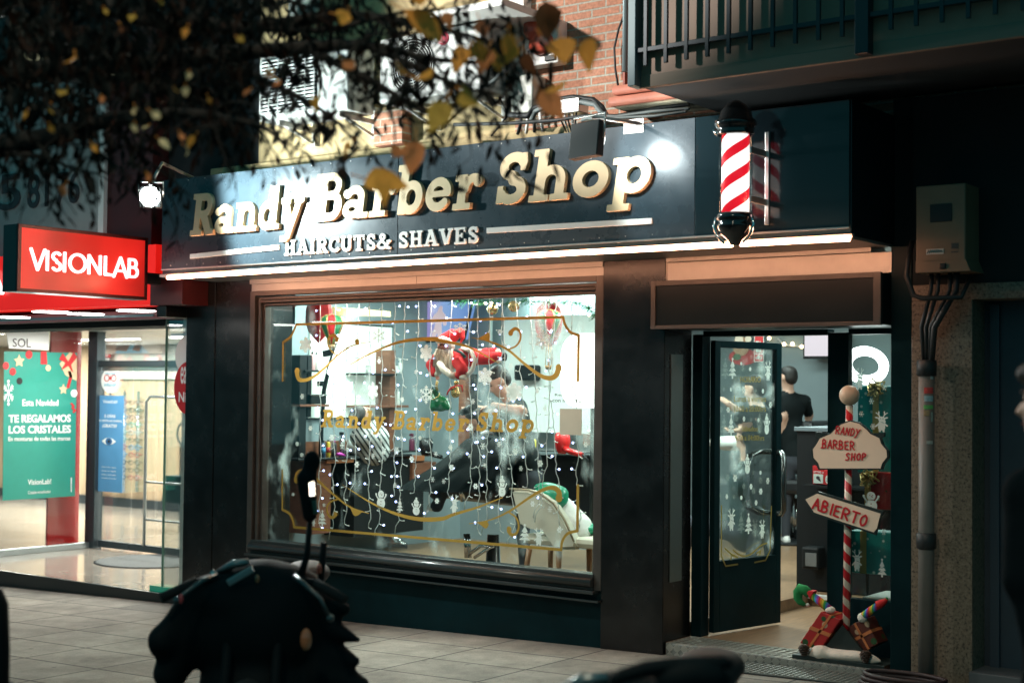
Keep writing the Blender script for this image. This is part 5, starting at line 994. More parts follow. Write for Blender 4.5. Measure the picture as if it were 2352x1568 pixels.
# ---- snow stickers
M_SNOWV = decal_mat('snow_vinyl', (.85, .88, .85), .6)
def outline_mesh(prims, res=.045, cut=None):
    l = trace(prims, 0, res, cut); return loops_mesh(l, .004, 0, lambda co: np.stack([co[:, 0], -co[:, 2]*.25, co[:, 1]], 1), 'sticker')
def flake(nb, w, lens, hub=.0, rot=0):
    pr = [('o', 0, 0, hub)] if hub else []
    for k in range(6):
        a = k*math.pi/3+rot; pr.append(('p', [(0, 0), (math.cos(a), math.sin(a))], w))
        for f, l in lens:
            for s in (-1, 1): pr.append(('p', [(f*math.cos(a), f*math.sin(a)), (f*math.cos(a)+l*math.cos(a+s*.95), f*math.sin(a)+l*math.sin(a+s*.95))], w*.8))
    return pr
FL = [outline_mesh(flake(6, .13, ((.45, .35), (.72, .24)), rot=.52), .035), outline_mesh(flake(6, .2, ((.35, .42), (.62, .32), (.85, .2)), .35, .52), .04), outline_mesh(flake(6, .15, ((.6, .3),), .22, 0), .045), outline_mesh([('o', .62*math.cos(k*math.pi/3), .62*math.sin(k*math.pi/3), .27) for k in range(6)]+[('o', 0, 0, .5)], .05, [('o', 0, 0, .16)])]
def sticker(me, name, label, s, x, y, w, h, cat='sticker', group=None, Y=DYP, src=None):
    p = P(s, x, y, Y); o = link(name, me if not me.users else me, None); 
    if not me.materials: me.materials.append(M_SNOWV)
    a = P(s, x-w/2, y, Y); b = P(s, x+w/2, y, Y); c = P(s, x, y-h/2, Y); d = P(s, x, y+h/2, Y)
    co = np.empty(len(me.vertices)*3); me.vertices.foreach_get('co', co); co = co.reshape(-1, 3); e = co.max(0)-co.min(0)
    o.location = p; o.scale = ((b.x-a.x)/e[0], 1, (c.z-d.z)/e[2]); tag(o, label, cat, group); return o
BIG = [('R6', 845, 745, 85, 105, 0, 'left of the purple screen'), ('R6', 342, 808, 85, 110, 1, 'just under the red lantern, speckled'), ('R6', 1172, 865, 82, 120, 1, 'beside the beard of the flying doll'), ('R6', 1405, 690, 90, 70, 0, 'half hidden behind the red doll hat'), ('R6', 1172, 1150, 88, 130, 0, 'beside the green sack'), ('R6', 805, 1125, 70, 125, 1, 'in front of the pale mirror'), ('R6', 1577, 1025, 95, 125, 1, 'over the boots of the doll and barber hair'), ('R7', 1023, 1000, 135, 170, 1, 'over the shoulder of the leaning barber'), ('R7', 1280, 537, 130, 180, 0, 'under the striped balloon ornament'), ('R6', 1762, 1140, 70, 110, 1, 'by the cheek of the leaning barber')]
for i, (s, x, y, w, h, k, lab) in enumerate(BIG): sticker(FL[k], 'snowflake_sticker', 'large white snowflake sticker '+lab, s, x, y, w, h, group='large snowflake stickers on the window')
small = [('R6', 645, 1018, 18, 24), ('R6', 580, 1145, 26, 34), ('R6', 318, 1163, 26, 34), ('R6', 375, 1382, 24, 32), ('R6', 283, 1490, 22, 28), ('R6', 523, 1447, 30, 38), ('R6', 593, 1500, 28, 46), ('R6', 848, 920, 24, 34), ('R6', 1000, 1452, 24, 30), ('R6', 1130, 1448, 20, 28), ('R6', 433, 905, 26, 36), ('R6', 1008, 1185, 24, 34), ('R6', 970, 1535, 34, 46), ('R6', 1100, 995, 20, 30), ('R6', 1495, 1197, 26, 34), ('R7', 895, 466, 38, 44), ('R7', 992, 776, 44, 54), ('R7', 1230, 994, 30, 40), ('R7', 1300, 1150, 42, 56), ('R7', 632, 1317, 44, 60), ('R7', 888, 1470, 34, 46), ('R7', 1665, 1472, 38, 44), ('R7', 742, 1488, 46, 54), ('R7', 180, 1414, 24, 34), ('R7', 453, 1500, 34, 44), ('R7', 1034, 1535, 44, 50),
         ('S4', 255, 83, 18, 26), ('S4', 284, 152, 20, 26), ('S4', 230, 397, 16, 22), ('S4', 626, 211, 26, 36), ('S4', 728, 158, 22, 32), ('S4', 474, 358, 14, 20), ('S4', 422, 463, 16, 24), ('U6', 730, 335, 40, 46), ('U6', 586, 397, 36, 42), ('U6', 740, 530, 46, 56), ('U6', 662, 662, 32, 42), ('U6', 597, 850, 40, 48), ('U6', 556, 643, 34, 46), ('U6', 355, 447, 44, 56), ('U6', 1060, 506, 32, 38), ('U6', 970, 708, 44, 50), ('U6', 910, 417, 26, 34), ('U6', 1355, 378, 44, 58), ('U6', 1408, 537, 36, 44), ('U6', 1593, 490, 46, 60), ('U6', 1200, 303, 34, 44), ('U6', 435, 243, 28, 34), ('U6', 193, 697, 36, 42), ('U6', 85, 383, 28, 34), ('U6', 210, 372, 40, 60), ('S5', 668, 455, 26, 34), ('S5', 776, 488, 28, 36), ('S5', 834, 618, 28, 36), ('S5', 595, 236, 22, 28), ('S5', 716, 206, 30, 38)]
for i, (s, x, y, w, h) in enumerate(small): sticker(FL[2+i % 2] if w > 20 else FL[0], 'snowflake_sticker', 'small white snowflake sticker on the big window glass', s, x, y, w*1.08, h*1.08, group='small snowflake stickers on the window')
TREE = [('g', [(-.55, -.62), (0, -.1), (.55, -.62)]), ('g', [(-.44, -.22), (0, .3), (.44, -.22)]), ('g', [(-.3, .18), (0, .74), (.3, .18)]), B4(-.09, -.9, .09, -.6)]+[('g', [(0+.16*(1 if k % 2 == 0 else .45)*math.sin(k*math.pi/5), .82+.16*(1 if k % 2 == 0 else .45)*math.cos(k*math.pi/5)) for k in range(10)])]
SNOWMAN = [('o', 0, -.45, .46), ('o', 0, .28, .33), ('p', [(-.3, -.15), (-.55, .2)], .12), ('p', [(.3, -.15), (.55, .2)], .12), ('o', -.56, .28, .09), ('o', .56, .28, .09)]
SM_CUT = [('o', -.1, .34, .04), ('o', .12, .34, .04), ('p', [(0, .27), (.12, .22)], .05), ('o', 0, -.3, .05), ('o', 0, -.52, .05), ('p', [(-.3, .0), (.3, .0)], .045)]
HAT = [('g', [(-.36, .46), (.36, .46), (.22, .8), (-.22, .8)]), B4(-.4, .42, .4, .54), ('o', 0, .92, .13)]
DEER = [('o', 0, .2, .25), ('o', .1, -.02, .2), ('p', [(0, -.05), (0, -.55)], [.4, .55]), ('p', [(-.13, -.6), (-.14, -.92)], .15), ('p', [(.14, -.6), (.15, -.92)], .15), ('p', [(-.12, .38), (-.22, .62), (-.2, .92)], .08), ('p', [(-.22, .62), (-.42, .8)], .08), ('p', [(.12, .38), (.22, .62), (.2, .92)], .08), ('p', [(.22, .62), (.42, .8)], .08), ('p', [(-.22, .3), (-.42, .36)], .13), ('p', [(.22, .3), (.42, .36)], .13), ('p', [(-.2, -.2), (-.42, -.45)], .13), ('p', [(.2, -.2), (.4, -.4)], .13)]
DEER_C = [('o', -.08, .26, .04), ('o', .1, .26, .04), ('p', [(-.05, -.05), (.2, -.14)], .04)]
ME_TREE = outline_mesh(TREE, .03, [('p', [(-.3, -.4), (.2, -.32)], .05), ('p', [(-.2, .0), (.16, .06)], .05)]); ME_SM = outline_mesh(SNOWMAN, .03, SM_CUT); ME_SMH = outline_mesh(SNOWMAN+HAT, .03, SM_CUT+[('p', [(-.38, .44), (.38, .44)], .03)]); ME_DEER = outline_mesh(DEER, .03, DEER_C)
GS = 'festive stickers along the window foot'
for me, nm, lab, s, x, y, w, h in ((ME_SM, 'snowman_sticker', 'white snowman sticker with scarf and no hat', 'U6', 58, 820, 110, 178), (ME_TREE, 'tree_sticker', 'small white fir sticker between two snowmen', 'U6', 240, 895, 64, 140), (ME_SMH, 'snowman_sticker', 'white snowman sticker with drooping pompom hat low on window', 'U6', 398, 907, 92, 172), (ME_DEER, 'reindeer_sticker', 'white standing reindeer sticker below the client cape', 'U6', 765, 880, 78, 190), (ME_SMH, 'snowman_sticker', 'white snowman sticker holding a gift beside the armchair', 'U6', 1227, 715, 92, 205), (ME_TREE, 'tree_sticker', 'white fir sticker in front of the cream armchair', 'U6', 1445, 1165, 105, 185), (ME_DEER, 'reindeer_sticker', 'white reindeer sticker holding a little fir by the armchair', 'U6', 1580, 1195, 92, 170), (ME_TREE, 'tree_sticker', 'white fir sticker at lower gold corner of the window', 'S4', 412, 545, 52, 100), (ME_DEER, 'reindeer_sticker', 'tiny white reindeer sticker beside the lower corner fir', 'S4', 357, 560, 26, 70)):
    sticker(me, nm, lab, s, x, y, w, h, group=GS)
# ---- curtain of fairy lights behind the glass
M_WIRE = mat('white_wire', (.75, .76, .74), .5); M_BULB = mat('fairy_bulb', (1, 1, 1), .3, emit=5, ecol=(.40, .47, 1.0)); M_BULB0 = mat('fairy_tip', (.8, .82, .8), .3)
bulb_me = MB().ball((0, 0, 0), .0092, 8).make('tmp', M_BULB); BM = bulb_me.data; bpy.data.objects.remove(bulb_me)
tip_me = MB().ball((0, 0, 0), .006, 6).make('tmp', M_BULB0); TM = tip_me.data; bpy.data.objects.remove(tip_me)
strands = [('R6', 440, 'S4', 400, 590), ('R6', 545, 'S4', 475, 600), ('R6', 625, 'S4', 552, 580), ('R6', 710, 'S4', 605, 330), ('R6', 785, 'S4', 700, 600), ('R6', 870, 'S4', 770, 580), ('R6', 955, 'U6', 200, 800), ('R6', 1025, 'S4', 885, 555), ('R6', 1120, 'S4', 985, 385), ('R6', 1210, 'S4', 1075, 495), ('R6', 1345, 'S4', 1195, 410), ('R6', 1460, 'U6', 935, 800), ('R6', 1530, 'U6', 995, 1150), ('R6', 1610, 'U6', 1080, 1030), ('R6', 1700, 'U6', 1195, 1130), ('R7', 915, 'U6', 1330, 1160), ('R7', 1035, 'U6', 1480, 720), ('R7', 1160, 'U6', 1605, 880), ('R7', 1290, 'S5', 838, 590), ('R7', 1405, 'S5', 722, 480), ('R7', 1535, 'S5', 955, 600)]
SYs = GY+.06; R = random.Random(11); nb_ = 0
for k, (s0, x0, s1, x1, y1) in enumerate(strands):
    top = P(s0, x0, 540 if s0 == 'R6' else 200, SYs); bot = P(s1, x1, y1, SYs); top.z = 2.58
    st = T('light_strand', 'white wire strand of twinkling fairy lights hanging behind the window', 'string light', top, 'fairy light strands behind the window')
    n = int((top.z-bot.z)/.035); pts = []; side = R.choice((-1, 1)); mb = MB(); off = 0; bulbs = []
    for i in range(n+1):
        t = i/n; z = top.z+(bot.z-top.z)*t; off = off*.75+R.uniform(-.009, .009)*(.4+1.4*t)
        pts.append(Vector((top.x+(bot.x-top.x)*t+off, SYs+R.uniform(-.004, .004), z)))
        if i % 3 == 2 and i < n-1 or i == n:
            side = -side; e = pts[-1]+Vector((side*R.uniform(.025, .05), R.uniform(-.01, .01), -R.uniform(-.008, .03))); mb.tube([pts[-1], (pts[-1]+e)/2+Vector((0, 0, -.004)), e], [.003, .0028, .0042], 5); bulbs.append((e, R.random() < .46))
    if n > 30 and k % 2: e = pts[-1]; mb.tube([e, e+Vector((-.04, 0, -.05)), e+Vector((-.05, 0, -.11))], [.003, .003, .0045], 5)
    mb.tube(pts, .0034, 5); mb.make('wire', M_WIRE, st)
    for e, lit in bulbs:
        if nb_ >= 420: break
        o = bpy.data.objects.new('bulb', BM if lit else TM); COL.objects.link(o); o.parent = st; o.matrix_parent_inverse = Matrix.Translation(-Vector(st['_b'])); o.location = e; nb_ += 1
# ---- stickers and hours on the open door
def on_leaf(sx, sy):                       # photo point on the door pane
    d = ray('U8', sx, sy); o = Vector((0, 0, EYE)); d = Vector(d); nn = dn; t = ((hin-o).dot(nn)+.03)/d.dot(nn); return o+d*t
def leaf_quad(x0, y0, x1, y1): return [on_leaf(x0, y1), on_leaf(x1, y1), on_leaf(x1, y0), on_leaf(x0, y0)]
hr = T('opening_hours', 'gold opening hours lettering on the open door glass', 'lettering', on_leaf(500, 900))
M_GOLDD = decal_mat('gold_hours', (.45, .36, .12), .3)
for t_, x0, y0, x1, y1 in (('HORARIO', 380, 645, 636, 718), ('Lunes a viernes', 303, 885, 702, 962), ('10:00 a 20:00hrs', 303, 1010, 700, 1085), ('Sábados', 398, 1265, 600, 1330), ('9:00 a 14:00hrs', 312, 1378, 680, 1448)): link('lettering', text_mesh(t_, leaf_quad(x0, y0, x1, y1), .001, .008), M_GOLDD, hr)
ds = T('door_scroll', 'dark gold scroll drawing low on the open door glass', 'lettering', on_leaf(500, 2600))
def leaf_uv(pts): return [((on_leaf(x, y)-hin).dot(dx), on_leaf(x, y).z) for x, y in pts]
def s6u8(x, y): return ((1470+x/3-1630.8)*5.461, (1045.7+y/3-746.5)*5.461)
lf = [leaf_uv([s6u8(*q) for q in pts]) for pts in ([(560, 345), (560, 690), (590, 760), (672, 748)], [(905, 350), (895, 655), (865, 720), (790, 735)], [(585, 640), (640, 690), (672, 700)], [(640, 650), (700, 690), (760, 680), (830, 620), (872, 603)], [(625, 715), (630, 680), (655, 690)], [(825, 680), (830, 655), (805, 672)])]
l = trace([('p', smooth(q, 5) if len(q) > 3 and i > 1 else q, .012) for i, q in enumerate(lf)], 0, .005); link('lines', loops_mesh(l, .001, 0, lambda co: np.stack([(hin.x+dx.x*co[:, 0]+dn.x*.031), (hin.y+dx.y*co[:, 0]+dn.y*.031), co[:, 1]], 1)), M_GOLDD, ds)
def leaf_sticker(me, nm, lab, x, y, w, h, group):
    c, a, b, u, v = on_leaf(x, y), on_leaf(x-w/2, y), on_leaf(x+w/2, y), on_leaf(x, y-h/2), on_leaf(x, y+h/2); o = link(nm, me, None); co = np.empty(len(me.vertices)*3); me.vertices.foreach_get('co', co); e = co.reshape(-1, 3).max(0)-co.reshape(-1, 3).min(0)
    if not me.materials: me.materials.append(M_SNOWV)
    o.matrix_world = Matrix.Translation(c) @ Matrix(((dx.x, -dn.x, 0, 0), (dx.y, -dn.y, 0, 0), (0, 0, 1, 0), (0, 0, 0, 1))) @ Matrix.Diagonal(((b-a).length/e[0], 1, (u.z-v.z)/e[2], 1)); tag(o, lab, 'sticker', group)
GD = 'white stickers on the open door glass'
for me, nm, lab, x, y, w, h in ((ME_TREE, 'tree_sticker', 'white fir sticker high on the open door glass', 282, 545, 100, 265), (ME_DEER, 'reindeer_sticker', 'white reindeer sticker high on the open door glass', 728, 570, 75, 250), (ME_TREE, 'tree_sticker', 'white layered fir sticker beside the Saturday hours', 265, 1255, 88, 270), (ME_SMH, 'snowman_sticker', 'white slim snowman sticker beside the Saturday hours', 712, 1245, 76, 265), (ME_SMH, 'snowman_sticker', 'white snowman sticker over the door pull bar', *s6u8(740, 62), 85, 250)): leaf_sticker(me, nm, lab, x, y, w, h, GD)
for me, nm, lab, x, y, w, h in ((ME_DEER, 'reindeer_sticker', 'white reindeer sticker low on the door beside the hinge', 630, 440, 50, 155), (ME_TREE, 'tree_sticker', 'white fir sticker low in the middle of the door', 748, 470, 52, 145), (ME_DEER, 'reindeer_sticker', 'white reindeer sticker low on the door near the opening', 842, 505, 40, 130)):
    leaf_sticker(me, nm, lab, *s6u8(x, y), w*1.82, h*1.82, GD)
for x, y, w, h in ((392, 482, 26, 40), (503, 552, 30, 52), (607, 398, 28, 52), (262, 805, 24, 50), (420, 812, 44, 90), (664, 828, 28, 56), (228, 1062, 44, 74), (758, 1000, 36, 80), (426, 1175, 32, 64), (608, 1190, 28, 50), (*s6u8(655, 155), 46, 90), (*s6u8(765, 213), 34, 70), (*s6u8(832, 247), 40, 76), (*s6u8(880, 175), 38, 80), (*s6u8(598, 283), 32, 64), (*s6u8(698, 290), 28, 52), (*s6u8(800, 325), 32, 66), (*s6u8(830, 118), 26, 50)): leaf_sticker(FL[3], 'snowflake_sticker', 'small white snowflake sticker on the open door glass', x, y, w*1.1, h, 'small snowflake stickers on the door')
GSW = 'white stickers on the narrow side window'; YSW = DY+.026
for me, nm, lab, s, x, y, w, h in ((ME_DEER, 'reindeer_sticker', 'grey reindeer sticker in front of the glowing ring lamp', 'S1', 1515, 1040, 60, 150), (ME_DEER, 'reindeer_sticker', 'white reindeer sticker over the gold ribbon of the teal gift', 'S1', 1665, 1335, 90, 145), (ME_DEER, 'reindeer_sticker', 'white reindeer sticker low on the narrow side window', 'S6', 1495, 720, 70, 150), (ME_TREE, 'tree_sticker', 'white layered fir sticker low on the narrow side window', 'S6', 1668, 775, 62, 130), (ME_SM, 'snowman_sticker', 'pale gingerbread-like snowman sticker behind arrow board', 'S6', 1592, 305, 118, 140)): sticker(me, nm, lab, s, x, y, w, h, group=GSW, Y=YSW)
for s, x, y in (('S1', 1683, 1100), ('S1', 1595, 1195), ('S1', 1525, 1285), ('S1', 1605, 1370), ('S6', 1680, 525)): sticker(FL[2], 'snowflake_sticker', 'small white snowflake sticker on the narrow side window', s, x, y, 38, 42, group='small snowflake stickers on the side window', Y=YSW)
# ================================================================ inside the barber shop
FZ = .18
M_PALE = mat('pale_mint_panel', (.78, .86, .80), .5); M_BRN = mat('walnut', (.17, .065, .035), .4, var=.3, vscale=5, stretch=(1, 1, 9)); M_BLK = mat('matt_black', (.010, .012, .013), .5, spec=.2); M_STEEL = mat('polished_steel', (.7, .72, .72), .15, 1.0)
XW = -10.195
def PA(s, x, y, A): return P(s, x, y, A) if A > 0 else PX(s, x, y, A)      # plane y = A, or plane x = A for the side wall
def rectY(mb, s, x0, y0, x1, y1, Y, d=.02, bev=0):
    if Y < 0:
        xm, ym = (x0+x1)/2, (y0+y1)/2; return mb.box(Y-d, PX(s, x0, ym, Y).y, PX(s, xm, y1, Y).z, Y, PX(s, x1, ym, Y).y, PX(s, xm, y0, Y).z, bev)
    q = quadY(s, x0, y0, x1, y1, Y); return mb.box(q[0].x, Y, q[0].z, q[2].x, Y+d, q[2].z, bev)
mi = T('wall_mirror', 'large wall mirror with its bright reflection painted in above left counter', 'mirror', PX('U7', 800, 1150, XW))
rectY(MB(), 'U7', 425, 335, 1155, 1160, XW+.02, .018).make('panel', mat('mirror_reflection_glow', (.78, .86, .80), .4, emit=.34, ecol=(.75, 1, .88)), mi)  # pale glowing panel stands in for the lit wall the mirror reflects
m = MB(); rectY(m, 'U7', 405, 322, 1172, 334, XW+.03, .03); rectY(m, 'U7', 405, 1161, 1172, 1172, XW+.03, .03); m.make('frame', M_BLK, mi)
MB().lathe([(.04, -.012), (.05, 0)], PX('U7', 775, 890, XW+.04), 20, 'X').make('lamp', mat('mint_lamp', (1, 1, 1), .3, emit=4, ecol=(.7, 1, .9)), mi)
cu_ = T('storage_column', 'dark slim storage column beside left end of mirror', 'cabinet', PX('U7', 415, 1200, XW+.2))
rectY(MB(), 'U7', 330, 605, 392, 1560, XW+.25, .2).make('side', M_BLK, cu_); rectY(MB(), 'U7', 405, 605, 440, 1160, XW+.2, .15).make('upright', M_BLK, cu_)
for lab, x0, y0, x1, y1 in (('short dark shelf holding the pink pump bottle', 385, 738, 520, 756), ('short brown shelf under the black tray', 335, 1046, 600, 1066), ('dark shelf with amber and clear bottles', 918, 768, 1205, 786), ('long brown shelf with the red-capped bottle', 915, 1054, 1310, 1075)):
    t = T('wall_shelf', lab, 'shelf', PX('U7', (x0+x1)/2, y1, XW+.2), 'shelves beside the mirror'); rectY(MB(), 'U7', x0, y0, x1, y1, XW+.28, .26, .003).make('board', M_BRN if 'brown' in lab else M_BLK, t); rectY(MB(), 'U7', x0+10, y1, x0+18, y1+10, XW+.2, .03).make('bracket', M_STEEL, t)
rp = T('shelf_upright', 'walnut upright panel at the right end of mirror', 'panel', PX('U7', 1180, 1500, XW+.1)); rectY(MB(), 'U7', 1140, 560, 1188, 1480, XW+.22, .2).make('board', M_BRN, rp); rectY(MB(), 'U7', 1075, 800, 1150, 1480, XW+.06, .04).make('back', M_BLK, rp)
# counter with back board, drawers
ct = T('barber_counter', 'long dark counter with walnut back board below the mirror', 'counter', PX('U7', 800, 1560, XW+.3))
rectY(MB(), 'U7', 330, 1368, 1180, 1520, XW+.05, .04).make('back_board', M_BRN, ct); rectY(MB(), 'U7', 325, 1512, 1340, 1530, XW+.5, .48, .004).make('worktop', mat('black_granite', (.02, .022, .024), .15), ct)
rectY(MB(), 'S4', 440, 174, 608, 202, XW+.48, .3, .003).make('drawer', mat('orange_wood', (.36, .13, .05), .4, var=.2), ct); rectY(MB(), 'S4', 350, 180, 465, 640, XW+.46, .4, .004).make('cupboard', M_BRN, ct)
rectY(MB(), 'S4', 610, 180, 1040, 640, XW+.42, .4).make('base_unit', M_BLK, ct); rectY(MB(), 'U6', 380, 415, 480, 465, XW+.48, .3, .003).make('drawer', MATS['orange_wood'], ct); rectY(MB(), 'U6', 365, 478, 590, 690, XW+.46, .4, .004).make('cupboard', M_BRN, ct)
rectY(MB(), 'U6', -20, 372, 420, 388, XW+.5, .48, .003).make('worktop', MATS['black_granite'], ct)
# bottles
def bottle(s, x, ytop, ybot, w, Y, col, lab, kind='plain', cap=None, rough=.3, name='bottle', metal=0.0, band=None):
    a, b = PA(s, x, ytop, Y), PA(s, x, ybot, Y); h = a.z-b.z; r = w/2/ZR[s][2]/FPX*float(np.dot(np.array(b)-np.array((0, 0, EYE)), FWD))
    o = T(name, lab, 'bottle' if name != 'jar' else 'jar', b, 'grooming bottles in the shop'); m = mat('b_%s_%02d_%02d_%02d' % (('m' if metal else 'p'), *[int(v*99) for v in col]), col, rough, metal); cm = mat('b_cap_%02d_%02d_%02d' % tuple(int(v*99) for v in (cap or (.02, .02, .02))), cap or (.02, .02, .02), .35)
    f = {'plain': .8, 'pump': .74, 'spray': .72, 'jar': .75, 'can': .9, 'cone': .7}[kind]
    if kind == 'cone': MB().lathe([(r, 0), (r, h*.6), (r*.8, h*.7)], b, 14).make('body', m, o); MB().lathe([(r*.45, h*.7), (r*.3, h*.85), (r*.08, h)], b, 12).make('nozzle', cm, o)
    else:
        MB().lathe([(r*.92, 0), (r, h*.03), (r, h*(f-.12)), (r*.86, h*(f-.05)), (r*.42 if kind != 'jar' else r*.9, h*f)], b, 16).make('body', m, o)
        mb = MB(); mb.lathe([(r*.46 if kind != 'jar' else r, h*f), (r*.46 if kind != 'jar' else r, h*(f+.08) if kind != 'can' else h*.97), (r*.3, h*(f+.1) if kind != 'can' else h)], b, 14)
        if kind == 'pump': mb.tube([b+Vector((0, 0, h*.8)), b+Vector((0, 0, h*.97)), b+Vector((r*.9, -.01, h*.99))], r*.16, 6)
        if kind == 'spray': mb.obox(b+Vector((-r*.2, 0, h*.9)), (r*.8, 0, 0), (0, r*.3, 0), (0, 0, h*.07), .003).tube([b+Vector((r*.3, 0, h*.86)), b+Vector((r*.75, 0, h*.72))], r*.12, 5)
        mb.make('cap', cm, o)
        if band: MB().lathe([(r*1.015, h*.2), (r*1.015, h*.5)], b, 16).make('paper_band', mat('band_%02d_%02d_%02d' % tuple(int(v*99) for v in band), band, .6), o)
    return o
Yb = XW+.34
for a in (('U7', 445, 545, 740, 52, XW+.15, (.62, .36, .36), 'pink pump bottle on the short upper shelf', 'pump'), ('U7', 480, 550, 740, 40, XW+.15, (.72, .74, .70), 'white pump bottle behind the pink one', 'pump'), ('U7', 947, 685, 768, 50, XW+.15, (.5, .52, .48), 'small clear jar on the upper dark shelf', 'jar', (.5, .5, .5), .2, 'jar'), ('U7', 1118, 605, 768, 55, XW+.15, (.03, .025, .015), 'black dropper bottle with amber band on dark shelf', 'spray', None, .2, 'bottle', 0, (.6, .5, .16)), ('U7', 1185, 685, 768, 70, XW+.15, (.7, .72, .7), 'white tub on the dark shelf', 'jar', (.7, .7, .7), .4, 'jar'), ('U7', 1232, 630, 768, 34, XW+.15, (.7, .72, .70), 'white spray gun bottle on dark shelf', 'spray', (.75, .75, .72)), ('U7', 1130, 900, 1054, 44, XW+.15, (.72, .74, .72), 'white bottle with red collar on brown shelf', 'cone', (.6, .06, .05)), ('U7', 1212, 880, 1054, 36, XW+.15, (.68, .70, .66), 'white pump bottle at the end of brown shelf', 'pump', (.7, .7, .68)), ('U7', 408, 985, 1044, 60, XW+.15, (.03, .035, .04), 'flat black wax jar on the left brown shelf', 'jar', (.03, .03, .03), .3, 'jar'),
          ('U7', 545, 1350, 1518, 40, Yb, (.02, .05, .09), 'black bottle with blue band on the counter', 'plain', None, .3, 'bottle', 0, (.06, .25, .4)), ('U7', 588, 1345, 1510, 38, Yb-.1, (.6, .42, .04), 'yellow bottle with red band on the counter', 'plain', (.02, .02, .02), .35, 'bottle', 0, (.5, .05, .04)), ('U7', 640, 1340, 1515, 50, Yb, (.02, .02, .022), 'black bottle with pink pump on the counter', 'pump', (.55, .1, .4)), ('U7', 710, 1285, 1510, 56, Yb, (.6, .62, .62), 'silver aluminium bottle on the counter', 'spray', None, .25, 'bottle', 1.0), ('U7', 755, 1435, 1512, 40, Yb+.06, (.45, .47, .46), 'little chrome shaker on the counter', 'jar', (.5, .5, .5), .15, 'jar', 1.0), ('U7', 938, 1260, 1420, 76, Yb-.12, (.40, .03, .03), 'red spray bottle behind the white basin', 'spray'), ('U7', 1045, 1280, 1510, 46, Yb-.05, (.025, .022, .022), 'tall black can behind the light strand', 'can'), ('U7', 1097, 1268, 1510, 62, Yb, (.10, .105, .10), 'dark grey spray can with white top', 'can', (.6, .6, .58)), ('U7', 1222, 1420, 1512, 40, Yb+.06, (.02, .04, .05), 'short black jar at the end of the counter', 'jar', None, .3, 'jar'), ('U6', 355, 195, 375, 56, Yb, (.10, .022, .05), 'maroon spray bottle before the blue grey wall', 'spray', (.1, .02, .045)), ('R7', 1205, 1395, 1530, 34, 11.3, (.6, .5, .05), 'yellow bottle on the far station', 'plain'), ('R7', 1180, 1420, 1530, 26, 11.35, (.03, .03, .03), 'black bottle on the far station', 'plain')):
    bottle(*a)
bw = T('white_basin', 'translucent white basin standing on the counter', 'basin', PX('U7', 920, 1500, Yb)); c = PX('U7', 925, 1505, Yb); MB().lathe([(.10, 0), (.17, .03), (.19, .1), (.16, .19), (.10, .22)], c, 24).make('bowl', mat('milky_plastic', (.72, .76, .74), .3), bw)
pc_ = T('pink_brush', 'bright pink brush lying on the counter edge', 'brush', PX('U7', 700, 1500, Yb+.1)); a, b = PX('U7', 665, 1490, Yb+.1), PX('U7', 738, 1503, Yb+.1); MB().tube([a, (a+b)/2+Vector((0, 0, .006)), b], [.014, .018, .01], 8).make('handle', mat('magenta', (.5, .04, .35), .3), pc_)
tr = T('black_tray', 'black lidded tray on the left brown shelf', 'tray', PX('U7', 505, 1040, XW+.2)); rectY(MB(), 'U7', 435, 958, 575, 1042, XW+.24, .2, .01).make('body', M_BLK, tr); rectY(MB(), 'U7', 430, 955, 580, 968, XW+.25, .22, .004).make('lid', M_STEEL, tr)
tw = T('roll_stack', 'white paper roll pack on the far counter', 'paper roll', P('R7', 1690, 1370, 11)); rectY(MB(), 'R7', 1672, 1340, 1712, 1378, 11, .15, .02).make('roll', M_WHITE, tw)
fs = T('far_station', 'walnut cabinet with black top at the far right station', 'cabinet', P('R7', 1650, 1560, 11)); rectY(MB(), 'R7', 1640, 1378, 1760, 1480, 11.05, .3).make('back_board', M_BRN, fs); rectY(MB(), 'R7', 1150, 1528, 1760, 1545, 10.95, .5, .003).make('worktop', MATS['black_granite'], fs); rectY(MB(), 'S5', 690, 150, 1050, 560, 11.1, .4).make('base_unit', M_BLK, fs)
def dryer(s, x, y, Y, col, lab, flip=1):
    c = PA(s, x, y, Y); o = T('hair_dryer', lab, 'hair dryer', c, 'hair dryers in the shop'); m = mat('dryer_%02d' % int(col[0]*99), col, .25); MB().lathe([(.035, -.1), (.055, -.07), (.075, 0), (.07, .06), (.05, .09)], c, 18, 'Z').make('body', m, o); MB().tube([c+Vector((.03, -.02, -.05)), c+Vector((.13*flip, -.05, -.075)), c+Vector((.26*flip, -.06, -.10))], [.03, .026, .022], 10).make('handle', m, o); MB().tube([c+Vector((.26*flip, -.06, -.10)), c+Vector((.32*flip, -.06, -.14)), c+Vector((.30*flip, -.02, -.22))], .008, 6).make('cord', M_BLK, o)
dryer('U6', 492, 325, XW+.36, (.012, .014, .016), 'black hair dryer lying on the counter beside maroon bottle'); dryer('R7', 1455, 1455, 10.8, (.50, .02, .02), 'red hair dryer hanging at the far right station')
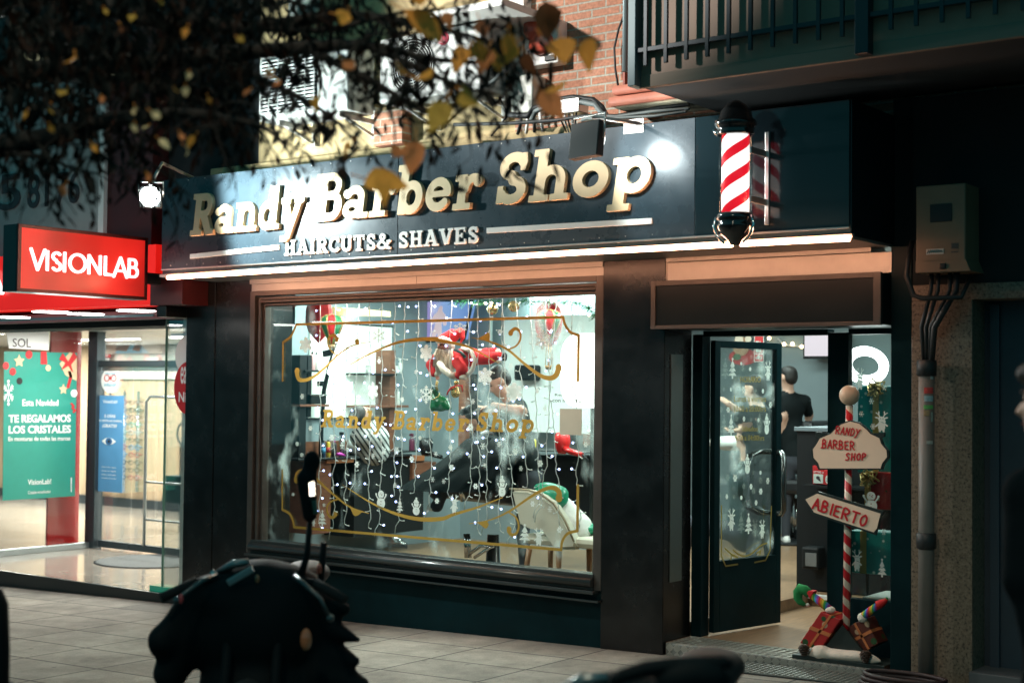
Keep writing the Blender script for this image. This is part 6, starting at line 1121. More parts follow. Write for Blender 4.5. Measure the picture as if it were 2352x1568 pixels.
# wall pieces, screens
ps = T('hanging_screen', 'tilted purple and blue lit screen with a muscular figure under ceiling', 'screen', P('R6', 1250, 700, 12))
cs = [P('R6', 1005, 790, 12.0), P('R6', 1440, 770, 12.0), P('R6', 1500, 500, 12.0), P('R6', 1075, 500, 12.0)]
def scr():
    m = mat('screen_purple', (.02, .02, .02), .3, emit=1.15); N, L, b = nodes_of(m); tc = N.new('ShaderNodeTexCoord'); sp = N.new('ShaderNodeSeparateXYZ'); L.new(tc.outputs['Generated'], sp.inputs[0]); r = N.new('ShaderNodeValToRGB'); L.new(sp.outputs[0], r.inputs[0]); e = r.color_ramp.elements
    e[0].position = 0; e[0].color = (.22, .10, .42, 1); e[1].position = 1; e[1].color = (.10, .2, .5, 1); x = r.color_ramp.elements.new(.35); x.color = (.30, .22, .5, 1); x = r.color_ramp.elements.new(.6); x.color = (.22, .34, .62, 1); x = r.color_ramp.elements.new(.18); x.color = (.28, .05, .34, 1); L.new(r.outputs[0], b.inputs['Emission Color']); return m
MB().prism(cs, (0, .05, 0)).make('panel', scr(), ps); c = [v+Vector((0, -.012, 0)) for v in cs]; m = MB()
for i in range(4): m.tube([c[i], c[(i+1) % 4]], .018, 4)
m.make('bezel', M_BLK, ps)
fig = [('p', [(.5, .95), (.5, .8)], .14), ('p', [(.28, .5), (.34, .7), (.66, .7), (.74, .45)], .13), ('p', [(.5, .7), (.5, .35)], [.34, .2]), ('p', [(.46, .35), (.4, .05)], .15), ('p', [(.56, .35), (.62, .05)], .15)]
l = trace(fig, 0, .03); q = [P('R6', 1185, 765, 11.98), P('R6', 1300, 765, 11.98), P('R6', 1330, 540, 11.98), P('R6', 1225, 540, 11.98)]; link('figure', loops_mesh(l, .004, 0, bbox_map(l, q)), mat('figure_glow', (.5, .35, .4), .5, emit=.5, ecol=(.8, .6, .65)), ps)
cp = T('ceiling_beam', 'tan timber ceiling beam at window top', 'beam', P('R6', 700, 580, 11.5)); MB().prism([P('R6', 505, 605, 10.4), P('R6', 880, 612, 10.4), P('R6', 880, 575, 10.4), P('R6', 505, 545, 10.4)], (0, .1, 0)).make('board', mat('tan_timber', (.45, .32, .16), .5, var=.1), cp)
dfm = T('wood_post', 'dark walnut doorway post behind the leaning barber', 'post', P('R7', 560, 1500, 11.6)); rectY(MB(), 'R7', 528, 840, 580, 1560, 11.6, .12, .004).make('board', M_BRN, dfm); rectY(MB(), 'R7', 580, 840, 660, 1500, 11.68, .05).make('dark_door', M_BLK, dfm)
wp = T('white_wall_panel', 'bright white wall panel behind the leaning barber', 'panel', P('R7', 1200, 1200, 12.3)); rectY(MB(), 'R7', 930, 330, 1800, 1380, 12.35, .05).make('panel', mat('bright_white_panel', (.8, .85, .83), .5), wp); 
rectY(MB(), 'R7', 690, 330, 800, 760, 12.4, .05).make('picture', mat('grey_picture', (.25, .28, .27), .6), wp)
m = MB(); rectY(m, 'R7', 1020, 760, 1190, 900, 12.2, .15, .02); m.make('black_speaker', M_BLK, T('wall_speaker', 'black wall speaker between barber and bright lamp', 'speaker', P('R7', 1100, 900, 12.2)))
sb = T('softbox_lamp', 'glaring white soft light panel at the right end of window', 'lamp', P('R7', 1650, 1100, 9.35)); q = quadY('R7', 1440, 480, 1900, 1150, 10.2); c_ = (q[0]+q[2])/2; MB().prism([(c_.x+(q[2].x-q[0].x)*.5*math.copysign(abs(math.cos(k*math.pi/20))**.6, math.cos(k*math.pi/20)), 10.2, c_.z+(q[2].z-q[0].z)*.5*math.copysign(abs(math.sin(k*math.pi/20))**.6, math.sin(k*math.pi/20))) for k in range(40)], (0, .05, 0)).make('diffuser', mat('softbox_glow', (1, 1, 1), .5, emit=2.6, ecol=(.95, 1, .98)), sb); MB().tube([((q[0].x+q[2].x)/2, 10.3, FZ), ((q[0].x+q[2].x)/2, 10.3, q[2].z)], .015, 8).make('stand', M_BLK, sb)
tl = T('tripod_tube_lamp', 'slanting bright light tube on black tripod stand by left mirror', 'lamp', P('U7', 520, 1500, 10.2))
a, b = P('U7', 772, 350, 10.2), P('U7', 612, 775, 10.2); MB().tube([a, b], .042, 12).make('tube', mat('tube_glow', (1, 1, 1), .4, emit=3.5, ecol=(.98, 1, 1)), tl); MB().tube([P('U7', 655, 500, 10.26), P('U7', 600, 700, 10.26), P('U7', 550, 920, 10.26), P('U7', 530, 1200, 10.26), P('U7', 520, 1560, 10.26)], [.014, .02, .022, .022, .022], 8).make('pole', M_BLK, tl)
m = MB(); c = P('U7', 590, 585, 10.2); m.obox(c, (.06, 0, .01), (0, .02, 0), (-.006, 0, .03), .004); c = P('U7', 520, 860, 10.2); m.obox(c, (.03, 0, 0), (0, .02, 0), (0, 0, .025), .004); m.make('clamp_head', M_BLK, tl)
# ornaments hung in the window
M_VR = mat('velvet_red', (.58, .014, .016), .8); M_VG = mat('velvet_green', (.015, .20, .07), .6); M_BRAID = mat('gold_braid', (.55, .36, .12), .35, .6)
ln = T('paper_lantern', 'dark red pointed paper lantern at upper left of window', 'lantern', P('R6', 410, 700, 9.6)); c0, c1 = P('R6', 405, 500, 9.6), P('R6', 432, 795, 9.6); h = c0.z-c1.z; MB().lathe([(.005, 0), (.05, h*.12), (.10, h*.28), (.125, h*.5), (.12, h*.8), (.09, h)], c1, 8, smooth=False).make('body', M_VR, ln); MB().tube([c0, c0+Vector((0, 0, .2))], .004, 5).make('cord', M_WIRE, ln)
rl = T('paper_lantern', 'big round red paper lantern at upper right of window', 'lantern', P('R7', 1310, 400, 9.7)); c0, c1 = P('R7', 1310, 190, 9.7), P('R7', 1330, 600, 9.7); h = c0.z-c1.z; MB().lathe([(.02, 0), (.06, h*.1), (.105, h*.35), (.115, h*.6), (.095, h*.85), (.04, h)], c1, 20).make('body', M_VR, rl); MB().tube([c0, c0+Vector((0, 0, .2))], .004, 5).make('cord', M_WIRE, rl)
def balloon(s, x, y0, y1, w, yb, lab):
    c, b = P(s, x, (y0+y1)/2, 9.12), P(s, x, y1, 9.12); top = P(s, x, y0, 9.12); r = abs(P(s, x+w/2, y0, 9.12).x-P(s, x-w/2, y0, 9.12).x)/2; h = top.z-b.z; o = T('balloon_ornament', lab, 'ornament', b, 'hot-air balloon ornaments in the window')
    prof = [(r*.16, 0), (r*.35, h*.16), (r*.72, h*.42), (r*.97, h*.64), (r, h*.74), (r*.9, h*.88), (r*.6, h*.96), (.004, h)]
    for k in range(8):
        mb = MB(); n = 5; rows = [[mb.bm.verts.new(b+Vector((rr*math.cos((k+i/n)*math.pi/4+.3), rr*math.sin((k+i/n)*math.pi/4+.3), z))) for i in range(n+1)] for rr, z in prof]
        for A, B_ in zip(rows, rows[1:]):
            for i in range(n): mb.bm.faces.new((A[i], A[i+1], B_[i+1], B_[i])).smooth = True
        mb.make('gore', M_VG if k % 2 else M_VR, o)
    mb = MB()
    for k in range(8): a_ = k*math.pi/4+.3; mb.tube([b+Vector((rr*1.01*math.cos(a_), rr*1.01*math.sin(a_), z)) for rr, z in prof], .006, 5)
    mb.make('braid', M_BRAID, o)
    bz = P(s, x, yb, 9.12).z; mb = MB()
    for k in range(4): a_ = k*math.pi/2+.5; mb.tube([b+Vector((r*.16*math.cos(a_), r*.16*math.sin(a_), 0)), Vector((b.x+r*.26*math.cos(a_), b.y+r*.26*math.sin(a_), bz+r*.3))], .003, 4)
    mb.make('strings', M_BRAID, o); MB().lathe([(r*.22, 0), (r*.3, r*.32)], (b.x, b.y, bz), 12).make('basket', mat('wicker_gold', (.42, .3, .14), .6, var=.3, vscale=60), o); MB().tube([top, top+Vector((0, 0, .25))], .003, 4).make('cord', M_WIRE, o)
balloon('U7', 620, 240, 510, 150, 545, 'striped red and green balloon ornament near tube lamp'); balloon('R7', 1332, 265, 560, 175, 800, 'striped red and green balloon ornament before the bright lamp')
ga = T('garland', 'green fir garland with warm lights along the top right of window', 'garland', P('R7', 1200, 200, 9.1)); pts = [P('R7', x, y, 9.1) for x, y in ((480, 190), (620, 205), (800, 200), (960, 215), (1100, 190), (1250, 200), (1400, 190), (1560, 200), (1680, 240), (1760, 330))]; mb = MB(); R = random.Random(5)
for a, b in zip(pts, pts[1:]):
    for i in range(80):
        p = a.lerp(b, R.random()); d = Vector((R.gauss(0, 1), R.gauss(0, 1), R.gauss(0, .8))).normalized()*R.uniform(.03, .07); w = d.cross(Vector((.3, .5, .7))).normalized()*.003; mb.quad(p-w, p+w, p+d+w*.4, p+d-w*.4)
mb.make('needles', mat('fir_green', (.02, .13, .045), .6, var=.3), ga)
for x, y in ((765, 208), (822, 205), (862, 240), (1000, 222), (1562, 240), (1618, 272), (1650, 300), (1693, 315)): MB().ball(P('R7', x, y, 9.05), .010, 8).make('bulb', mat('warm_bulb', (1, 1, 1), .3, emit=8, ecol=(1, .72, .35)), ga)
for x, y in ((1020, 235), (830, 262)): MB().ball(P('R7', x, y, 9.06), .045, 14).make('bauble', mat('gold_bauble', (.6, .45, .2), .2, .8), ga)
# ---- flying doll with a sack
SYD = 9.02
do = T('christmas_doll', 'red velvet flying doll with white beard, tall hat and green sack', 'doll', P('R7', 500, 720, SYD)); pp = lambda x, y, d=0.0: P('R7', x, y, SYD+d)
U = (P('R7', 600, 700, SYD)-P('R7', 500, 700, SYD)).length/100          # metres per sheet pixel along the pane
V_ = (P('R7', 500, 600, SYD)-P('R7', 500, 700, SYD)).length/100
body = [('c', pp(420, 710), pp(640, 690), 78*V_, 84*V_, 0), ('c', pp(640, 690), pp(800, 700, .02), 74*V_, 55*V_, 0), ('c', pp(800, 690, .03), pp(880, 680, .04), 48*V_, 44*V_, 0), ('c', pp(760, 650, .08), pp(850, 640, .1), 40*V_, 36*V_, 0),
        ('c', pp(330, 700), pp(275, 760, -.02), 50*V_, 42*V_, 0), ('c', pp(275, 760, -.02), pp(305, 830, -.03), 42*V_, 38*V_, 0), ('c', pp(520, 740, -.07), pp(560, 800, -.09), 56*V_, 46*V_, 0), ('c', pp(560, 800, -.09), pp(530, 850, -.09), 46*V_, 38*V_, 0)]
link('suit', solid(body, .006, .012), M_VR, do)
M_FUR = mat('white_fur', (.80, .74, .64), .95, bump=.8, bscale=90)
fur = [('c', pp(280, 845, -.03), pp(335, 835, -.03), 25*V_, 25*V_, 0), ('c', pp(500, 845, -.09), pp(575, 870, -.09), 28*V_, 26*V_, 0), ('c', pp(880, 640, .04), pp(888, 720, .04), 26*V_, 24*V_, 0), ('c', pp(720, 635, .08), pp(770, 655, .08), 22*V_, 22*V_, 0)]
link('fur_trim', solid(fur, .005, .01), M_FUR, do)
M2 = MB(); M2.tube([pp(355, 740, -.1), pp(390, 800, -.115), pp(450, 845, -.11), pp(500, 862, -.10)], 32*V_, 10).tube([pp(560, 612, -.03), pp(640, 640, -.10), pp(675, 720, -.105), pp(650, 800, -.10), pp(600, 860, -.07)], 20*V_, 10); M2.make('coat_trim', M_FUR, do)
MB().tube([pp(490, 625, -.09), pp(545, 645, -.11), pp(585, 690, -.115)], 14*V_, 8).make('belt', mat('teal_belt', (.01, .05, .05), .3), do)
sk = mat('doll_skin', (.56, .22, .14), .5)
link('face', solid([('e', pp(395, 590, -.01), (62*V_, 52*V_, 60*V_), None, 0), ('c', pp(352, 598, -.05), pp(345, 606, -.055), 15*V_, 12*V_, 0), ('e', pp(380, 610, -.05), (18*V_, 16*V_, 14*V_), None, 0), ('e', pp(425, 605, -.04), (14*V_, 14*V_, 12*V_), None, 0)], .004, .012), sk, do)
for x, y in ((362, 580), (392, 580)): MB().ball(pp(x, y, -.063), 7*V_, 8).make('eye', M_BLK, do)
MB().tube([pp(350, 566, -.06), pp(375, 564, -.065)], 6*V_, 6).tube([pp(383, 567, -.065), pp(415, 574, -.06)], 6*V_, 6).make('eyebrow', M_FUR, do)
mb = MB(); R = random.Random(2)
for k in range(150):
    a = pp(R.uniform(325, 470), R.uniform(615, 660), -.045+R.uniform(-.03, .02)); t = a+Vector((R.uniform(-.035, .04), R.uniform(-.02, .0), -R.uniform(.07, .19)))
    mb.tube([a, (a+t)/2+Vector((R.uniform(-.012, .012), -.01, .01)), t], [.010, .008, .0015], 5)
mb.make('beard', mat('cream_beard', (.78, .68, .56), .9), do)
link('hat', solid([('c', pp(410, 545), pp(470, 500, .01), 72*V_, 58*V_, 0), ('c', pp(470, 500, .01), pp(545, 465, .02), 54*V_, 34*V_, 0), ('c', pp(545, 465, .02), pp(562, 510, .02), 32*V_, 18*V_, 0), ('c', pp(562, 510, .02), pp(545, 560, .01), 16*V_, 7*V_, 0)], .005, .02), M_VR, do)
MB().tube([pp(345, 545, -.03), pp(380, 530, -.075), pp(430, 545, -.08), pp(465, 590, -.05), pp(460, 630, -.02)], 30*V_, 10).make('hat_brim', M_FUR, do)
def mitt(x, y, d, s=1):
    pr = [('e', pp(x, y, d), (15*V_, 11*V_, 17*V_), None, 0)]
    for k in range(4): pr.append(('c', pp(x+s*(4+7*k)-8, y+12, d), pp(x+s*(10+8*k)-8, y+28-3*k, d-.004), 5*V_, 4*V_, 0))
    pr.append(('c', pp(x+12*s, y-2, d), pp(x+26*s, y+4, d-.006), 5.5*V_, 4*V_, 0)); return solid(pr, .0028, .004)
link('hand', mitt(330, 868, -.03), sk, do); link('hand', mitt(518, 862, -.09), sk, do)
for x, y, d in ((775, 628, .09), (920, 690, .05)): link('boot', solid([('c', pp(x-5, y, d), pp(x+18, y+16, d), 24*V_, 20*V_, 0), ('e', pp(x+22, y-12, d), (18*V_, 20*V_, 30*V_), None, 0)], .006, .01), M_BLK, do)
sa = T('green_sack', 'shiny green drawstring sack hanging from the doll on gold cord', 'sack', pp(350, 1100)); link('bag', solid([('e', pp(365, 1105), (86*V_, 70*V_, 72*V_), None, 0), ('c', pp(320, 1050), pp(300, 1020), 50*V_, 42*V_, 0), ('c', pp(430, 1140), pp(455, 1150), 26*V_, 10*V_, 0), ('e', pp(300, 1135), (30*V_, 40*V_, 40*V_), None, 0)], .006, .03), mat('green_satin', (.008, .17, .05), .25), sa)
MB().tube([pp(335, 905), pp(325, 950), pp(335, 990)], 12*V_, 8).make('cord', M_BRAID, sa); MB().tube([pp(262, 1060, -.02), pp(300, 1068, -.075), pp(345, 1040, -.08), pp(355, 1010, -.04)], 5*V_, 6).make('drawstring', M_BRAID, sa)
mb = MB(); R = random.Random(9)
for k in range(110): a = pp(R.uniform(262, 345), R.uniform(990, 1050), R.uniform(-.06, .03)); d = Vector((R.uniform(-.04, .03), R.uniform(-.03, .01), R.uniform(-.01, .05))); w = Vector((.003, 0, .002)); mb.quad(a-w, a+w, a+d+w*.3, a+d-w*.3)
mb.make('fir_sprig', mat('fir_green_dark', (.012, .05, .02), .7), sa)
be = T('gold_bag', 'small gold foil bag with ribbon hanging from second doll hand', 'bag', pp(490, 1000, -.09)); link('bag', solid([('c', pp(492, 985, -.09), pp(497, 1015, -.09), 36*V_, 40*V_, 0), ('c', pp(500, 950, -.09), pp(505, 920, -.09), 14*V_, 22*V_, 0)], .005, .012), mat('gold_foil', (.62, .42, .16), .25, .8, bump=.6, bscale=60), be)
MB().tube([pp(500, 950, -.13), pp(460, 965, -.13), pp(430, 1000, -.12), pp(420, 1030, -.12)], [8*V_, 9*V_, 8*V_, 5*V_], 6).tube([pp(510, 945, -.13), pp(555, 945, -.13), pp(560, 1000, -.12)], [8*V_, 10*V_, 6*V_], 6).make('ribbon', M_VR, be); MB().tube([pp(505, 870, -.09), pp(505, 930, -.09)], 3*V_, 5).make('cord', M_BRAID, be)
# ---- armchair, stool base, footrest
ac_ = T('cream_armchair', 'cream upholstered armchair with wooden legs inside the window', 'armchair', P('S5', 760, 830, 9.9)); M_CREAM = mat('cream_fabric', (.55, .52, .42), .8, bump=.2, bscale=120); aa = lambda x, y, Y=9.75: P('S5', x, y, Y)
cs = [aa(527, 362), aa(640, 368), aa(720, 395), aa(800, 455), aa(870, 560), aa(925, 690), aa(940, 740), aa(790, 742), aa(770, 650), aa(735, 600), aa(650, 590), aa(585, 600)]; me = MB(); me.prism(cs, (0, .10, 0)); bmesh.ops.bevel(me.bm, geom=me.bm.edges[:], offset=.025, segments=3, affect='EDGES'); me.make('backrest', M_CREAM, ac_)
a, b = aa(590, 640), aa(935, 735); MB().box(a.x, 9.78, b.z, b.x+.28, 10.35, a.z, .04).make('seat', M_CREAM, ac_); m = MB(); m.tube([aa(527, 362, 9.74), aa(640, 367, 9.74), aa(720, 394, 9.74), aa(800, 454, 9.74), aa(870, 559, 9.74), aa(925, 689, 9.74)], .009, 6); m.make('piping', mat('piping_tan', (.35, .28, .18), .7), ac_)
for x, Y in ((648, 9.8), (780, 10.2), (832, 9.85), (1020, 10.2)): t = P('S5', x, 735, Y); MB().tube([t, (t.x-.06 if x == 648 else t.x, Y, FZ)], [.026, .018], 10).make('leg', mat('oak_leg', (.28, .15, .07), .45, var=.2), ac_)
jk = T('green_jacket', 'shiny green padded jacket draped over the cream armchair', 'jacket', aa(790, 420, 9.95)); link('cloth', solid([('e', aa(790, 385, 9.95), (.14, .12, .07), None, 0), ('e', aa(815, 430, 9.92), (.10, .1, .1), None, 0), ('e', aa(745, 355, 9.98), (.10, .08, .045), None, 0), ('e', aa(1000, 610, 10.05), (.12, .12, .05), None, 0)], .012, .04), mat('green_nylon', (.01, .26, .14), .3, bump=.6, bscale=18), jk)
wc_ = T('white_coat', 'white crumpled coat lying on the cream armchair', 'coat', aa(890, 540, 9.98)); link('cloth', solid([('c', aa(850, 470, 9.98), aa(950, 600, 10.0), .09, .12, 0), ('c', aa(870, 540, 9.93), aa(960, 640, 9.95), .06, .08, 0)], .014, .04), mat('white_cloth', (.7, .7, .66), .85, bump=.8, bscale=14), wc_)
fr_ = T('steel_footrest', 'ribbed steel footrest of a barber chair beside the window sill', 'footrest', P('S4', 850, 740, 10.2)); m = MB(); a, b, c, d = P('S4', 752, 690, 10.2), P('S4', 940, 712, 10.0), P('S4', 868, 658, 10.5), P('S4', 775, 660, 10.5); m.prism([a, b, c, d], (0, 0, -.03)); m.make('plate', M_STEEL, fr_); m = MB()
for k in range(8): t = (k+.5)/8; m.tube([a.lerp(d, t)+Vector((0, 0, .006)), b.lerp(c, t)+Vector((0, 0, .006))], .009, 6)
m.make('ribs', M_STEEL, fr_)
bc = T('barber_chair', 'black barber chair with chrome base under the caped client', 'barber chair', P('U6', 1200, 1250, 10.5)); M_LEA = mat('black_leather', (.012, .013, .015), .35, bump=.15, bscale=60); ch = lambda x, y, Y=10.35: P('U6', x, y, Y)
link('backrest', solid([('c', ch(1330, 380), ch(1300, 640), .13, .16, 0), ('c', ch(1430, 400, 10.5), ch(1420, 660, 10.5), .13, .15, 0)], .016, .08), M_LEA, bc); link('seat', solid([('c', ch(830, 700), ch(1330, 730), .12, .15, 0), ('c', ch(830, 720, 10.6), ch(1330, 740, 10.6), .12, .15, 0), ('c', ch(600, 760), ch(830, 700), .08, .1, 0)], .016, .08), M_LEA, bc)
MB().tube([ch(820, 690, 10.1), ch(1000, 690, 10.1)], .035, 10).tube([ch(820, 700, 10.1), ch(850, 850, 10.15)], .025, 8).make('armrest', M_STEEL, bc); MB().lathe([(.27, 0), (.27, .02), (.07, .05), (.055, .35)], (ch(1080, 900).x, 10.45, FZ), 24).make('pedestal', M_STEEL, bc); MB().tube([P('S4', 1305, 780, 10.1), P('S4', 1395, 715, 10.15), P('S4', 1478, 718, 10.2)], .016, 8).tube([P('S4', 1355, 790, 10.1), P('S4', 1460, 720, 10.15)], .014, 8).tube([P('S4', 1303, 640, 10.1), P('S4', 1310, 790, 10.1)], .022, 8).tube([P('S4', 1322, 640, 10.12), P('S4', 1330, 790, 10.12)], .014, 8).make('foot_bars', M_STEEL, bc)
c2 = T('barber_chair', 'black barber chair on round chrome base seen through the doorway', 'barber chair', PZ('S6', 1020, 600, FZ)); p = PZ('S6', 1030, 600, FZ); MB().lathe([(.34, 0), (.34, .025), (.12, .06)], p, 28).make('base_plate', M_BLK, c2); MB().lathe([(.06, .05), (.06, .55)], p, 16).lathe([(.035, .05), (.035, .5)], p+Vector((.12, -.05, 0)), 12).make('column', M_STEEL, c2); MB().box(p.x-.4, p.y-.3, FZ+.55, p.x+.35, p.y+.3, FZ+.72, .05).make('seat', M_LEA, c2); MB().box(p.x+.25, p.y-.28, FZ+.72, p.x+.4, p.y+.28, FZ+1.35, .05).make('backrest', M_LEA, c2)
# ---- doorway: reception desk, letter box, heater, television, lamp, gift boxes
dk = T('reception_desk', 'tall black reception desk just inside the doorway', 'desk', PZ('S6', 1190, 790, .18)); a = P('S1', 1083, 1372, 11.3); b = P('S6', 1300, 790, 11.3); MB().box(a.x, 11.3, .19, -3.9, 11.9, a.z-.02).make('front', M_BLK, dk); MB().box(a.x-.02, 11.28, a.z-.035, -3.88, 11.95, a.z, .004).make('top', mat('grey_edge_top', (.16, .2, .22), .35), dk)
MB().box(P('S6', 1170, 205, 11.2).x, 11.05, P('S6', 1170, 212, 11.2).z, -3.95, 11.3, P('S6', 1170, 205, 11.2).z+.012).make('shelf', M_BLK, dk)
he = T('fan_heater', 'black fan heater with pale mesh grille on the wood floor', 'heater', PZ('S6', 1180, 790, FZ)); q = quadY('S6', 1110, 625, 1230, 790, 11.15); MB().box(q[0].x, 11.15, q[0].z, q[2].x, 11.29, q[2].z, .02).make('case', M_BLK, he)
def meshm():
    m = mat('mesh_grille', (.2, .21, .21), .5); N, L, b = nodes_of(m); tc = N.new('ShaderNodeTexCoord'); c = N.new('ShaderNodeTexChecker'); c.inputs['Scale'].default_value = 130; c.inputs[1].default_value = (.28, .29, .29, 1); c.inputs[2].default_value = (.03, .03, .03, 1); L.new(tc.outputs['Object'], c.inputs[0]); L.new(c.outputs[0], b.inputs['Base Color']); return m
q = quadY('S6', 1140, 668, 1215, 765, 11.145); MB().box(q[0].x, 11.142, q[0].z, q[2].x, 11.15, q[2].z).make('grille', meshm(), he)
lb = T('letter_box', 'red and white cardboard letters box with round stamp on the desk', 'box', P('S6', 1250, 205, 11.1)); q = quadY('S6', 1190, 68, 1268, 200, 11.1); q2 = quadY('S6', 1268, 100, 1312, 204, 11.1)
MB().box(q[0].x, 11.1, q[0].z, q2[1].x, 11.24, q2[2].z, .003).make('carton', M_RIB, lb); MB().prism([Vector((q[0].x, 11.099, q2[2].z)), Vector((q[0].x, 11.099, q[2].z)), Vector((q[0].x+.04, 11.099, q[2].z-.02)), Vector((q[2].x, 11.099, q2[2].z))], (0, .05, 0)).make('lid', M_RIB, lb)
link('lettering', text_mesh('LETTERS to', quadY('S6', 1196, 106, 1266, 122, 11.097), .001, .01), M_WTXT, lb); MB().prism(quadY('S6', 1196, 126, 1262, 192, 11.097), (0, -.002, 0)).make('stamp', mat('stamp_mint', (.55, .62, .56), .6), lb)
l = trace([('o', 0, .3, .3), ('g', [(-.5, -.6), (.5, -.6), (.35, .1), (-.35, .1)])], 0, .05); link('stamp_drawing', loops_mesh(l, .001, 0, bbox_map(l, quadY('S6', 1212, 140, 1246, 182, 11.094))), M_DIG, lb); l = trace([('o', 0, 0, 1)], 0, .06); link('postmark', loops_mesh(l, .001, 0, bbox_map(l, quadY('S6', 1277, 135, 1310, 195, 11.097))), MATS['stamp_mint'], lb); link('lettering', text_mesh('25', quadY('S6', 1284, 155, 1304, 178, 11.094), .001), M_DIG, lb)
tv = T('wall_television', 'bright white television high on the blue grey wall', 'television', P('S1', 1230, 880, 15.3)); q = quadY('S1', 1130, 742, 1345, 884, 15.3); MB().box(q[0].x-.02, 15.32, q[0].z-.03, q[2].x+.02, 15.42, q[2].z+.02, .004).make('case', M_BLK, tv); MB().box(q[0].x, 15.315, q[0].z, q[2].x-.07, 15.32, q[2].z).make('screen', mat('tv_white', (.05, .05, .05), .3, emit=.78, ecol=(.95, .88, .95)), tv); MB().box(q[2].x-.07, 15.315, q[0].z, q[2].x, 15.32, q[2].z-.12).make('red_picture', mat('tv_red', (.05, .05, .05), .3, emit=.8, ecol=(.95, .12, .06)), tv)
fl = T('wall_fairy_lights', 'short warm fairy light string on the blue grey wall', 'string light', P('S1', 1050, 810, 15.5)); MB().tube([P('S1', x, y, 15.55) for x, y in ((950, 765), (985, 800), (1020, 812), (1060, 815), (1115, 820))], .01, 5).make('wire', M_WIRE, fl)
for x, y in ((890, 762), (993, 803), (1050, 802), (1114, 820)): MB().ball(P('S1', x, y, 15.53), .022, 8).make('bulb', MATS['warm_bulb'], fl)
rgl = T('ring_lamp', 'glowing white oval ring lamp behind the narrow side window', 'lamp', P('S1', 1560, 960, 9.6)); c = P('S1', 1556, 950, 9.62); rx, rz = abs(P('S1', 1640, 950, 9.62).x-P('S1', 1470, 950, 9.62).x)/2, (P('S1', 1556, 850, 9.62).z-P('S1', 1556, 1050, 9.62).z)/2
MB().tube([(c.x+rx*math.cos(a_*.131)+.25*rz*math.sin(a_*.131)*-.35, 9.62+.10*math.cos(a_*.131), c.z+rz*math.sin(a_*.131)) for a_ in range(48)], .034, 10, closed=True).make('ring_tube', mat('ring_glow', (1, 1, 1), .4, emit=5, ecol=(.95, 1, 1)), rgl); MB().tube([(c.x, 9.64, c.z-rz), (c.x, 9.66, .1)], .012, 8).make('stand', M_BLK, rgl)
M_TEAL = mat('teal_wrap', (.012, .25, .24), .35)
def teal():
    N, L, b = nodes_of(M_TEAL); tc = N.new('ShaderNodeTexCoord'); v = N.new('ShaderNodeTexVoronoi'); v.inputs['Scale'].default_value = 16; L.new(tc.outputs['Object'], v.inputs['Vector']); r = N.new('ShaderNodeMapRange'); r.inputs[1].default_value = .12; r.inputs[2].default_value = .2; L.new(v.outputs['Distance'], r.inputs[0]); mx = N.new('ShaderNodeMix'); mx.data_type = 'RGBA'; mx.inputs['A'].default_value = (.6, .7, .68, 1); mx.inputs['B'].default_value = (.012, .24, .23, 1); L.new(r.outputs[0], mx.inputs['Factor']); L.new(mx.outputs['Result'], b.inputs['Base Color'])
teal()
MB().box(-4.03, 9.30, .09, -3.2, 9.7, .47).make('display_plinth', mat('plinth_grey', (.35, .36, .32), .5), T('window_plinth', 'pale window plinth under gift boxes in the side window', 'plinth', (-3.7, 9.4, .1)))
def gift(lab, s, x0, y0, x1, y1, Y, d, m, rib, ribx, bow=None, rz=0):
    q = quadY(s, x0, y0, x1, y1, Y); o = T('gift_box', lab, 'gift box', q[0], 'wrapped gift boxes'); MB().box(q[0].x, Y, q[0].z, q[2].x, Y+d, q[2].z, .006).make('box', m, o); xr_ = q[0].x+(q[2].x-q[0].x)*ribx; MB().box(xr_-.022, Y-.003, q[0].z, xr_+.022, Y+d+.003, q[2].z+.003).make('ribbon', rib, o)
    if bow:
        c = P(s, *bow, Y-.02); m2 = MB(); R = random.Random(4)
        for k in range(12): a_ = k*math.pi/6+.2; d_ = Vector((math.cos(a_), -.3+.4*(k % 3), math.sin(a_)*.9))*(.05+.03*(k % 2)); n_ = d_.cross(Vector((0, 1, 0))).normalized()*.02; m2.tube([c, c+d_*.6+n_+Vector((0, -.03, 0)), c+d_, c+d_*.5-n_, c], .008, 5)
        m2.make('bow', rib, o)
    return o
M_GR = mat('gold_ribbon', (.60, .42, .14), .3, .4)
def xmas(nm, base):
    m = mat(nm, base, .35); N, L, b = nodes_of(m); tc = N.new('ShaderNodeTexCoord'); v = N.new('ShaderNodeTexVoronoi'); v.inputs['Scale'].default_value = 15; L.new(tc.outputs['Object'], v.inputs['Vector']); r = N.new('ShaderNodeMapRange'); r.inputs[1].default_value = .30; r.inputs[2].default_value = .34; L.new(v.outputs['Distance'], r.inputs[0])
    cr = N.new('ShaderNodeValToRGB'); cr.color_ramp.interpolation = 'CONSTANT'; sp = N.new('ShaderNodeSeparateColor'); L.new(v.outputs['Color'], sp.inputs[0]); L.new(sp.outputs[0], cr.inputs[0]); e = cr.color_ramp.elements; e[0].color = (.02, .07, .02, 1); e[1].position = .5; e[1].color = (*base, 1); x = e.new(.3); x.color = (.5, .33, .2, 1); x = e.new(.8); x.color = (.02, .09, .04, 1)
    mx = N.new('ShaderNodeMix'); mx.data_type = 'RGBA'; L.new(r.outputs[0], mx.inputs['Factor']); L.new(cr.outputs[0], mx.inputs['A']); mx.inputs['B'].default_value = (*base, 1); L.new(mx.outputs['Result'], b.inputs['Base Color']); return m
M_XR = xmas('red_christmas_wrap', (.40, .018, .018))
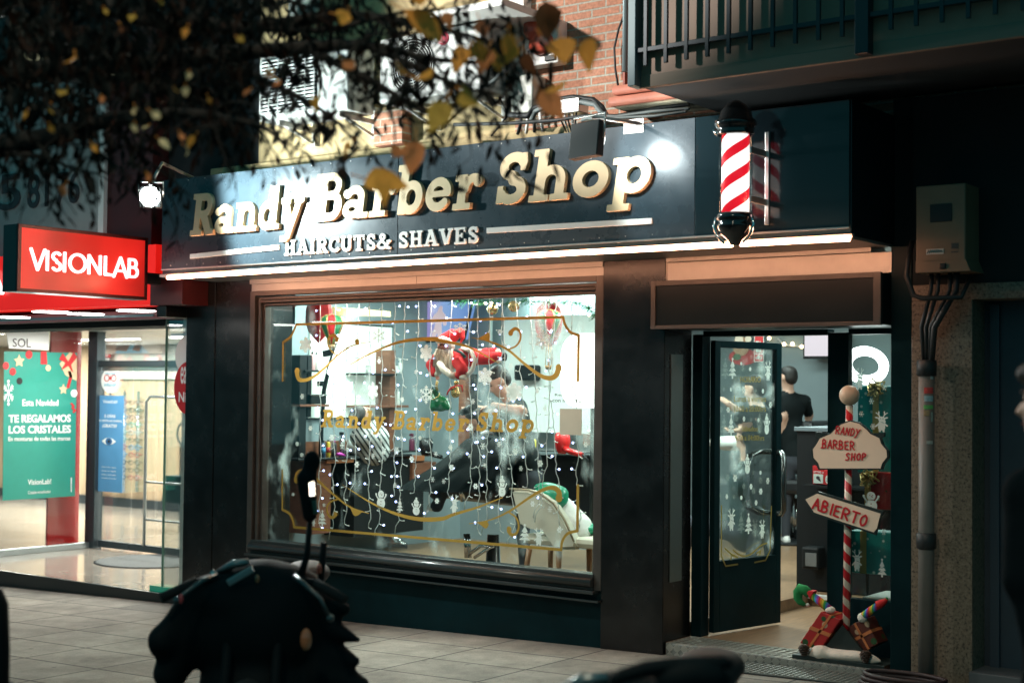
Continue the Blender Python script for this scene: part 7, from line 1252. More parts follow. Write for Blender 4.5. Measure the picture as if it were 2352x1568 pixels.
gift('tall teal starry gift box with gold bow in the side window', 'S1', 1500, 1090, 1800, 1700, 9.5, .16, M_TEAL, M_GR, .42, (1625, 1110)); gift('teal starry gift box low in the side window', 'S6', 1440, 515, 1800, 835, 9.34, .2, M_TEAL, M_GR, .28); gift('red patterned gift box with gold bow in the side window', 'S6', 1545, 110, 1800, 380, 9.42, .2, M_XR, M_GR, .1, (1575, 160))
wa = T('poster_reindeer', 'poster of a red and tan reindeer plush face on dark wall', 'poster', P('U8', 420, 600, 12)); YW_ = 13.2
rectY(MB(), 'U8', 300, 120, 690, 630, YW_, .03).make('board', mat('poster_dark', (.06, .09, .09), .5), wa); l = trace([('o', 0, 0, 1)], 0, .06)
for nm, x, y, rx, ry, cc, dy in (('red_cloth', 420, 400, 180, 100, (.45, .02, .02), .01), ('face', 390, 265, 100, 120, (.45, .26, .15), .02), ('muzzle', 365, 180, 52, 60, (.7, .62, .5), .03), ('ear', 480, 175, 40, 40, (.7, .62, .5), .03), ('scarf', 340, 400, 48, 40, (.06, .12, .05), .03), ('eye', 350, 268, 8, 9, (.02, .02, .02), .03), ('eye', 405, 262, 8, 9, (.02, .02, .02), .03)): link(nm, loops_mesh(l, .006, 0, bbox_map(l, quadY('U8', x-rx, y-ry, x+rx, y+ry, YW_-dy))), mat('pl_%s' % nm, cc, .7), wa)
ex = T('extinguisher_sign', 'red and white fire extinguisher sign on the wall behind door', 'sign', P('U8', 610, 460, 13)); rectY(MB(), 'U8', 552, 130, 668, 462, 13.05, .01).make('plate', M_WHITE, ex); rectY(MB(), 'U8', 562, 140, 660, 350, 13.04, .01).make('red_field', M_RIB, ex); rectY(MB(), 'U8', 562, 368, 660, 450, 13.04, .01).make('red_field', M_RIB, ex); rectY(MB(), 'U8', 572, 200, 608, 340, 13.03, .01).make('cylinder_drawing', mat('pale_ink', (.6, .68, .62), .6), ex)
l = trace([('p', [(0, 0), (.4, .6), (.1, 1)], .2), ('p', [(.1, .0), (.6, .5)], .2), ('p', [(.3, .1), (.5, .9)], .14)], 0, .05); link('flame_drawing', loops_mesh(l, .004, 0, bbox_map(l, quadY('U8', 620, 200, 656, 340, 13.03))), MATS['pale_ink'], ex); link('lettering', text_mesh('EXTINTOR', quadY('U8', 572, 395, 654, 428, 13.03), .004, .01), M_WHITE, ex)
dr_ = T('white_sheet_stack', 'folded white towels beside the seated client behind the door', 'towel', P('U8', 300, 1480, 12.2)); c = P('U8', 270, 1480, 12.2); link('cloth', solid([('e', c, (.26, .14, .07), None, 0), ('e', c+Vector((.2, .1, .02)), (.12, .1, .05), None, 0)], .015, .05), MATS['white_cloth'], dr_)
# ================================================================ people
def basis(f, up=(0, 0, 1)):
    f = np.array(f, float); f /= np.linalg.norm(f); r = np.cross(f, up); r /= np.linalg.norm(r); u = np.cross(r, f); return r, f, u
def head_prims(c, f, up=(0, 0, 1), beard=False):
    r, f, u = basis(f, up); c = np.array(c, float); Rm = np.stack([r, f, u], 1); q = lambda a, b, d: c+a*r+b*f+d*u
    pr = [('e', q(0, -.012, .02), (.075, .094, .092), Rm, 0), ('e', q(0, .022, -.03), (.060, .068, .082), Rm, 0), ('e', q(0, .040, -.088), (.042, .042, .030), Rm, 0), ('c', q(0, .083, .006), q(0, .104, -.028), .010, .016, 0, {'k': .012}),
          ('e', q(0, .078, -.062), (.024, .012, .010), Rm, 0, {'k': .006}), ('e', q(0, .070, .022), (.05, .016, .012), Rm, 0, {'k': .012})]
    for s in (-1, 1): pr += [('e', q(s*.074, -.012, -.012), (.011, .024, .033), Rm, 0, {'k': .006}), ('e', q(s*.042, .05, -.03), (.022, .024, .02), Rm, 0, {'k': .015})]
    return pr, q, Rm
def face_parts(body, q, Rm, hair, style='fade', eyes=True):
    hm = mat('hair_%02d' % int(hair[0]*200), hair, .55, bump=.6, bscale=120)
    pr = [('e', q(0, -.020, .052), (.079, .094, .072), Rm, 0), ('e', q(0, -.052, .0), (.076, .062, .080), Rm, 0)]
    if style == 'quiff': pr += [('e', q(0, .04, .092), (.066, .055, .036), Rm, 0), ('e', q(.01, .085, .085), (.05, .032, .03), Rm, 0), ('e', q(-.02, -.03, .105), (.06, .06, .03), Rm, 0)]
    if style == 'crop': pr += [('e', q(0, .012, .085), (.068, .075, .038), Rm, 0)]
    link('hair', solid(pr, .008, .02), hm, body)
    if eyes:
        for s in (-1, 1):
            MB().ball(q(s*.031, .076, .004), (.014, .010, .008), 8).make('eye', mat('eye_dark', (.02, .015, .012), .2), body)
            MB().tube([q(s*.014, .088, .024), q(s*.032, .087, .031), q(s*.052, .074, .026)], [.004, .006, .003], 6).make('eyebrow', hm, body)
        MB().tube([q(-.02, .089, -.063), q(0, .093, -.061), q(.02, .089, -.063)], .0035, 5).make('mouth', mat('lip', (.30, .11, .09), .5), body)
def hand_prims(w, d, n, curl=.5, s=1, m=0, L=1.0):
    """w wrist, d finger direction, n palm normal (side the fingers curl towards)"""
    d = np.array(d, float); d /= np.linalg.norm(d); n = np.array(n, float); n -= d*(n @ d); n /= np.linalg.norm(n); x = np.cross(d, n)*s; w = np.array(w, float); Rm = np.stack([x, d, n], 1)
    pr = [('e', w+d*.05*L, (.042*L, .055*L, .018*L), Rm, m, {'k': .012})]
    for i, l in enumerate((.070, .080, .075, .058)):
        a = w+d*.088*L+x*(-.030+.020*i)*L; k1 = a+(d*math.cos(curl*.6)+n*math.sin(curl*.6))*l*.5*L; k2 = k1+(d*math.cos(curl*1.7)+n*math.sin(curl*1.7))*l*.5*L
        pr += [('c', a, k1, .0095*L, .0088*L, m, {'k': .004}), ('c', k1, k2, .0088*L, .0075*L, m, {'k': .004})]
    t0 = w+d*.025*L-x*.036*L; t1 = t0+(d*.6-x*.75+n*.3)*.042*L; t2 = t1+(d*.9-x*.2+n*.5)*.036*L
    return pr+[('c', t0, t1, .013*L, .011*L, m, {'k': .006}), ('c', t1, t2, .011*L, .0085*L, m, {'k': .004})]
M_SKIN = mat('skin', (.56, .34, .25), .5, var=.08, vscale=14); M_SKIN2 = mat('skin_tan', (.44, .25, .17), .5, var=.1, vscale=14)
M_SHIRT = mat('black_shirt', (.008, .012, .013), .75, bump=.25, bscale=22, spec=.12); M_JEAN = mat('dark_trousers', (.03, .035, .045), .85); M_SHOE = mat('white_trainer', (.72, .72, .70), .5)
def limb(a, b, r0, r1, m, **k): return ('c', np.array(a, float), np.array(b, float), r0, r1, m, dict(k=k.get('k', .03)))
def standing(name, label, base, hd, fac, lean, arms, hair, style, skin=None, slv=.55, h=.012, hfac=None, mats=None, beard=None, eyes=True):
    """base: ground point; hd: head centre; fac: way the chest faces; arms: [(elbow, hand, finger_dir)] for the right then the left side of the body"""
    r, f, u = basis(fac); hd = np.array(hd, float); b = np.array(base, float); pel = b+np.array((0, 0, .95))-f*.03+np.array(lean)*0; ch = np.array(hd)-np.array((0, 0, .40))*1.0-f*lean[0]; ch[2] = min(ch[2], hd[2]-.30); nk = hd*.55+ch*.45-f*.01
    pr, q, Rm = head_prims(hd, hfac if hfac is not None else fac)
    body = []
    chm = ch+np.array((0, 0, .12)); Rb = np.stack([r, f, u], 1)
    pr += [limb(chm+np.array((0, 0, .06)), hd+np.array((0, 0, -.06)), .062, .055, 0)]
    pr += [('e', chm-np.array((0, 0, .06)), (.185, .115, .17), Rb, 1, {'k': .06}), ('e', (ch+pel)/2, (.155, .105, .22), Rb, 1, {'k': .06}), ('e', pel+np.array((0, 0, .06)), (.165, .115, .14), Rb, 1, {'k': .05}), ('e', pel-np.array((0, 0, .05)), (.165, .118, .12), Rb, 2, {'k': .04})]
    sh = [chm+r*.185+np.array((0, 0, .02)), chm-r*.185+np.array((0, 0, .02))]
    pr += [limb(chm+np.array((0, 0, .06)), s, .07, .068, 1) for s in sh]
    for s, (el, ha, fd), sg in zip(sh, arms, (1, -1)):
        el, ha = np.array(el, float), np.array(ha, float); m_ = s+(el-s)*slv/.55*.75 if slv < 1 else el
        pr += [limb(s, m_, .068, .056, 1), limb(m_, el, .047, .043, 0 if slv < 1 else 1, k=.012), limb(el, ha, .043, .029, 0 if slv < 1.5 else 1)]; pr += hand_prims(ha, fd, np.cross(fd, r*sg)+np.array((0, 0, -.3)), .5, sg)
    for s in (-1, 1):
        hip = pel+r*.09*s-np.array((0, 0, .06)); kn = b+r*.10*s+np.array((0, 0, .50))+f*.02; an = b+r*.11*s+np.array((0, 0, .09)); pr += [limb(hip, kn, .088, .062, 2), limb(kn, an, .06, .045, 2), limb(an-f*.03-np.array((0, 0, .04)), an+f*.13-np.array((0, 0, .05)), .042, .036, 3, k=.015)]
    o = link(name, solid(pr, h, .03), mats or [skin or M_SKIN, M_SHIRT, M_JEAN, M_SHOE]); tag(o, label, 'person'); face_parts(o, q, Rm, hair, style, eyes); return o, q
v3 = lambda p: np.array(p, float)
# the barber leaning over a client, seen through the big window
YB = 9.95; pb = lambda x, y, Y=YB: v3(P('R7', x, y, Y)); hd = pb(885, 905)
base = pb(1130, 1500, YB+.30); base[2] = FZ
o, q = standing('person', 'barber in black tee and wristwatch leaning over a client behind the window', base, hd, (-.75, -.55, 0), (.16,), [(pb(1090, 1180, YB-.12), pb(838, 1122, YB-.16), (-1, .0, -.25)), (pb(900, 1190, YB+.3), pb(690, 1150, YB+.2), (-1, -.1, -.2))], (.016, .014, .013), 'quiff', h=.011, hfac=(-.62, -.62, -.62))
c = Vector(pb(815, 1112, YB-.16)); MB().lathe([(.036, -.014), (.036, .014)], c, 16, 'X').make('wristwatch', M_BLK, o)
cl = T('hair_clipper', 'black hair clipper held over the client head', 'clipper', Vector(pb(640, 1150, YB-.1))); a, b = Vector(pb(672, 1130, YB-.14)), Vector(pb(560, 1185, YB-.08)); MB().tube([a, a.lerp(b, .5), b], [.028, .034, .03], 10).make('body', M_BLK, cl); MB().obox(b+Vector((-.015, 0, -.01)), (.02, 0, 0), (0, .025, 0), (0, 0, .012), .003).make('blade', M_STEEL, cl)
# the client under the cape
ph_ = lambda x, y, Y=10.1: v3(P('U6', x, y, Y)); hd = ph_(985, 90)
pr, q, Rm = head_prims(hd, (-.92, -.2, -.35)); ck = ph_(1080, 225); pr += [limb(ck, hd-np.array((0, 0, .05))+np.array((.02, 0, 0)), .06, .055, 0), ('e', ph_(1110, 330), (.14, .20, .13), None, 1, {'k': .05}), limb(ph_(1110, 300), ph_(1090, 560), .16, .17, 1), limb(ph_(1040, 600, 9.98), ph_(700, 640, 9.95), .09, .07, 2), limb(ph_(1040, 600, 10.3), ph_(700, 640, 10.3), .09, .07, 2), limb(ph_(700, 640, 9.95), ph_(600, 900, 9.95), .06, .05, 2), limb(ph_(700, 640, 10.3), ph_(600, 900, 10.3), .06, .05, 2), limb(ph_(600, 900, 9.95), ph_(540, 910, 9.95), .04, .035, 3), limb(ph_(600, 900, 10.3), ph_(540, 910, 10.3), .04, .035, 3), limb(ph_(1100, 300, 9.88), ph_(960, 520, 9.85), .06, .05, 1), limb(ph_(1100, 300, 10.35), ph_(960, 520, 10.35), .06, .05, 1)]
o = link('person', solid(pr, .012, .03), [M_SKIN2, M_SHIRT, M_JEAN, M_SHOE]); tag(o, 'dark-haired client seated under a black cape in the window', 'person'); face_parts(o, q, Rm, (.012, .011, .01), 'crop')
M_CAPE = mat('black_cape', (.003, .006, .0065), .6, bump=.2, bscale=7, spec=.06)
cpth = T('barber_cape', 'shiny black barber cape spread over the seated client', 'cape', Vector(ph_(1000, 700)))
# draped sheet: rows run from the neck to the hem
rows = []
top = [(1035, 205, 10.0), (1060, 195, 9.95), (1100, 195, 9.95), (1125, 210, 10.0), (1120, 215, 10.25), (1050, 205, 10.25)]
ring2 = [(900, 260, 9.92), (1010, 290, 9.84), (1180, 270, 9.84), (1310, 260, 9.95), (1280, 250, 10.45), (930, 250, 10.4)]
ring3 = [(790, 380, 9.86), (960, 450, 9.72), (1190, 430, 9.72), (1345, 380, 9.9), (1330, 380, 10.6), (820, 370, 10.55)]
ring4 = [(560, 560, 9.85), (800, 620, 9.66), (1110, 640, 9.66), (1300, 560, 9.85), (1300, 560, 10.6), (580, 550, 10.6)]
ring5 = [(290, 745, 9.85), (620, 765, 9.62), (1000, 760, 9.62), (1260, 690, 9.82), (1280, 700, 10.6), (300, 735, 10.6)]
bmx = MB(); RG = []
for rg in (top, ring2, ring3, ring4, ring5):
    p = [np.array(P('U6', *t)) for t in rg]; n = len(p); ring_ = []
    for i in range(n):
        for k in range(6): a_, b_, c_, d_ = p[i-1], p[i], p[(i+1) % n], p[(i+2) % n]; t = k/6; ring_.append(.5*(2*b_+(c_-a_)*t+(2*a_-5*b_+4*c_-d_)*t*t+(3*b_-a_-3*c_+d_)*t**3))
    RG.append(ring_)
fine = []
for j in range(len(RG)-1):
    for s_ in range(5):
        t = s_/5; fine.append([(1-t)*a_+t*b_ for a_, b_ in zip(RG[j], RG[j+1])])
fine.append(RG[-1]); R = random.Random(3); vs = []
for j, rw in enumerate(fine):
    c_ = sum(rw)/len(rw); vs.append([bmx.bm.verts.new(Vector(p+(p-c_)*(.045*(j/len(fine))*math.sin(i*1.9+.25*j)+.02*math.sin(i*.9+j*.5)))) for i, p in enumerate(rw)])
for A, B_ in zip(vs, vs[1:]):
    for i in range(len(A)): bmx.bm.faces.new((A[i], A[(i+1) % len(A)], B_[(i+1) % len(A)], B_[i])).smooth = True
bmx.make('sheet', M_CAPE, cpth); nb_pts = [Vector(P('U6', *t)) for t in top]; MB().tube(nb_pts, .022, 8, closed=True).make('paper_collar', mat('tissue_collar', (.68, .74, .76), .7), cpth)
# man in black standing in the doorway, seen from behind
ft = PZ('S6', 1010, 610, FZ); dep = float(np.dot(np.array(ft)-np.array((0, 0, EYE)), FWD)); hd = v3(PD('S1', 1022, 1032, dep)); bs_ = v3(PD('S1', 1075, 1300, dep)); base = np.array((bs_[0], bs_[1], FZ)); rr_, ff_, _ = basis((-.75, .65, 0))
pdz = lambda x, y, dz=0: v3(PD('S1', x, y, dep+dz))
standing('person', 'man in black short-sleeved shirt seen from behind in the open doorway', base, hd, (-.72, .68, 0), (.0,), [(pdz(1165, 1290, .15), pdz(1150, 1420, .2), (-.3, .3, -1)), (pdz(985, 1300, -.12), pdz(972, 1440, -.05), (-.2, .3, -1))], (.018, .016, .014), 'crop', h=.012, hfac=(-.9, .42, 0), eyes=False)
# barber behind the door glass, arm stretched out
dep2 = 12.9; pz2 = lambda x, y, dz=0: v3(PD('U8', x, y, dep2+dz)); hd = pz2(560, 800); bs_ = pz2(650, 1300); base = np.array((bs_[0], bs_[1], FZ))
standing('person', 'barber with bare outstretched arm seen through the open door glass', base, hd, (-.9, .35, 0), (.05,), [(pz2(470, 1170, .1), pz2(230, 985, .1), (-.8, .2, .5)), (pz2(520, 1200, -.15), pz2(380, 1320, -.2), (-1, 0, -.1))], (.02, .018, .016), 'fade', h=.012, hfac=(-.95, .1, -.25), eyes=False)
hd = pz2(455, 1400, .1); pr, q, Rm = head_prims(hd, (-.9, .2, .2)); pr += [limb(hd-np.array((0, 0, .1)), hd-np.array((-.02, 0, .22)), .055, .06, 0), ('e', hd-np.array((-.03, 0, .42)), (.18, .2, .2), None, 1, {'k': .06}), limb(hd-np.array((-.03, 0, .5)), hd-np.array((-.02, 0, .85)), .17, .18, 1), limb(hd-np.array((0, .1, .85)), hd-np.array((.5, .1, .8)), .09, .07, 2), limb(hd-np.array((.5, .1, .8)), hd-np.array((.6, .1, 1.15)), .06, .05, 2)]
o = link('person', solid(pr, .013, .03), [M_SKIN, mat('teal_cape', (.01, .03, .032), .4), M_JEAN, M_SHOE]); tag(o, 'seated client in dark teal cape behind the open door glass', 'person'); face_parts(o, q, Rm, (.02, .018, .016), 'fade', False)
# reclining client at the left station
X6 = XW+.95; p6 = lambda x, y, d=0: v3(PX('U7', x, y, X6+d)); hd = p6(890, 1150); pr, q, Rm = head_prims(hd, (.25, .55, .85), (0, -.9, .45)); pr += [limb(hd+np.array((0, .03, -.09)), p6(950, 1250), .06, .06, 0), ('e', p6(960, 1340), (.17, .2, .13), None, 1, {'k': .05}), limb(p6(960, 1340), p6(1000, 1450), .15, .15, 1)]
o = link('person', solid(pr, .012, .03), [M_SKIN, mat('striped_cape', (.55, .56, .54), .7), M_JEAN, M_SHOE]); tag(o, 'reclining bearded client in striped white cape by the left mirror', 'person'); face_parts(o, q, Rm, (.03, .022, .018), 'fade')
pr = [('e', q(0, .035, -.082), (.056, .052, .045), Rm, 0), ('e', q(0, .02, -.05), (.066, .05, .05), Rm, 0)]; link('beard', solid(pr, .01, .02), mat('hair_6', (.03, .022, .018), .6), o)
def stripe(m):
    N, L, b = nodes_of(m); tc = N.new('ShaderNodeTexCoord'); w = N.new('ShaderNodeTexWave'); w.inputs['Scale'].default_value = 9; w.bands_direction = 'DIAGONAL'; L.new(tc.outputs['Object'], w.inputs[0]); c = N.new('ShaderNodeValToRGB'); c.color_ramp.interpolation = 'CONSTANT'; c.color_ramp.elements[0].color = (.03, .04, .04, 1); c.color_ramp.elements[1].position = .35; c.color_ramp.elements[1].color = (.6, .62, .6, 1); L.new(w.outputs[0], c.inputs[0]); L.new(c.outputs[0], b.inputs['Base Color'])
stripe(MATS['striped_cape'])
# dark-coated passer-by cut by the right edge of the picture
Z7 = 4.3; p7 = lambda x, y, d=0: v3(PD('D', x, y, Z7+d)); hd = p7(2424, 925); bs_ = p7(2430, 1400); base = np.array((bs_[0], bs_[1], gz(bs_[0])))
M_COAT = mat('dark_coat', (.004, .008, .010), .9, bump=.3, bscale=30, spec=.05)
o, q = standing('person', 'dark-coated passer-by with dark hair close at the picture edge', base, hd, (-.95, .1, 0), (.0,), [(p7(2420, 1330, .25), p7(2400, 1500, .3), (-.2, 0, -1)), (p7(2350, 1330, -.2), p7(2372, 1480, -.25), (.4, .3, -1))], (.012, .012, .013), 'quiff', h=.013, slv=1.6, hfac=(-.95, .05, 0), mats=[M_SKIN, M_COAT, M_COAT, M_SHOE])
# ================================================================ candy-striped signpost group on the step
SPY = 8.93
pt_, pb_ = P('S1', 1443, 1225, SPY), P('S6', 1418, 1290, SPY); pb_.z = .11
sp = T('signpost', 'red and white candy-striped signpost with round knob and two boards', 'signpost', pb_)
def candy():
    m = mat('candy_stripe', (.8, .7, .6), .35); N, L, b = nodes_of(m); tc = N.new('ShaderNodeTexCoord'); s = N.new('ShaderNodeSeparateXYZ'); L.new(tc.outputs['Object'], s.inputs[0])
    at = N.new('ShaderNodeMath'); at.operation = 'ARCTAN2'; L.new(s.outputs[1], at.inputs[0]); L.new(s.outputs[0], at.inputs[1]); k = N.new('ShaderNodeMath'); k.operation = 'MULTIPLY_ADD'; k.inputs[1].default_value = 1/(2*math.pi); L.new(at.outputs[0], k.inputs[0])
    z = N.new('ShaderNodeMath'); z.operation = 'MULTIPLY'; z.inputs[1].default_value = 1/.115; L.new(s.outputs[2], z.inputs[0]); L.new(z.outputs[0], k.inputs[2]); f = N.new('ShaderNodeMath'); f.operation = 'FRACT'; L.new(k.outputs[0], f.inputs[0]); t = N.new('ShaderNodeMath'); t.operation = 'LESS_THAN'; t.inputs[1].default_value = .55; L.new(f.outputs[0], t.inputs[0])
    mx = N.new('ShaderNodeMix'); mx.data_type = 'RGBA'; mx.inputs['A'].default_value = (.72, .60, .48, 1); mx.inputs['B'].default_value = (.52, .012, .02, 1); L.new(t.outputs[0], mx.inputs['Factor']); L.new(mx.outputs['Result'], b.inputs['Base Color']); return m
m = MB(); H = (pt_-pb_).length; m.lathe([(.0235, 0), (.0235, H)], (0, 0, 0), 20); o = m.make('pole', candy()); o.parent = sp; o.rotation_euler = (pt_-pb_).to_track_quat('Z', 'Y').to_euler()
kc = P('S1', 1443, 1155, SPY); MB().ball(kc, .066, 24).make('knob', mat('cream_knob', (.66, .50, .36), .35), sp, smooth=True)
M_CREAMB = mat('cream_board', (.74, .58, .44), .55, var=.04, vscale=5); M_BLKP = mat('board_black', (.014, .022, .02), .4); M_REDP = mat('red_paint', (.50, .012, .02), .4, bump=.2)
BYD = 8.875
ol = [(325, 1408), (425, 1416), (452, 1388), (500, 1348), (565, 1326), (630, 1341), (682, 1384), (712, 1416), (802, 1412), (800, 1440), (778, 1448), (792, 1490), (830, 1535), (834, 1585), (800, 1628), (786, 1668), (345, 1668), (334, 1630), (300, 1590), (294, 1530), (322, 1490), (345, 1450), (325, 1438)]
def scale_in(pts, k): c = np.mean(pts, 0); return [tuple(c+(np.array(p)-c)*k) for p in pts]
MB().prism([P('S2', *p, BYD) for p in ol], (0, .022, 0)).make('shaped_board_back', M_BLKP, sp)
MB().prism([P('S2', *p, BYD-.003) for p in scale_in(ol[1:8]+ol[10:22], .945)], (0, .004, 0)).make('shaped_board', M_CREAMB, sp)
PEN = {'R': [[(0, 0), (0, 1), (.4, .95), (.5, .75), (.35, .55), (0, .5)], [(.15, .5), (.55, 0)]], 'A': [[(0, 0), (.3, 1), (.58, 0)], [(.1, .35), (.5, .38)]], 'N': [[(0, 0), (.05, 1), (.5, 0), (.55, 1)]], 'D': [[(.05, 0), (.05, 1), (.4, .85), (.52, .5), (.38, .12), (0, 0)]], 'Y': [[(0, 1), (.25, .5)], [(.55, 1), (.3, .45), (.1, -.15), (-.1, -.2)]],
       'B': [[(.05, 0), (.05, 1), (.4, .92), (.42, .65), (.05, .53), (.45, .42), (.5, .15), (.3, 0), (-.12, 0)]], 'E': [[(.5, 1), (.05, .95), (.05, .5), (.4, .53)], [(.05, .5), (.05, .02), (.5, 0)]], 'S': [[(.5, .9), (.25, 1), (.05, .8), (.2, .55), (.45, .35), (.35, .05), (0, .05)]], 'H': [[(.05, 1), (.05, 0)], [(.5, 1), (.5, 0)], [(.05, .5), (.5, .5)]], 'O': [[(.3, 1), (.08, .75), (.06, .3), (.28, 0), (.52, .25), (.5, .75), (.3, 1)]], 'P': [[(.05, 0), (.05, 1), (.4, .95), (.48, .72), (.3, .5), (.05, .48)]], 'I': [[(.1, 0), (.1, 1)]], 'T': [[(0, 1), (.6, 1)], [(.3, 1), (.3, 0)]]}
def pen_word(w, quad, par, wid=.16):
    pen = 0; pr = []
    for ch in w:
        for st in PEN[ch]: q = [(x+pen, y) for x, y in st]; pr.append(('p', smooth(q, 4) if len(q) > 3 and ch not in 'NAE' else q, wid))
        pen += (.36 if ch == 'I' else .82)
    l = trace(pr, 0, .035); fn = bbox_map(l, quad); link('lettering', loops_mesh(l, .003, 0, fn), M_REDP, par)
def q4(s, bl, br, tr, tl, Y): return [P(s, *bl, Y), P(s, *br, Y), P(s, *tr, Y), P(s, *tl, Y)]
pen_word('RANDY', q4('S2', (460, 1432), (622, 1452), (640, 1385), (470, 1362), BYD-.006), sp); pen_word('BARBER', q4('S2', (362, 1520), (598, 1536), (596, 1468), (368, 1452), BYD-.006), sp); pen_word('SHOP', q4('S2', (530, 1606), (672, 1604), (678, 1550), (536, 1546), BYD-.006), sp, .19)
ar = [(252, 300), (345, 248), (792, 382), (786, 412), (768, 432), (756, 500), (742, 548), (306, 402)]; ai = [(258, 302), (338, 262), (775, 400), (750, 500), (728, 528), (318, 392)]
MB().prism([P('S7', *p, BYD-.02) for p in ar], (0, .02, 0)).make('arrow_board_back', M_BLKP, sp); MB().prism([P('S7', *p, BYD-.024) for p in ai], (0, .005, 0)).make('arrow_board', M_CREAMB, sp)
pen_word('ABIERTO', q4('S7', (298, 366), (668, 496), (700, 410), (318, 280), BYD-.027), sp, .17)
a, b = P('S6', 1060, 1400, 8.86), P('S6', 1660, 1440, 8.86); tray = T('display_tray', 'black display tray with white snow cloth at the signpost foot', 'tray', (a.x, 8.9, .09)); MB().box(a.x, 8.83, .089, -3.68, 9.12, .118, .004).make('base', M_BLKP, tray)
c = lambda x, y, Y=8.88: np.array(P('S6', x, y, Y)); link('snow_cloth', solid([('c', c(1175, 1375), c(1600, 1405), .025, .025, 0), ('c', c(1215, 1345), c(1330, 1365), .028, .03, 0), ('e', c(1400, 1375), (.10, .06, .035), None, 0), ('e', c(1250, 1360), (.06, .06, .05), None, 0), ('e', c(1500, 1380), (.07, .05, .03), None, 0), ('c', c(1600, 1400), c(1650, 1415), .02, .012, 0)], .01, .03), mat('snow_fleece', (.74, .64, .54), .95, bump=.6, bscale=40), tray)
MB().prism([P('S6', 1395, 1165, 8.9), P('S6', 1540, 1355, 8.9), P('S6', 1245, 1355, 8.9)], (0, .08, 0)).make('easel_foot', M_BLKP, sp)
def gb(lab, p00, p10, p01, d, Y, m, rib, ends):
    o = T('gift_box', lab, 'gift box', P('S6', *p00, Y), 'tilted gift boxes under the signpost'); A, B_, C = P('S6', *p00, Y), P('S6', *p10, Y), P('S6', *p01, Y); ax, az = (B_-A)/2, (C-A)/2; ce = A+ax+az+Vector((0, d/2, 0))
    MB().obox(ce, ax, (0, d/2, 0), az, .006).make('box', m, o); MB().obox(ce, ax*1.015, (0, d/2+.003, 0), az*.11).obox(ce, ax*.10, (0, d/2+.003, 0), az*1.02).make('ribbon', rib, o); return o
M_OR = mat('orange_ribbon', (.55, .17, .06), .3)
gb('bright red patterned gift box tilted left of the striped post'.replace('left of', 'beside'), (1100, 1290), (1245, 1075), (1235, 1345), .17, 8.88, M_XR, M_OR, 0); gb('dark green and red gift box tilted behind the striped post', (1415, 1190), (1545, 1120), (1510, 1365), .17, 8.93, xmas('dark_christmas_wrap', (.10, .02, .012)), M_OR, 0)
def rainbow():
    m = mat('rainbow_knit', (.5, .1, .1), .9); N, L, b = nodes_of(m); tc = N.new('ShaderNodeTexCoord'); s = N.new('ShaderNodeSeparateXYZ'); L.new(tc.outputs['Generated'], s.inputs[0]); k = N.new('ShaderNodeMath'); k.operation = 'MULTIPLY'; k.inputs[1].default_value = 2.2; L.new(s.outputs[0], k.inputs[0]); f = N.new('ShaderNodeMath'); f.operation = 'FRACT'; L.new(k.outputs[0], f.inputs[0]); r = N.new('ShaderNodeValToRGB'); r.color_ramp.interpolation = 'CONSTANT'; L.new(f.outputs[0], r.inputs[0]); e = r.color_ramp.elements; e[0].color = (.5, .02, .02, 1); e[1].position = .84; e[1].color = (.25, .04, .3, 1)
    for p_, c_ in ((.17, (.6, .2, .02)), (.34, (.6, .5, .05)), (.5, (.05, .35, .08)), (.67, (.04, .2, .5))): x = e.new(p_); x.color = (*c_, 1)
    L.new(r.outputs[0], b.inputs['Base Color']); return m
M_RB = rainbow()
e1 = T('elf_leg', 'stuffed elf leg with curled green boot poking up beside the red gift', 'elf leg', P('S6', 1300, 1060, 8.93), 'stuffed elf legs'); lp = lambda x, y, d=0: P('S6', x, y, 8.93+d)
MB().tube([lp(1310, 1065), lp(1250, 1010), lp(1175, 955)], [.028, .026, .024], 12).make('stocking', M_RB, e1); MB().tube([lp(1170, 955), lp(1135, 925), lp(1105, 915), lp(1090, 940), lp(1088, 980), lp(1105, 1010), lp(1135, 1027)], [.03, .034, .034, .034, .030, .022, .012], 12).make('boot', mat('felt_green', (.015, .22, .06), .95), e1); MB().ball(lp(1155, 1027), .012).make('pompom', M_FUR, e1); MB().prism([lp(1150, 945, -.03), lp(1170, 985, -.03), lp(1195, 935, -.03), lp(1160, 930, -.03)], (0, .06, 0)).make('cuff', M_VR, e1); MB().ball(lp(1310, 1062), (.035, .035, .025)).make('fur_cuff', M_FUR, e1)
e2 = T('elf_leg', 'stuffed elf leg with red cuff leaning out over the darker gift', 'elf leg', P('S6', 1530, 1110, 8.93), 'stuffed elf legs'); MB().tube([lp(1535, 1110), lp(1590, 1065), lp(1635, 1035)], [.026, .024, .022], 12).make('stocking', M_RB, e2); MB().tube([lp(1640, 1030), lp(1665, 1015), lp(1690, 1000), lp(1700, 985)], [.028, .026, .016, .01], 10).make('boot', M_VR, e2); MB().ball(lp(1532, 1115), (.032, .032, .032)).make('fur_cuff', M_FUR, e2); MB().ball(lp(1700, 985), .01).make('tip', MATS['felt_green'], e2)
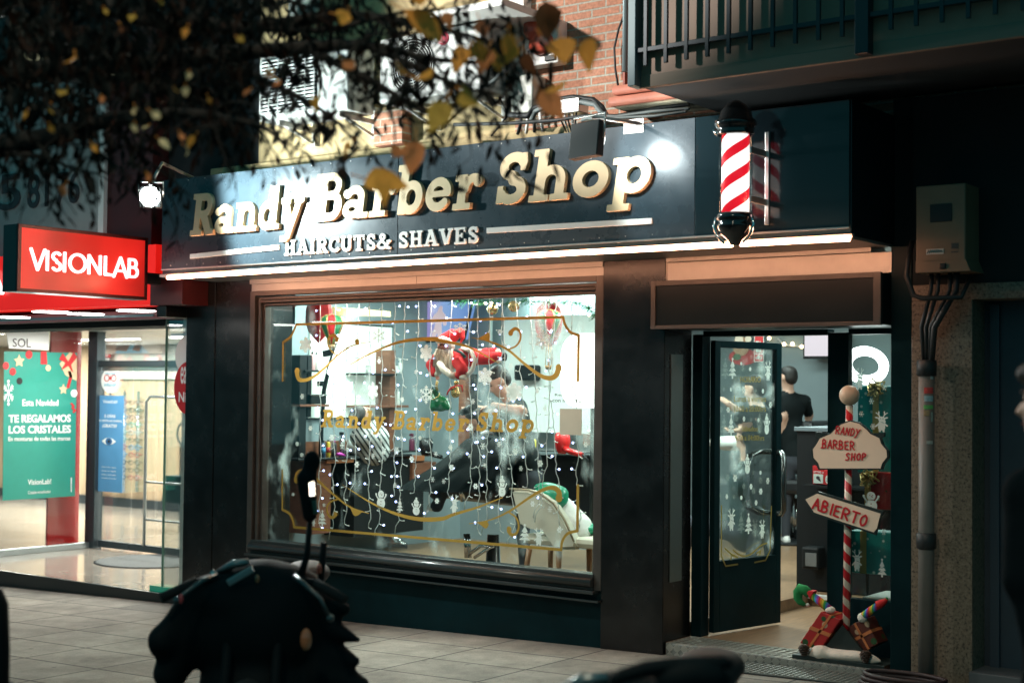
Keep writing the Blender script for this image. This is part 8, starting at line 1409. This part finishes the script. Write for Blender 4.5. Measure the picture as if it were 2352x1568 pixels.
for x, y, lab in ((1130, 1345, 'brown pine cone beside the bright red gift box'), (1555, 1388, 'brown pine cone beside the dark gift box corner')):
    c = Vector(P('S6', x, y, 8.84)); m = MB(); R = random.Random(x)
    for j in range(7):
        n = 9; rr = .043*math.sin((j+.8)/7.6*math.pi); z = c.z-.035+.011*j
        for k in range(n):
            a_ = 2*math.pi*(k+.5*(j % 2))/n; d = Vector((math.cos(a_), math.sin(a_), .45)).normalized(); s = Vector((-math.sin(a_), math.cos(a_), 0)); m.obox(Vector((c.x, c.y, z))+d*rr*.7, d*.012, s*.009, d.cross(s)*.002)
    m.ball(c, (.022, .022, .035)); tag(m.make('pine_cone', mat('cone_brown', (.07, .035, .02), .6)), lab, 'pine cone', 'pine cones under the signpost')
# ================================================================ street side: parked motorcycles, bollard, tree
M_PLA = mat('bike_plastic', (.0035, .008, .0095), .7, spec=.12); M_RUB = mat('tyre_rubber', (.01, .011, .011), .9); M_BSTEEL = mat('bike_steel', (.45, .47, .47), .25, 1.0)
def motorcycle(label, origin, ax, mirror=True, group='motorcycles parked at the kerb'):
    """local frame: a across the bar, d along the bike away from us, z up"""
    A = Vector(ax).normalized(); D_ = Vector((-A.y, A.x, 0)); o = T('motorcycle', label, 'motorcycle', origin, group); O = Vector(origin); L = lambda a, d, z: O+A*a+D_*d+Vector((0, 0, z)); n3 = lambda *p: np.array(L(*p))
    Rb = np.stack([np.array(A), np.array(D_), (0, 0, 1)], 1)
    link('fairing', solid([('e', n3(0, .05, .86), (.30, .24, .26), Rb, 0), ('e', n3(-.10, .0, .965), (.22, .16, .10), Rb, 0), ('e', n3(.13, .0, .94), (.16, .15, .15), Rb, 0), ('e', n3(-.22, .02, .86), (.14, .14, .18), Rb, 0), ('c', n3(-.26, -.02, .98), n3(-.38, -.08, .80), .045, .055, 0), ('c', n3(-.38, -.08, .80), n3(-.41, -.06, .76), .05, .02, 0), ('c', n3(-.30, 0, .8), n3(-.36, -.02, .66), .10, .07, 0), ('c', n3(.24, 0, .86), n3(.41, -.06, .81), .07, .012, 0), ('c', n3(.28, 0, .92), n3(.345, -.03, .93), .055, .03, 0), ('c', n3(.28, 0, .74), n3(.40, -.04, .72), .08, .02, 0), ('c', n3(.26, 0, .66), n3(.42, -.04, .62), .1, .04, 0), ('e', n3(0, .55, .78), (.17, .32, .17), Rb, 0), ('e', n3(0, .1, .6), (.26, .3, .2), Rb, 0)], .012, .04), M_PLA, o)
    link('seat', solid([('e', n3(0, 1.0, .82), (.15, .40, .07), Rb, 0), ('e', n3(0, 1.35, .90), (.12, .2, .06), Rb, 0)], .018, .05), mat('seat_vinyl', (.012, .013, .014), .6), o)
    for d in (-.32, 1.25):
        w = MB(); w.lathe([(.31, -.05), (.33, -.06), (.33, .06), (.31, .05)], (0, 0, 0), 32, 'X'); t = MB(); 
        ob = MB(); R_ = .30
        ob.tube([L(0, d+R_*math.cos(k*math.pi/16), .34+R_*math.sin(k*math.pi/16)) for k in range(32)], .055, 10, closed=True); wh = ob.make('wheel', M_RUB, o); w.bm.free(); t.bm.free()
        rim = MB()
        for k in range(5): a_ = k*1.2566; rim.tube([L(0, d, .34), L(0, d+.26*math.cos(a_), .34+.26*math.sin(a_))], .016, 6)
        rim.tube([L(0, d+.25*math.cos(k*math.pi/16), .34+.25*math.sin(k*math.pi/16)) for k in range(32)], .014, 6, closed=True); r_o = rim.make('rim', M_BSTEEL, wh); r_o.matrix_parent_inverse = Matrix.Translation(-Vector(o['_b']))
    for s in (-.1, .1): MB().tube([L(s, -.32, .34), L(s, -.10, .95)], .022, 8).make('fork', M_PLA, o)
    MB().tube([L(-.36, -.16, .99), L(-.24, -.10, 1.045), L(-.10, -.05, 1.06), L(.10, -.05, 1.06), L(.24, -.10, 1.045), L(.36, -.16, .99)], .013, 10).make('handlebar', M_PLA, o)
    for s in (-1, 1):
        MB().tube([L(s*.24, -.10, 1.045), L(s*.37, -.165, .985)], .020, 10).make('grip', M_RUB, o)
        lv = MB(); lv.tube([L(s*.16, -.12, 1.07), L(s*.20, -.20, 1.06), L(s*.28, -.24, 1.0), L(s*.315, -.245, .93)], [.012, .010, .009, .009], 8).ball(L(s*.285 if s < 0 else .32, -.245, .99 if s < 0 else .925), .017, 10); lv.make('brake_lever', mat('lever_grey', (.10, .12, .12), .35, .8), o)
    MB().tube([L(-.17, -.02, 1.075), L(-.10, -.05, 1.11), L(-.04, -.04, 1.12)], [.012, .02, .014], 10).make('master_cylinder', mat('brushed_cylinder', (.22, .25, .25), .35, .8), o); MB().ball(L(-.185, -.05, 1.07), .014, 10).make('bolt_cap', M_BSTEEL, o)
    if mirror:
        for s in (1,):
            st = MB(); st.tube([L(.17, -.05, 1.05), L(.195, -.03, 1.15), L(.20, 0, 1.28)], [.016, .013, .012], 8); st.make('mirror_stalk', M_PLA, o)
            mh = link('mirror', solid([('c', n3(.185, 0, 1.46), n3(.20, 0, 1.31), .042, .03, 0), ('e', n3(.205, 0, 1.53), (.035, .03, .045), Rb, 0)], .008, .03), M_PLA, o)
            for nm, z0, z1, cc in (('mirror_glass', 1.385, 1.455, (.85, .85, .88)),): 
                pm = L(.215, -.055, (z0+z1)/2); nn = ((Vector((0, 0, EYE))-pm).normalized()+(Vector((-2.5, -1, 8))-pm).normalized()).normalized(); ua = A-nn*A.dot(nn); ua.normalize(); va = nn.cross(ua); MB().obox(pm, ua*.011+va*.002, nn*.002, va*.030-ua*.004).make(nm, mat('mirror_silver', cc, .22, 1.0), o)
            MB().obox(L(.225, -.04, 1.345), A*.011, D_*.003, Vector((0, 0, .03))-A*.005, .003).make('mirror_edge', mat('mirror_amber', (.35, .33, .25), .15, 1.0), o)
        MB().tube([L(.25, -.02, 1.02), L(.262, -.02, 1.20)], .014, 8).make('aerial_stub', M_PLA, o)
    for a, d, z, sx, cc in ((.225, -.24, .84, .030, (.45, .16, .07)), (.255, -.10, 1.10, .014, (.45, .06, .03)), (.008, -.12, 1.06, .012, (.4, .16, .07)), (-.27, -.25, .995, .014, (.5, .06, .06))):
        MB().ball(L(a, d, z), (sx*.8, sx*.8, sx*1.5), 12).make('reflector', mat('lens_%02d%02d' % (int(cc[0]*99), int(cc[1]*99)), cc, .2, coat=.5), o)
    MB().obox(L(-.055, -.15, 1.075), A*.05+Vector((0, 0, .03)), D_*.01, Vector((0, 0, .012))-A*.007, .004).make('badge_strip', mat('grey_gleam', (.30, .34, .34), .3, .6), o)
    return o
rv = Vector((RIGHT[0], RIGHT[1], 0)).normalized()
c1 = PD('U1', 770, 900, 6.0); motorcycle('dark motorcycle with upright mirror silhouetted before the shop window', (c1.x, c1.y, gz(c1.x)-.14+.12), rv)
c2 = PD('D', 1440, 1568, 3.7); motorcycle('dark motorcycle whose brake lever just rises at the bottom edge', (c2.x, c2.y, c2.z-1.10), (rv*1.0+Vector((.15, -.25, 0))), mirror=False)
lvp = lambda x, y, d=0: PD('D', 1263.3+x/4.551, 1453.3+y/4.551, 3.5+d)
bm_ = bpy.data.objects.get('motorcycle.001'); MB().tube([lvp(650, 520), lvp(760, 440), lvp(1000, 370), lvp(1300, 335), lvp(1600, 312), lvp(1800, 305), lvp(1900, 325)], [.016, .018, .020, .020, .017, .017, .012], 10).make('clutch_lever', M_PLA, bm_); MB().tube([lvp(1150, 560), lvp(1300, 470), lvp(1500, 430), lvp(1700, 450), lvp(1800, 560)], [.03, .04, .045, .04, .03], 10).make('switch_housing', M_PLA, bm_)
pb0 = PD('D', 3, 1356, 5.0); bo = T('bollard', 'dark street bollard cut by the picture edge', 'bollard', (pb0.x-.06, pb0.y, gz(pb0.x)-.1)); MB().lathe([(.062, 0), (.058, 1.0), (.05, pb0.z-gz(pb0.x)+.05), (.03, pb0.z-gz(pb0.x)+.1)], (pb0.x-.045, pb0.y, gz(pb0.x)-.1), 20).make('post', M_PLA, bo); MB().lathe([(.075, .0), (.075, .03)], (pb0.x-.045, pb0.y, gz(pb0.x)+.75), 20).make('band', M_PLA, bo)
# ---- street tree: limbs reach in from outside the picture
tr = T('street_tree', 'street tree with drooping dark twigs and last orange leaves overhead', 'tree', (-6.2, 1.4, -.1)); M_BARK = mat('bark', (.018, .016, .014), .9, var=.3, vscale=30, bump=.6)
Td = lambda x, y, Z: PD('D', x, y, Z)
LM = [[(-520, 620, 5.0), (-300, 430, 5.0), (-50, 350, 4.9), (130, 312, 4.8), (260, 275, 4.7), (420, 262, 4.6), (540, 275, 4.5), (650, 305, 4.4)], [(-520, 620, 5.0), (-250, 260, 5.1), (0, 180, 5.1), (250, 150, 5.0), (480, 128, 4.9), (700, 110, 4.8), (850, 105, 4.7), (1010, 138, 4.6), (1210, 146, 4.5)], [(-520, 620, 5.0), (-200, 100, 5.2), (100, -20, 5.2), (320, 40, 5.1), (560, 62, 5.0), (800, 36, 4.9), (1000, 64, 4.8), (1160, 104, 4.7)], [(480, 128, 4.9), (640, 200, 4.8), (760, 268, 4.7), (830, 345, 4.65)], [(700, 110, 4.8), (860, 190, 4.7), (960, 250, 4.6), (1045, 292, 4.55)], [(850, 105, 4.7), (1000, 176, 4.6), (1125, 214, 4.5)], [(560, 62, 5.0), (740, 70, 4.9), (920, 30, 4.8), (1080, 18, 4.7)], [(0, 180, 5.1), (160, 240, 5.0), (300, 330, 4.9), (350, 420, 4.9)], [(250, 150, 5.0), (430, 220, 4.9), (560, 270, 4.8), (660, 330, 4.8)], [(-50, 350, 4.9), (90, 360, 4.8), (200, 400, 4.8)]]
m = MB(); R = random.Random(21); tb = Vector(Td(-520, 620, 5.0)); m.tube([(tb.x-.05, tb.y-.05, gz(tb.x)-.2), (tb.x-.02, tb.y, 1.2), tb], [.15, .12, .10], 12); m.make('trunk', M_BARK, tr)
m = MB(); segs = []
for k, l in enumerate(LM):
    p = [Td(*q) for q in l]; q = [Vector(v) for v in smooth([tuple(v) for v in p], 5)]; n = len(q); w = .055 if k < 3 else .016; m.tube(q, [max(.004, w*(1-i/n)**.9) for i in range(n)], 7)
    segs += [(q[i], q[i+1]) for i in range(n-1)]
tw = []
for k in range(420):                                             # fine twigs
    a, b = R.choice(segs); s0 = a.lerp(b, R.random()); d = Vector((R.gauss(.25, .5), R.gauss(0, .5), R.gauss(-.35, .45))).normalized(); L_ = R.uniform(.10, .32); pts = [s0]
    for i in range(5): d = (d+Vector((R.gauss(0, .15), R.gauss(0, .15), -.14+R.gauss(0, .12)))).normalized(); pts.append(pts[-1]+d*L_/5)
    m.tube(pts, [.004, .0035, .003, .0025, .002, .0015], 4); tw.append(pts)
m.make('branches', M_BARK, tr)
def dens(x, y):
    if 300 < x < 400 and y > 395: return 0
    if x < 560: top, end = (215, 430) if x < 330 else (200, 345)
    elif x < 800:
        if y > 60: return .5*max(0, 1-(y-60)/270)
        top, end = 60, 320
    elif x < 1000: return .26 if y < 120 else max(.0, .26*(1-(y-120)/190))
    elif x < 1270: return .20 if 30 < y < 240 else .05
    else: return 0
    return 1.0 if y < top else max(0, (1-(y-top)/(end-top)))**1.3*.8
LSH = [((0, .1), (.12, .6), (.35, 1), (.62, .8), (.85, .35), (1, .03)), ((0, .25), (.15, .85), (.4, .95), (.65, .6), (.85, .25), (1, .02)), ((0, .05), (.2, .5), (.5, 1), (.75, .85), (.92, .4), (1, .05)), ((0, .3), (.1, .9), (.3, 1.0), (.55, .9), (.8, .5), (1, .1))]
def leaf(m, p, d, n, L, w, curl=.15, mi=0, prof=((0, .12), (.3, .95), (.6, .85), (1, .05)), fold=.25):
    d = d.normalized(); s = d.cross(n).normalized(); n = s.cross(d); rows = []
    for t, f in prof: c = p+d*L*t+n*(curl*L*t*t); rows.append((m.bm.verts.new(c-s*w*f+n*w*fold*f), m.bm.verts.new(c), m.bm.verts.new(c+s*w*f+n*w*fold*f)))
    for a, b in zip(rows, rows[1:]):
        for i in (0, 1): f = m.bm.faces.new((a[i], a[i+1], b[i+1], b[i])); f.material_index = mi; f.smooth = True
def leafmat(nm, c, tr_): return decal_mat(nm, c, tr_, .6)
m = MB(); cnt = 0
while cnt < 3700:
    x, y = R.uniform(-120, 1270), R.uniform(-70, 440)
    if R.random() > dens(x, y): continue
    Z = R.gauss(4.8, .35); p = Td(x, y, Z); dn_ = Vector((R.gauss(.15, .45), R.gauss(0, .45), R.gauss(-.9, .4))); leaf(m, p, dn_, Vector((R.gauss(0, 1), R.gauss(-.6, 1), R.gauss(0, 1))), R.uniform(.035, .085), R.uniform(.005, .011), R.gauss(0, .25), 0 if R.random() < .8 else 1); cnt += 1
for pts in tw:
    for i in range(1, 6):
        if R.random() < .75: leaf(m, pts[i], Vector((R.gauss(0, .5), R.gauss(0, .5), -.8)), Vector((R.gauss(0, 1), -1, R.gauss(0, 1))), R.uniform(.03, .07), R.uniform(.005, .010), .2, 0 if R.random() < .8 else 1)
m.make('crown', [leafmat('leaf_dark', (.004, .006, .005), .2), leafmat('leaf_russet', (.022, .010, .006), .35)], tr)
m = MB()
big = [('R2', 1020, 170, 150, 0), ('R2', 1055, 50, 110, 0), ('R2', 760, 1330, 150, 2), ('R2', 890, 1280, 100, 2), ('R2', 1305, 780, 110, 3), ('R2', 1100, 1050, 110, 1), ('R2', 1010, 1065, 60, 1), ('R2', 1105, 600, 90, 2), ('R2', 985, 560, 90, 0), ('R2', 1460, 400, 90, 0), ('R2', 1530, 330, 80, 0), ('R2', 1600, 400, 90, 1), ('R2', 1680, 380, 80, 0), ('R2', 1740, 290, 80, 0), ('R2', 1540, 210, 100, 4), ('R2', 1420, 690, 90, 3), ('R2', 650, 1030, 60, 0), ('R3', 545, 355, 130, 0), ('R3', 330, 340, 110, 0), ('R3', 205, 335, 110, 4), ('R3', 195, 710, 120, 1), ('R3', 300, 660, 100, 0), ('R3', 230, 90, 110, 4), ('R3', 30, 370, 100, 2), ('R3', 95, 430, 80, 4), ('R1', 515, 430, 110, 0), ('R1', 185, 790, 50, 2), ('R1', 710, 815, 30, 0), ('R1', 700, 690, 50, 1), ('R1', 450, 1310, 80, 1), ('R1', 1275, 1040, 80, 5), ('R1', 1095, 985, 70, 5), ('R1', 925, 885, 60, 5), ('R1', 1020, 890, 60, 5), ('R1', 930, 770, 70, 5), ('R1', 1040, 790, 60, 5), ('R1', 1340, 970, 80, 2), ('R1', 1240, 940, 60, 1), ('R1', 975, 945, 50, 0), ('R1', 1290, 220, 60, 0), ('R1', 920, 130, 60, 3), ('R1', 940, 175, 40, 0), ('R1', 830, 195, 50, 4), ('R1', 1000, 305, 45, 5), ('R1', 1200, 630, 50, 0), ('R1', 1280, 620, 50, 5), ('R1', 1185, 530, 40, 5), ('R1', 1300, 525, 50, 5), ('R1', 1435, 690, 50, 0), ('R1', 1640, 280, 50, 3), ('R1', 1510, 315, 45, 3), ('R1', 1320, 385, 45, 5), ('R1', 460, 650, 70, 3), ('R1', 355, 745, 50, 3), ('R1', 345, 885, 50, 2), ('R1', 260, 920, 40, 2), ('R1', 635, 1020, 60, 2), ('R1', 580, 1070, 40, 1), ('R1', 1020, 1230, 60, 1), ('R1', 720, 85, 50, 3), ('R1', 25, 590, 40, 2), ('R1', 1740, 590, 50, 1), ('R1', 1720, 640, 50, 1), ('R1', 1090, 25, 50, 3), ('R2', 625, 130, 60, 2), ('R2', 545, 130, 50, 2), ('R2', 740, 300, 40, 1), ('R2', 890, 340, 40, 0), ('R2', 1300, 130, 60, 1), ('R2', 600, 460, 60, 1), ('R2', 150, 600, 60, 1), ('R2', 100, 530, 50, 1), ('R2', 430, 700, 50, 2)]
for s, x, y, sz, k in big:
    if sz < 46 or (s == 'R1' and sz < 60 and R.random() < .4): continue
    if s != 'R1': sz *= 1.65
    Z = R.uniform(3.9, 4.5); px_ = sz/3; L_ = px_/FPX*Z*1.25; p = PD(s, x, y-sz*.4, Z); d = Vector((R.gauss(.15, .65), R.gauss(-.1, .45), -1+R.gauss(0, .45))); fwd_ = Vector(-FWD)+Vector((R.gauss(0, .32), R.gauss(0, .32), R.gauss(.25, .3))); leaf(m, p, d, fwd_, L_*R.uniform(.85, 1.15), L_*R.uniform(.27, .48), R.gauss(.15, .35), k, R.choice(LSH), R.uniform(.2, .8)); m.tube([p-d.normalized()*L_*.4, p], .0022, 4)
m.make('autumn_leaves', [leafmat('leaf_orange', (.80, .36, .07), .4), leafmat('leaf_rust', (.62, .24, .09), .4), leafmat('leaf_amber', (.80, .40, .07), .4), leafmat('leaf_olive', (.55, .36, .07), .4), leafmat('leaf_brown', (.20, .08, .035), .35), leafmat('leaf_pale', (.80, .68, .38), .5)], tr)
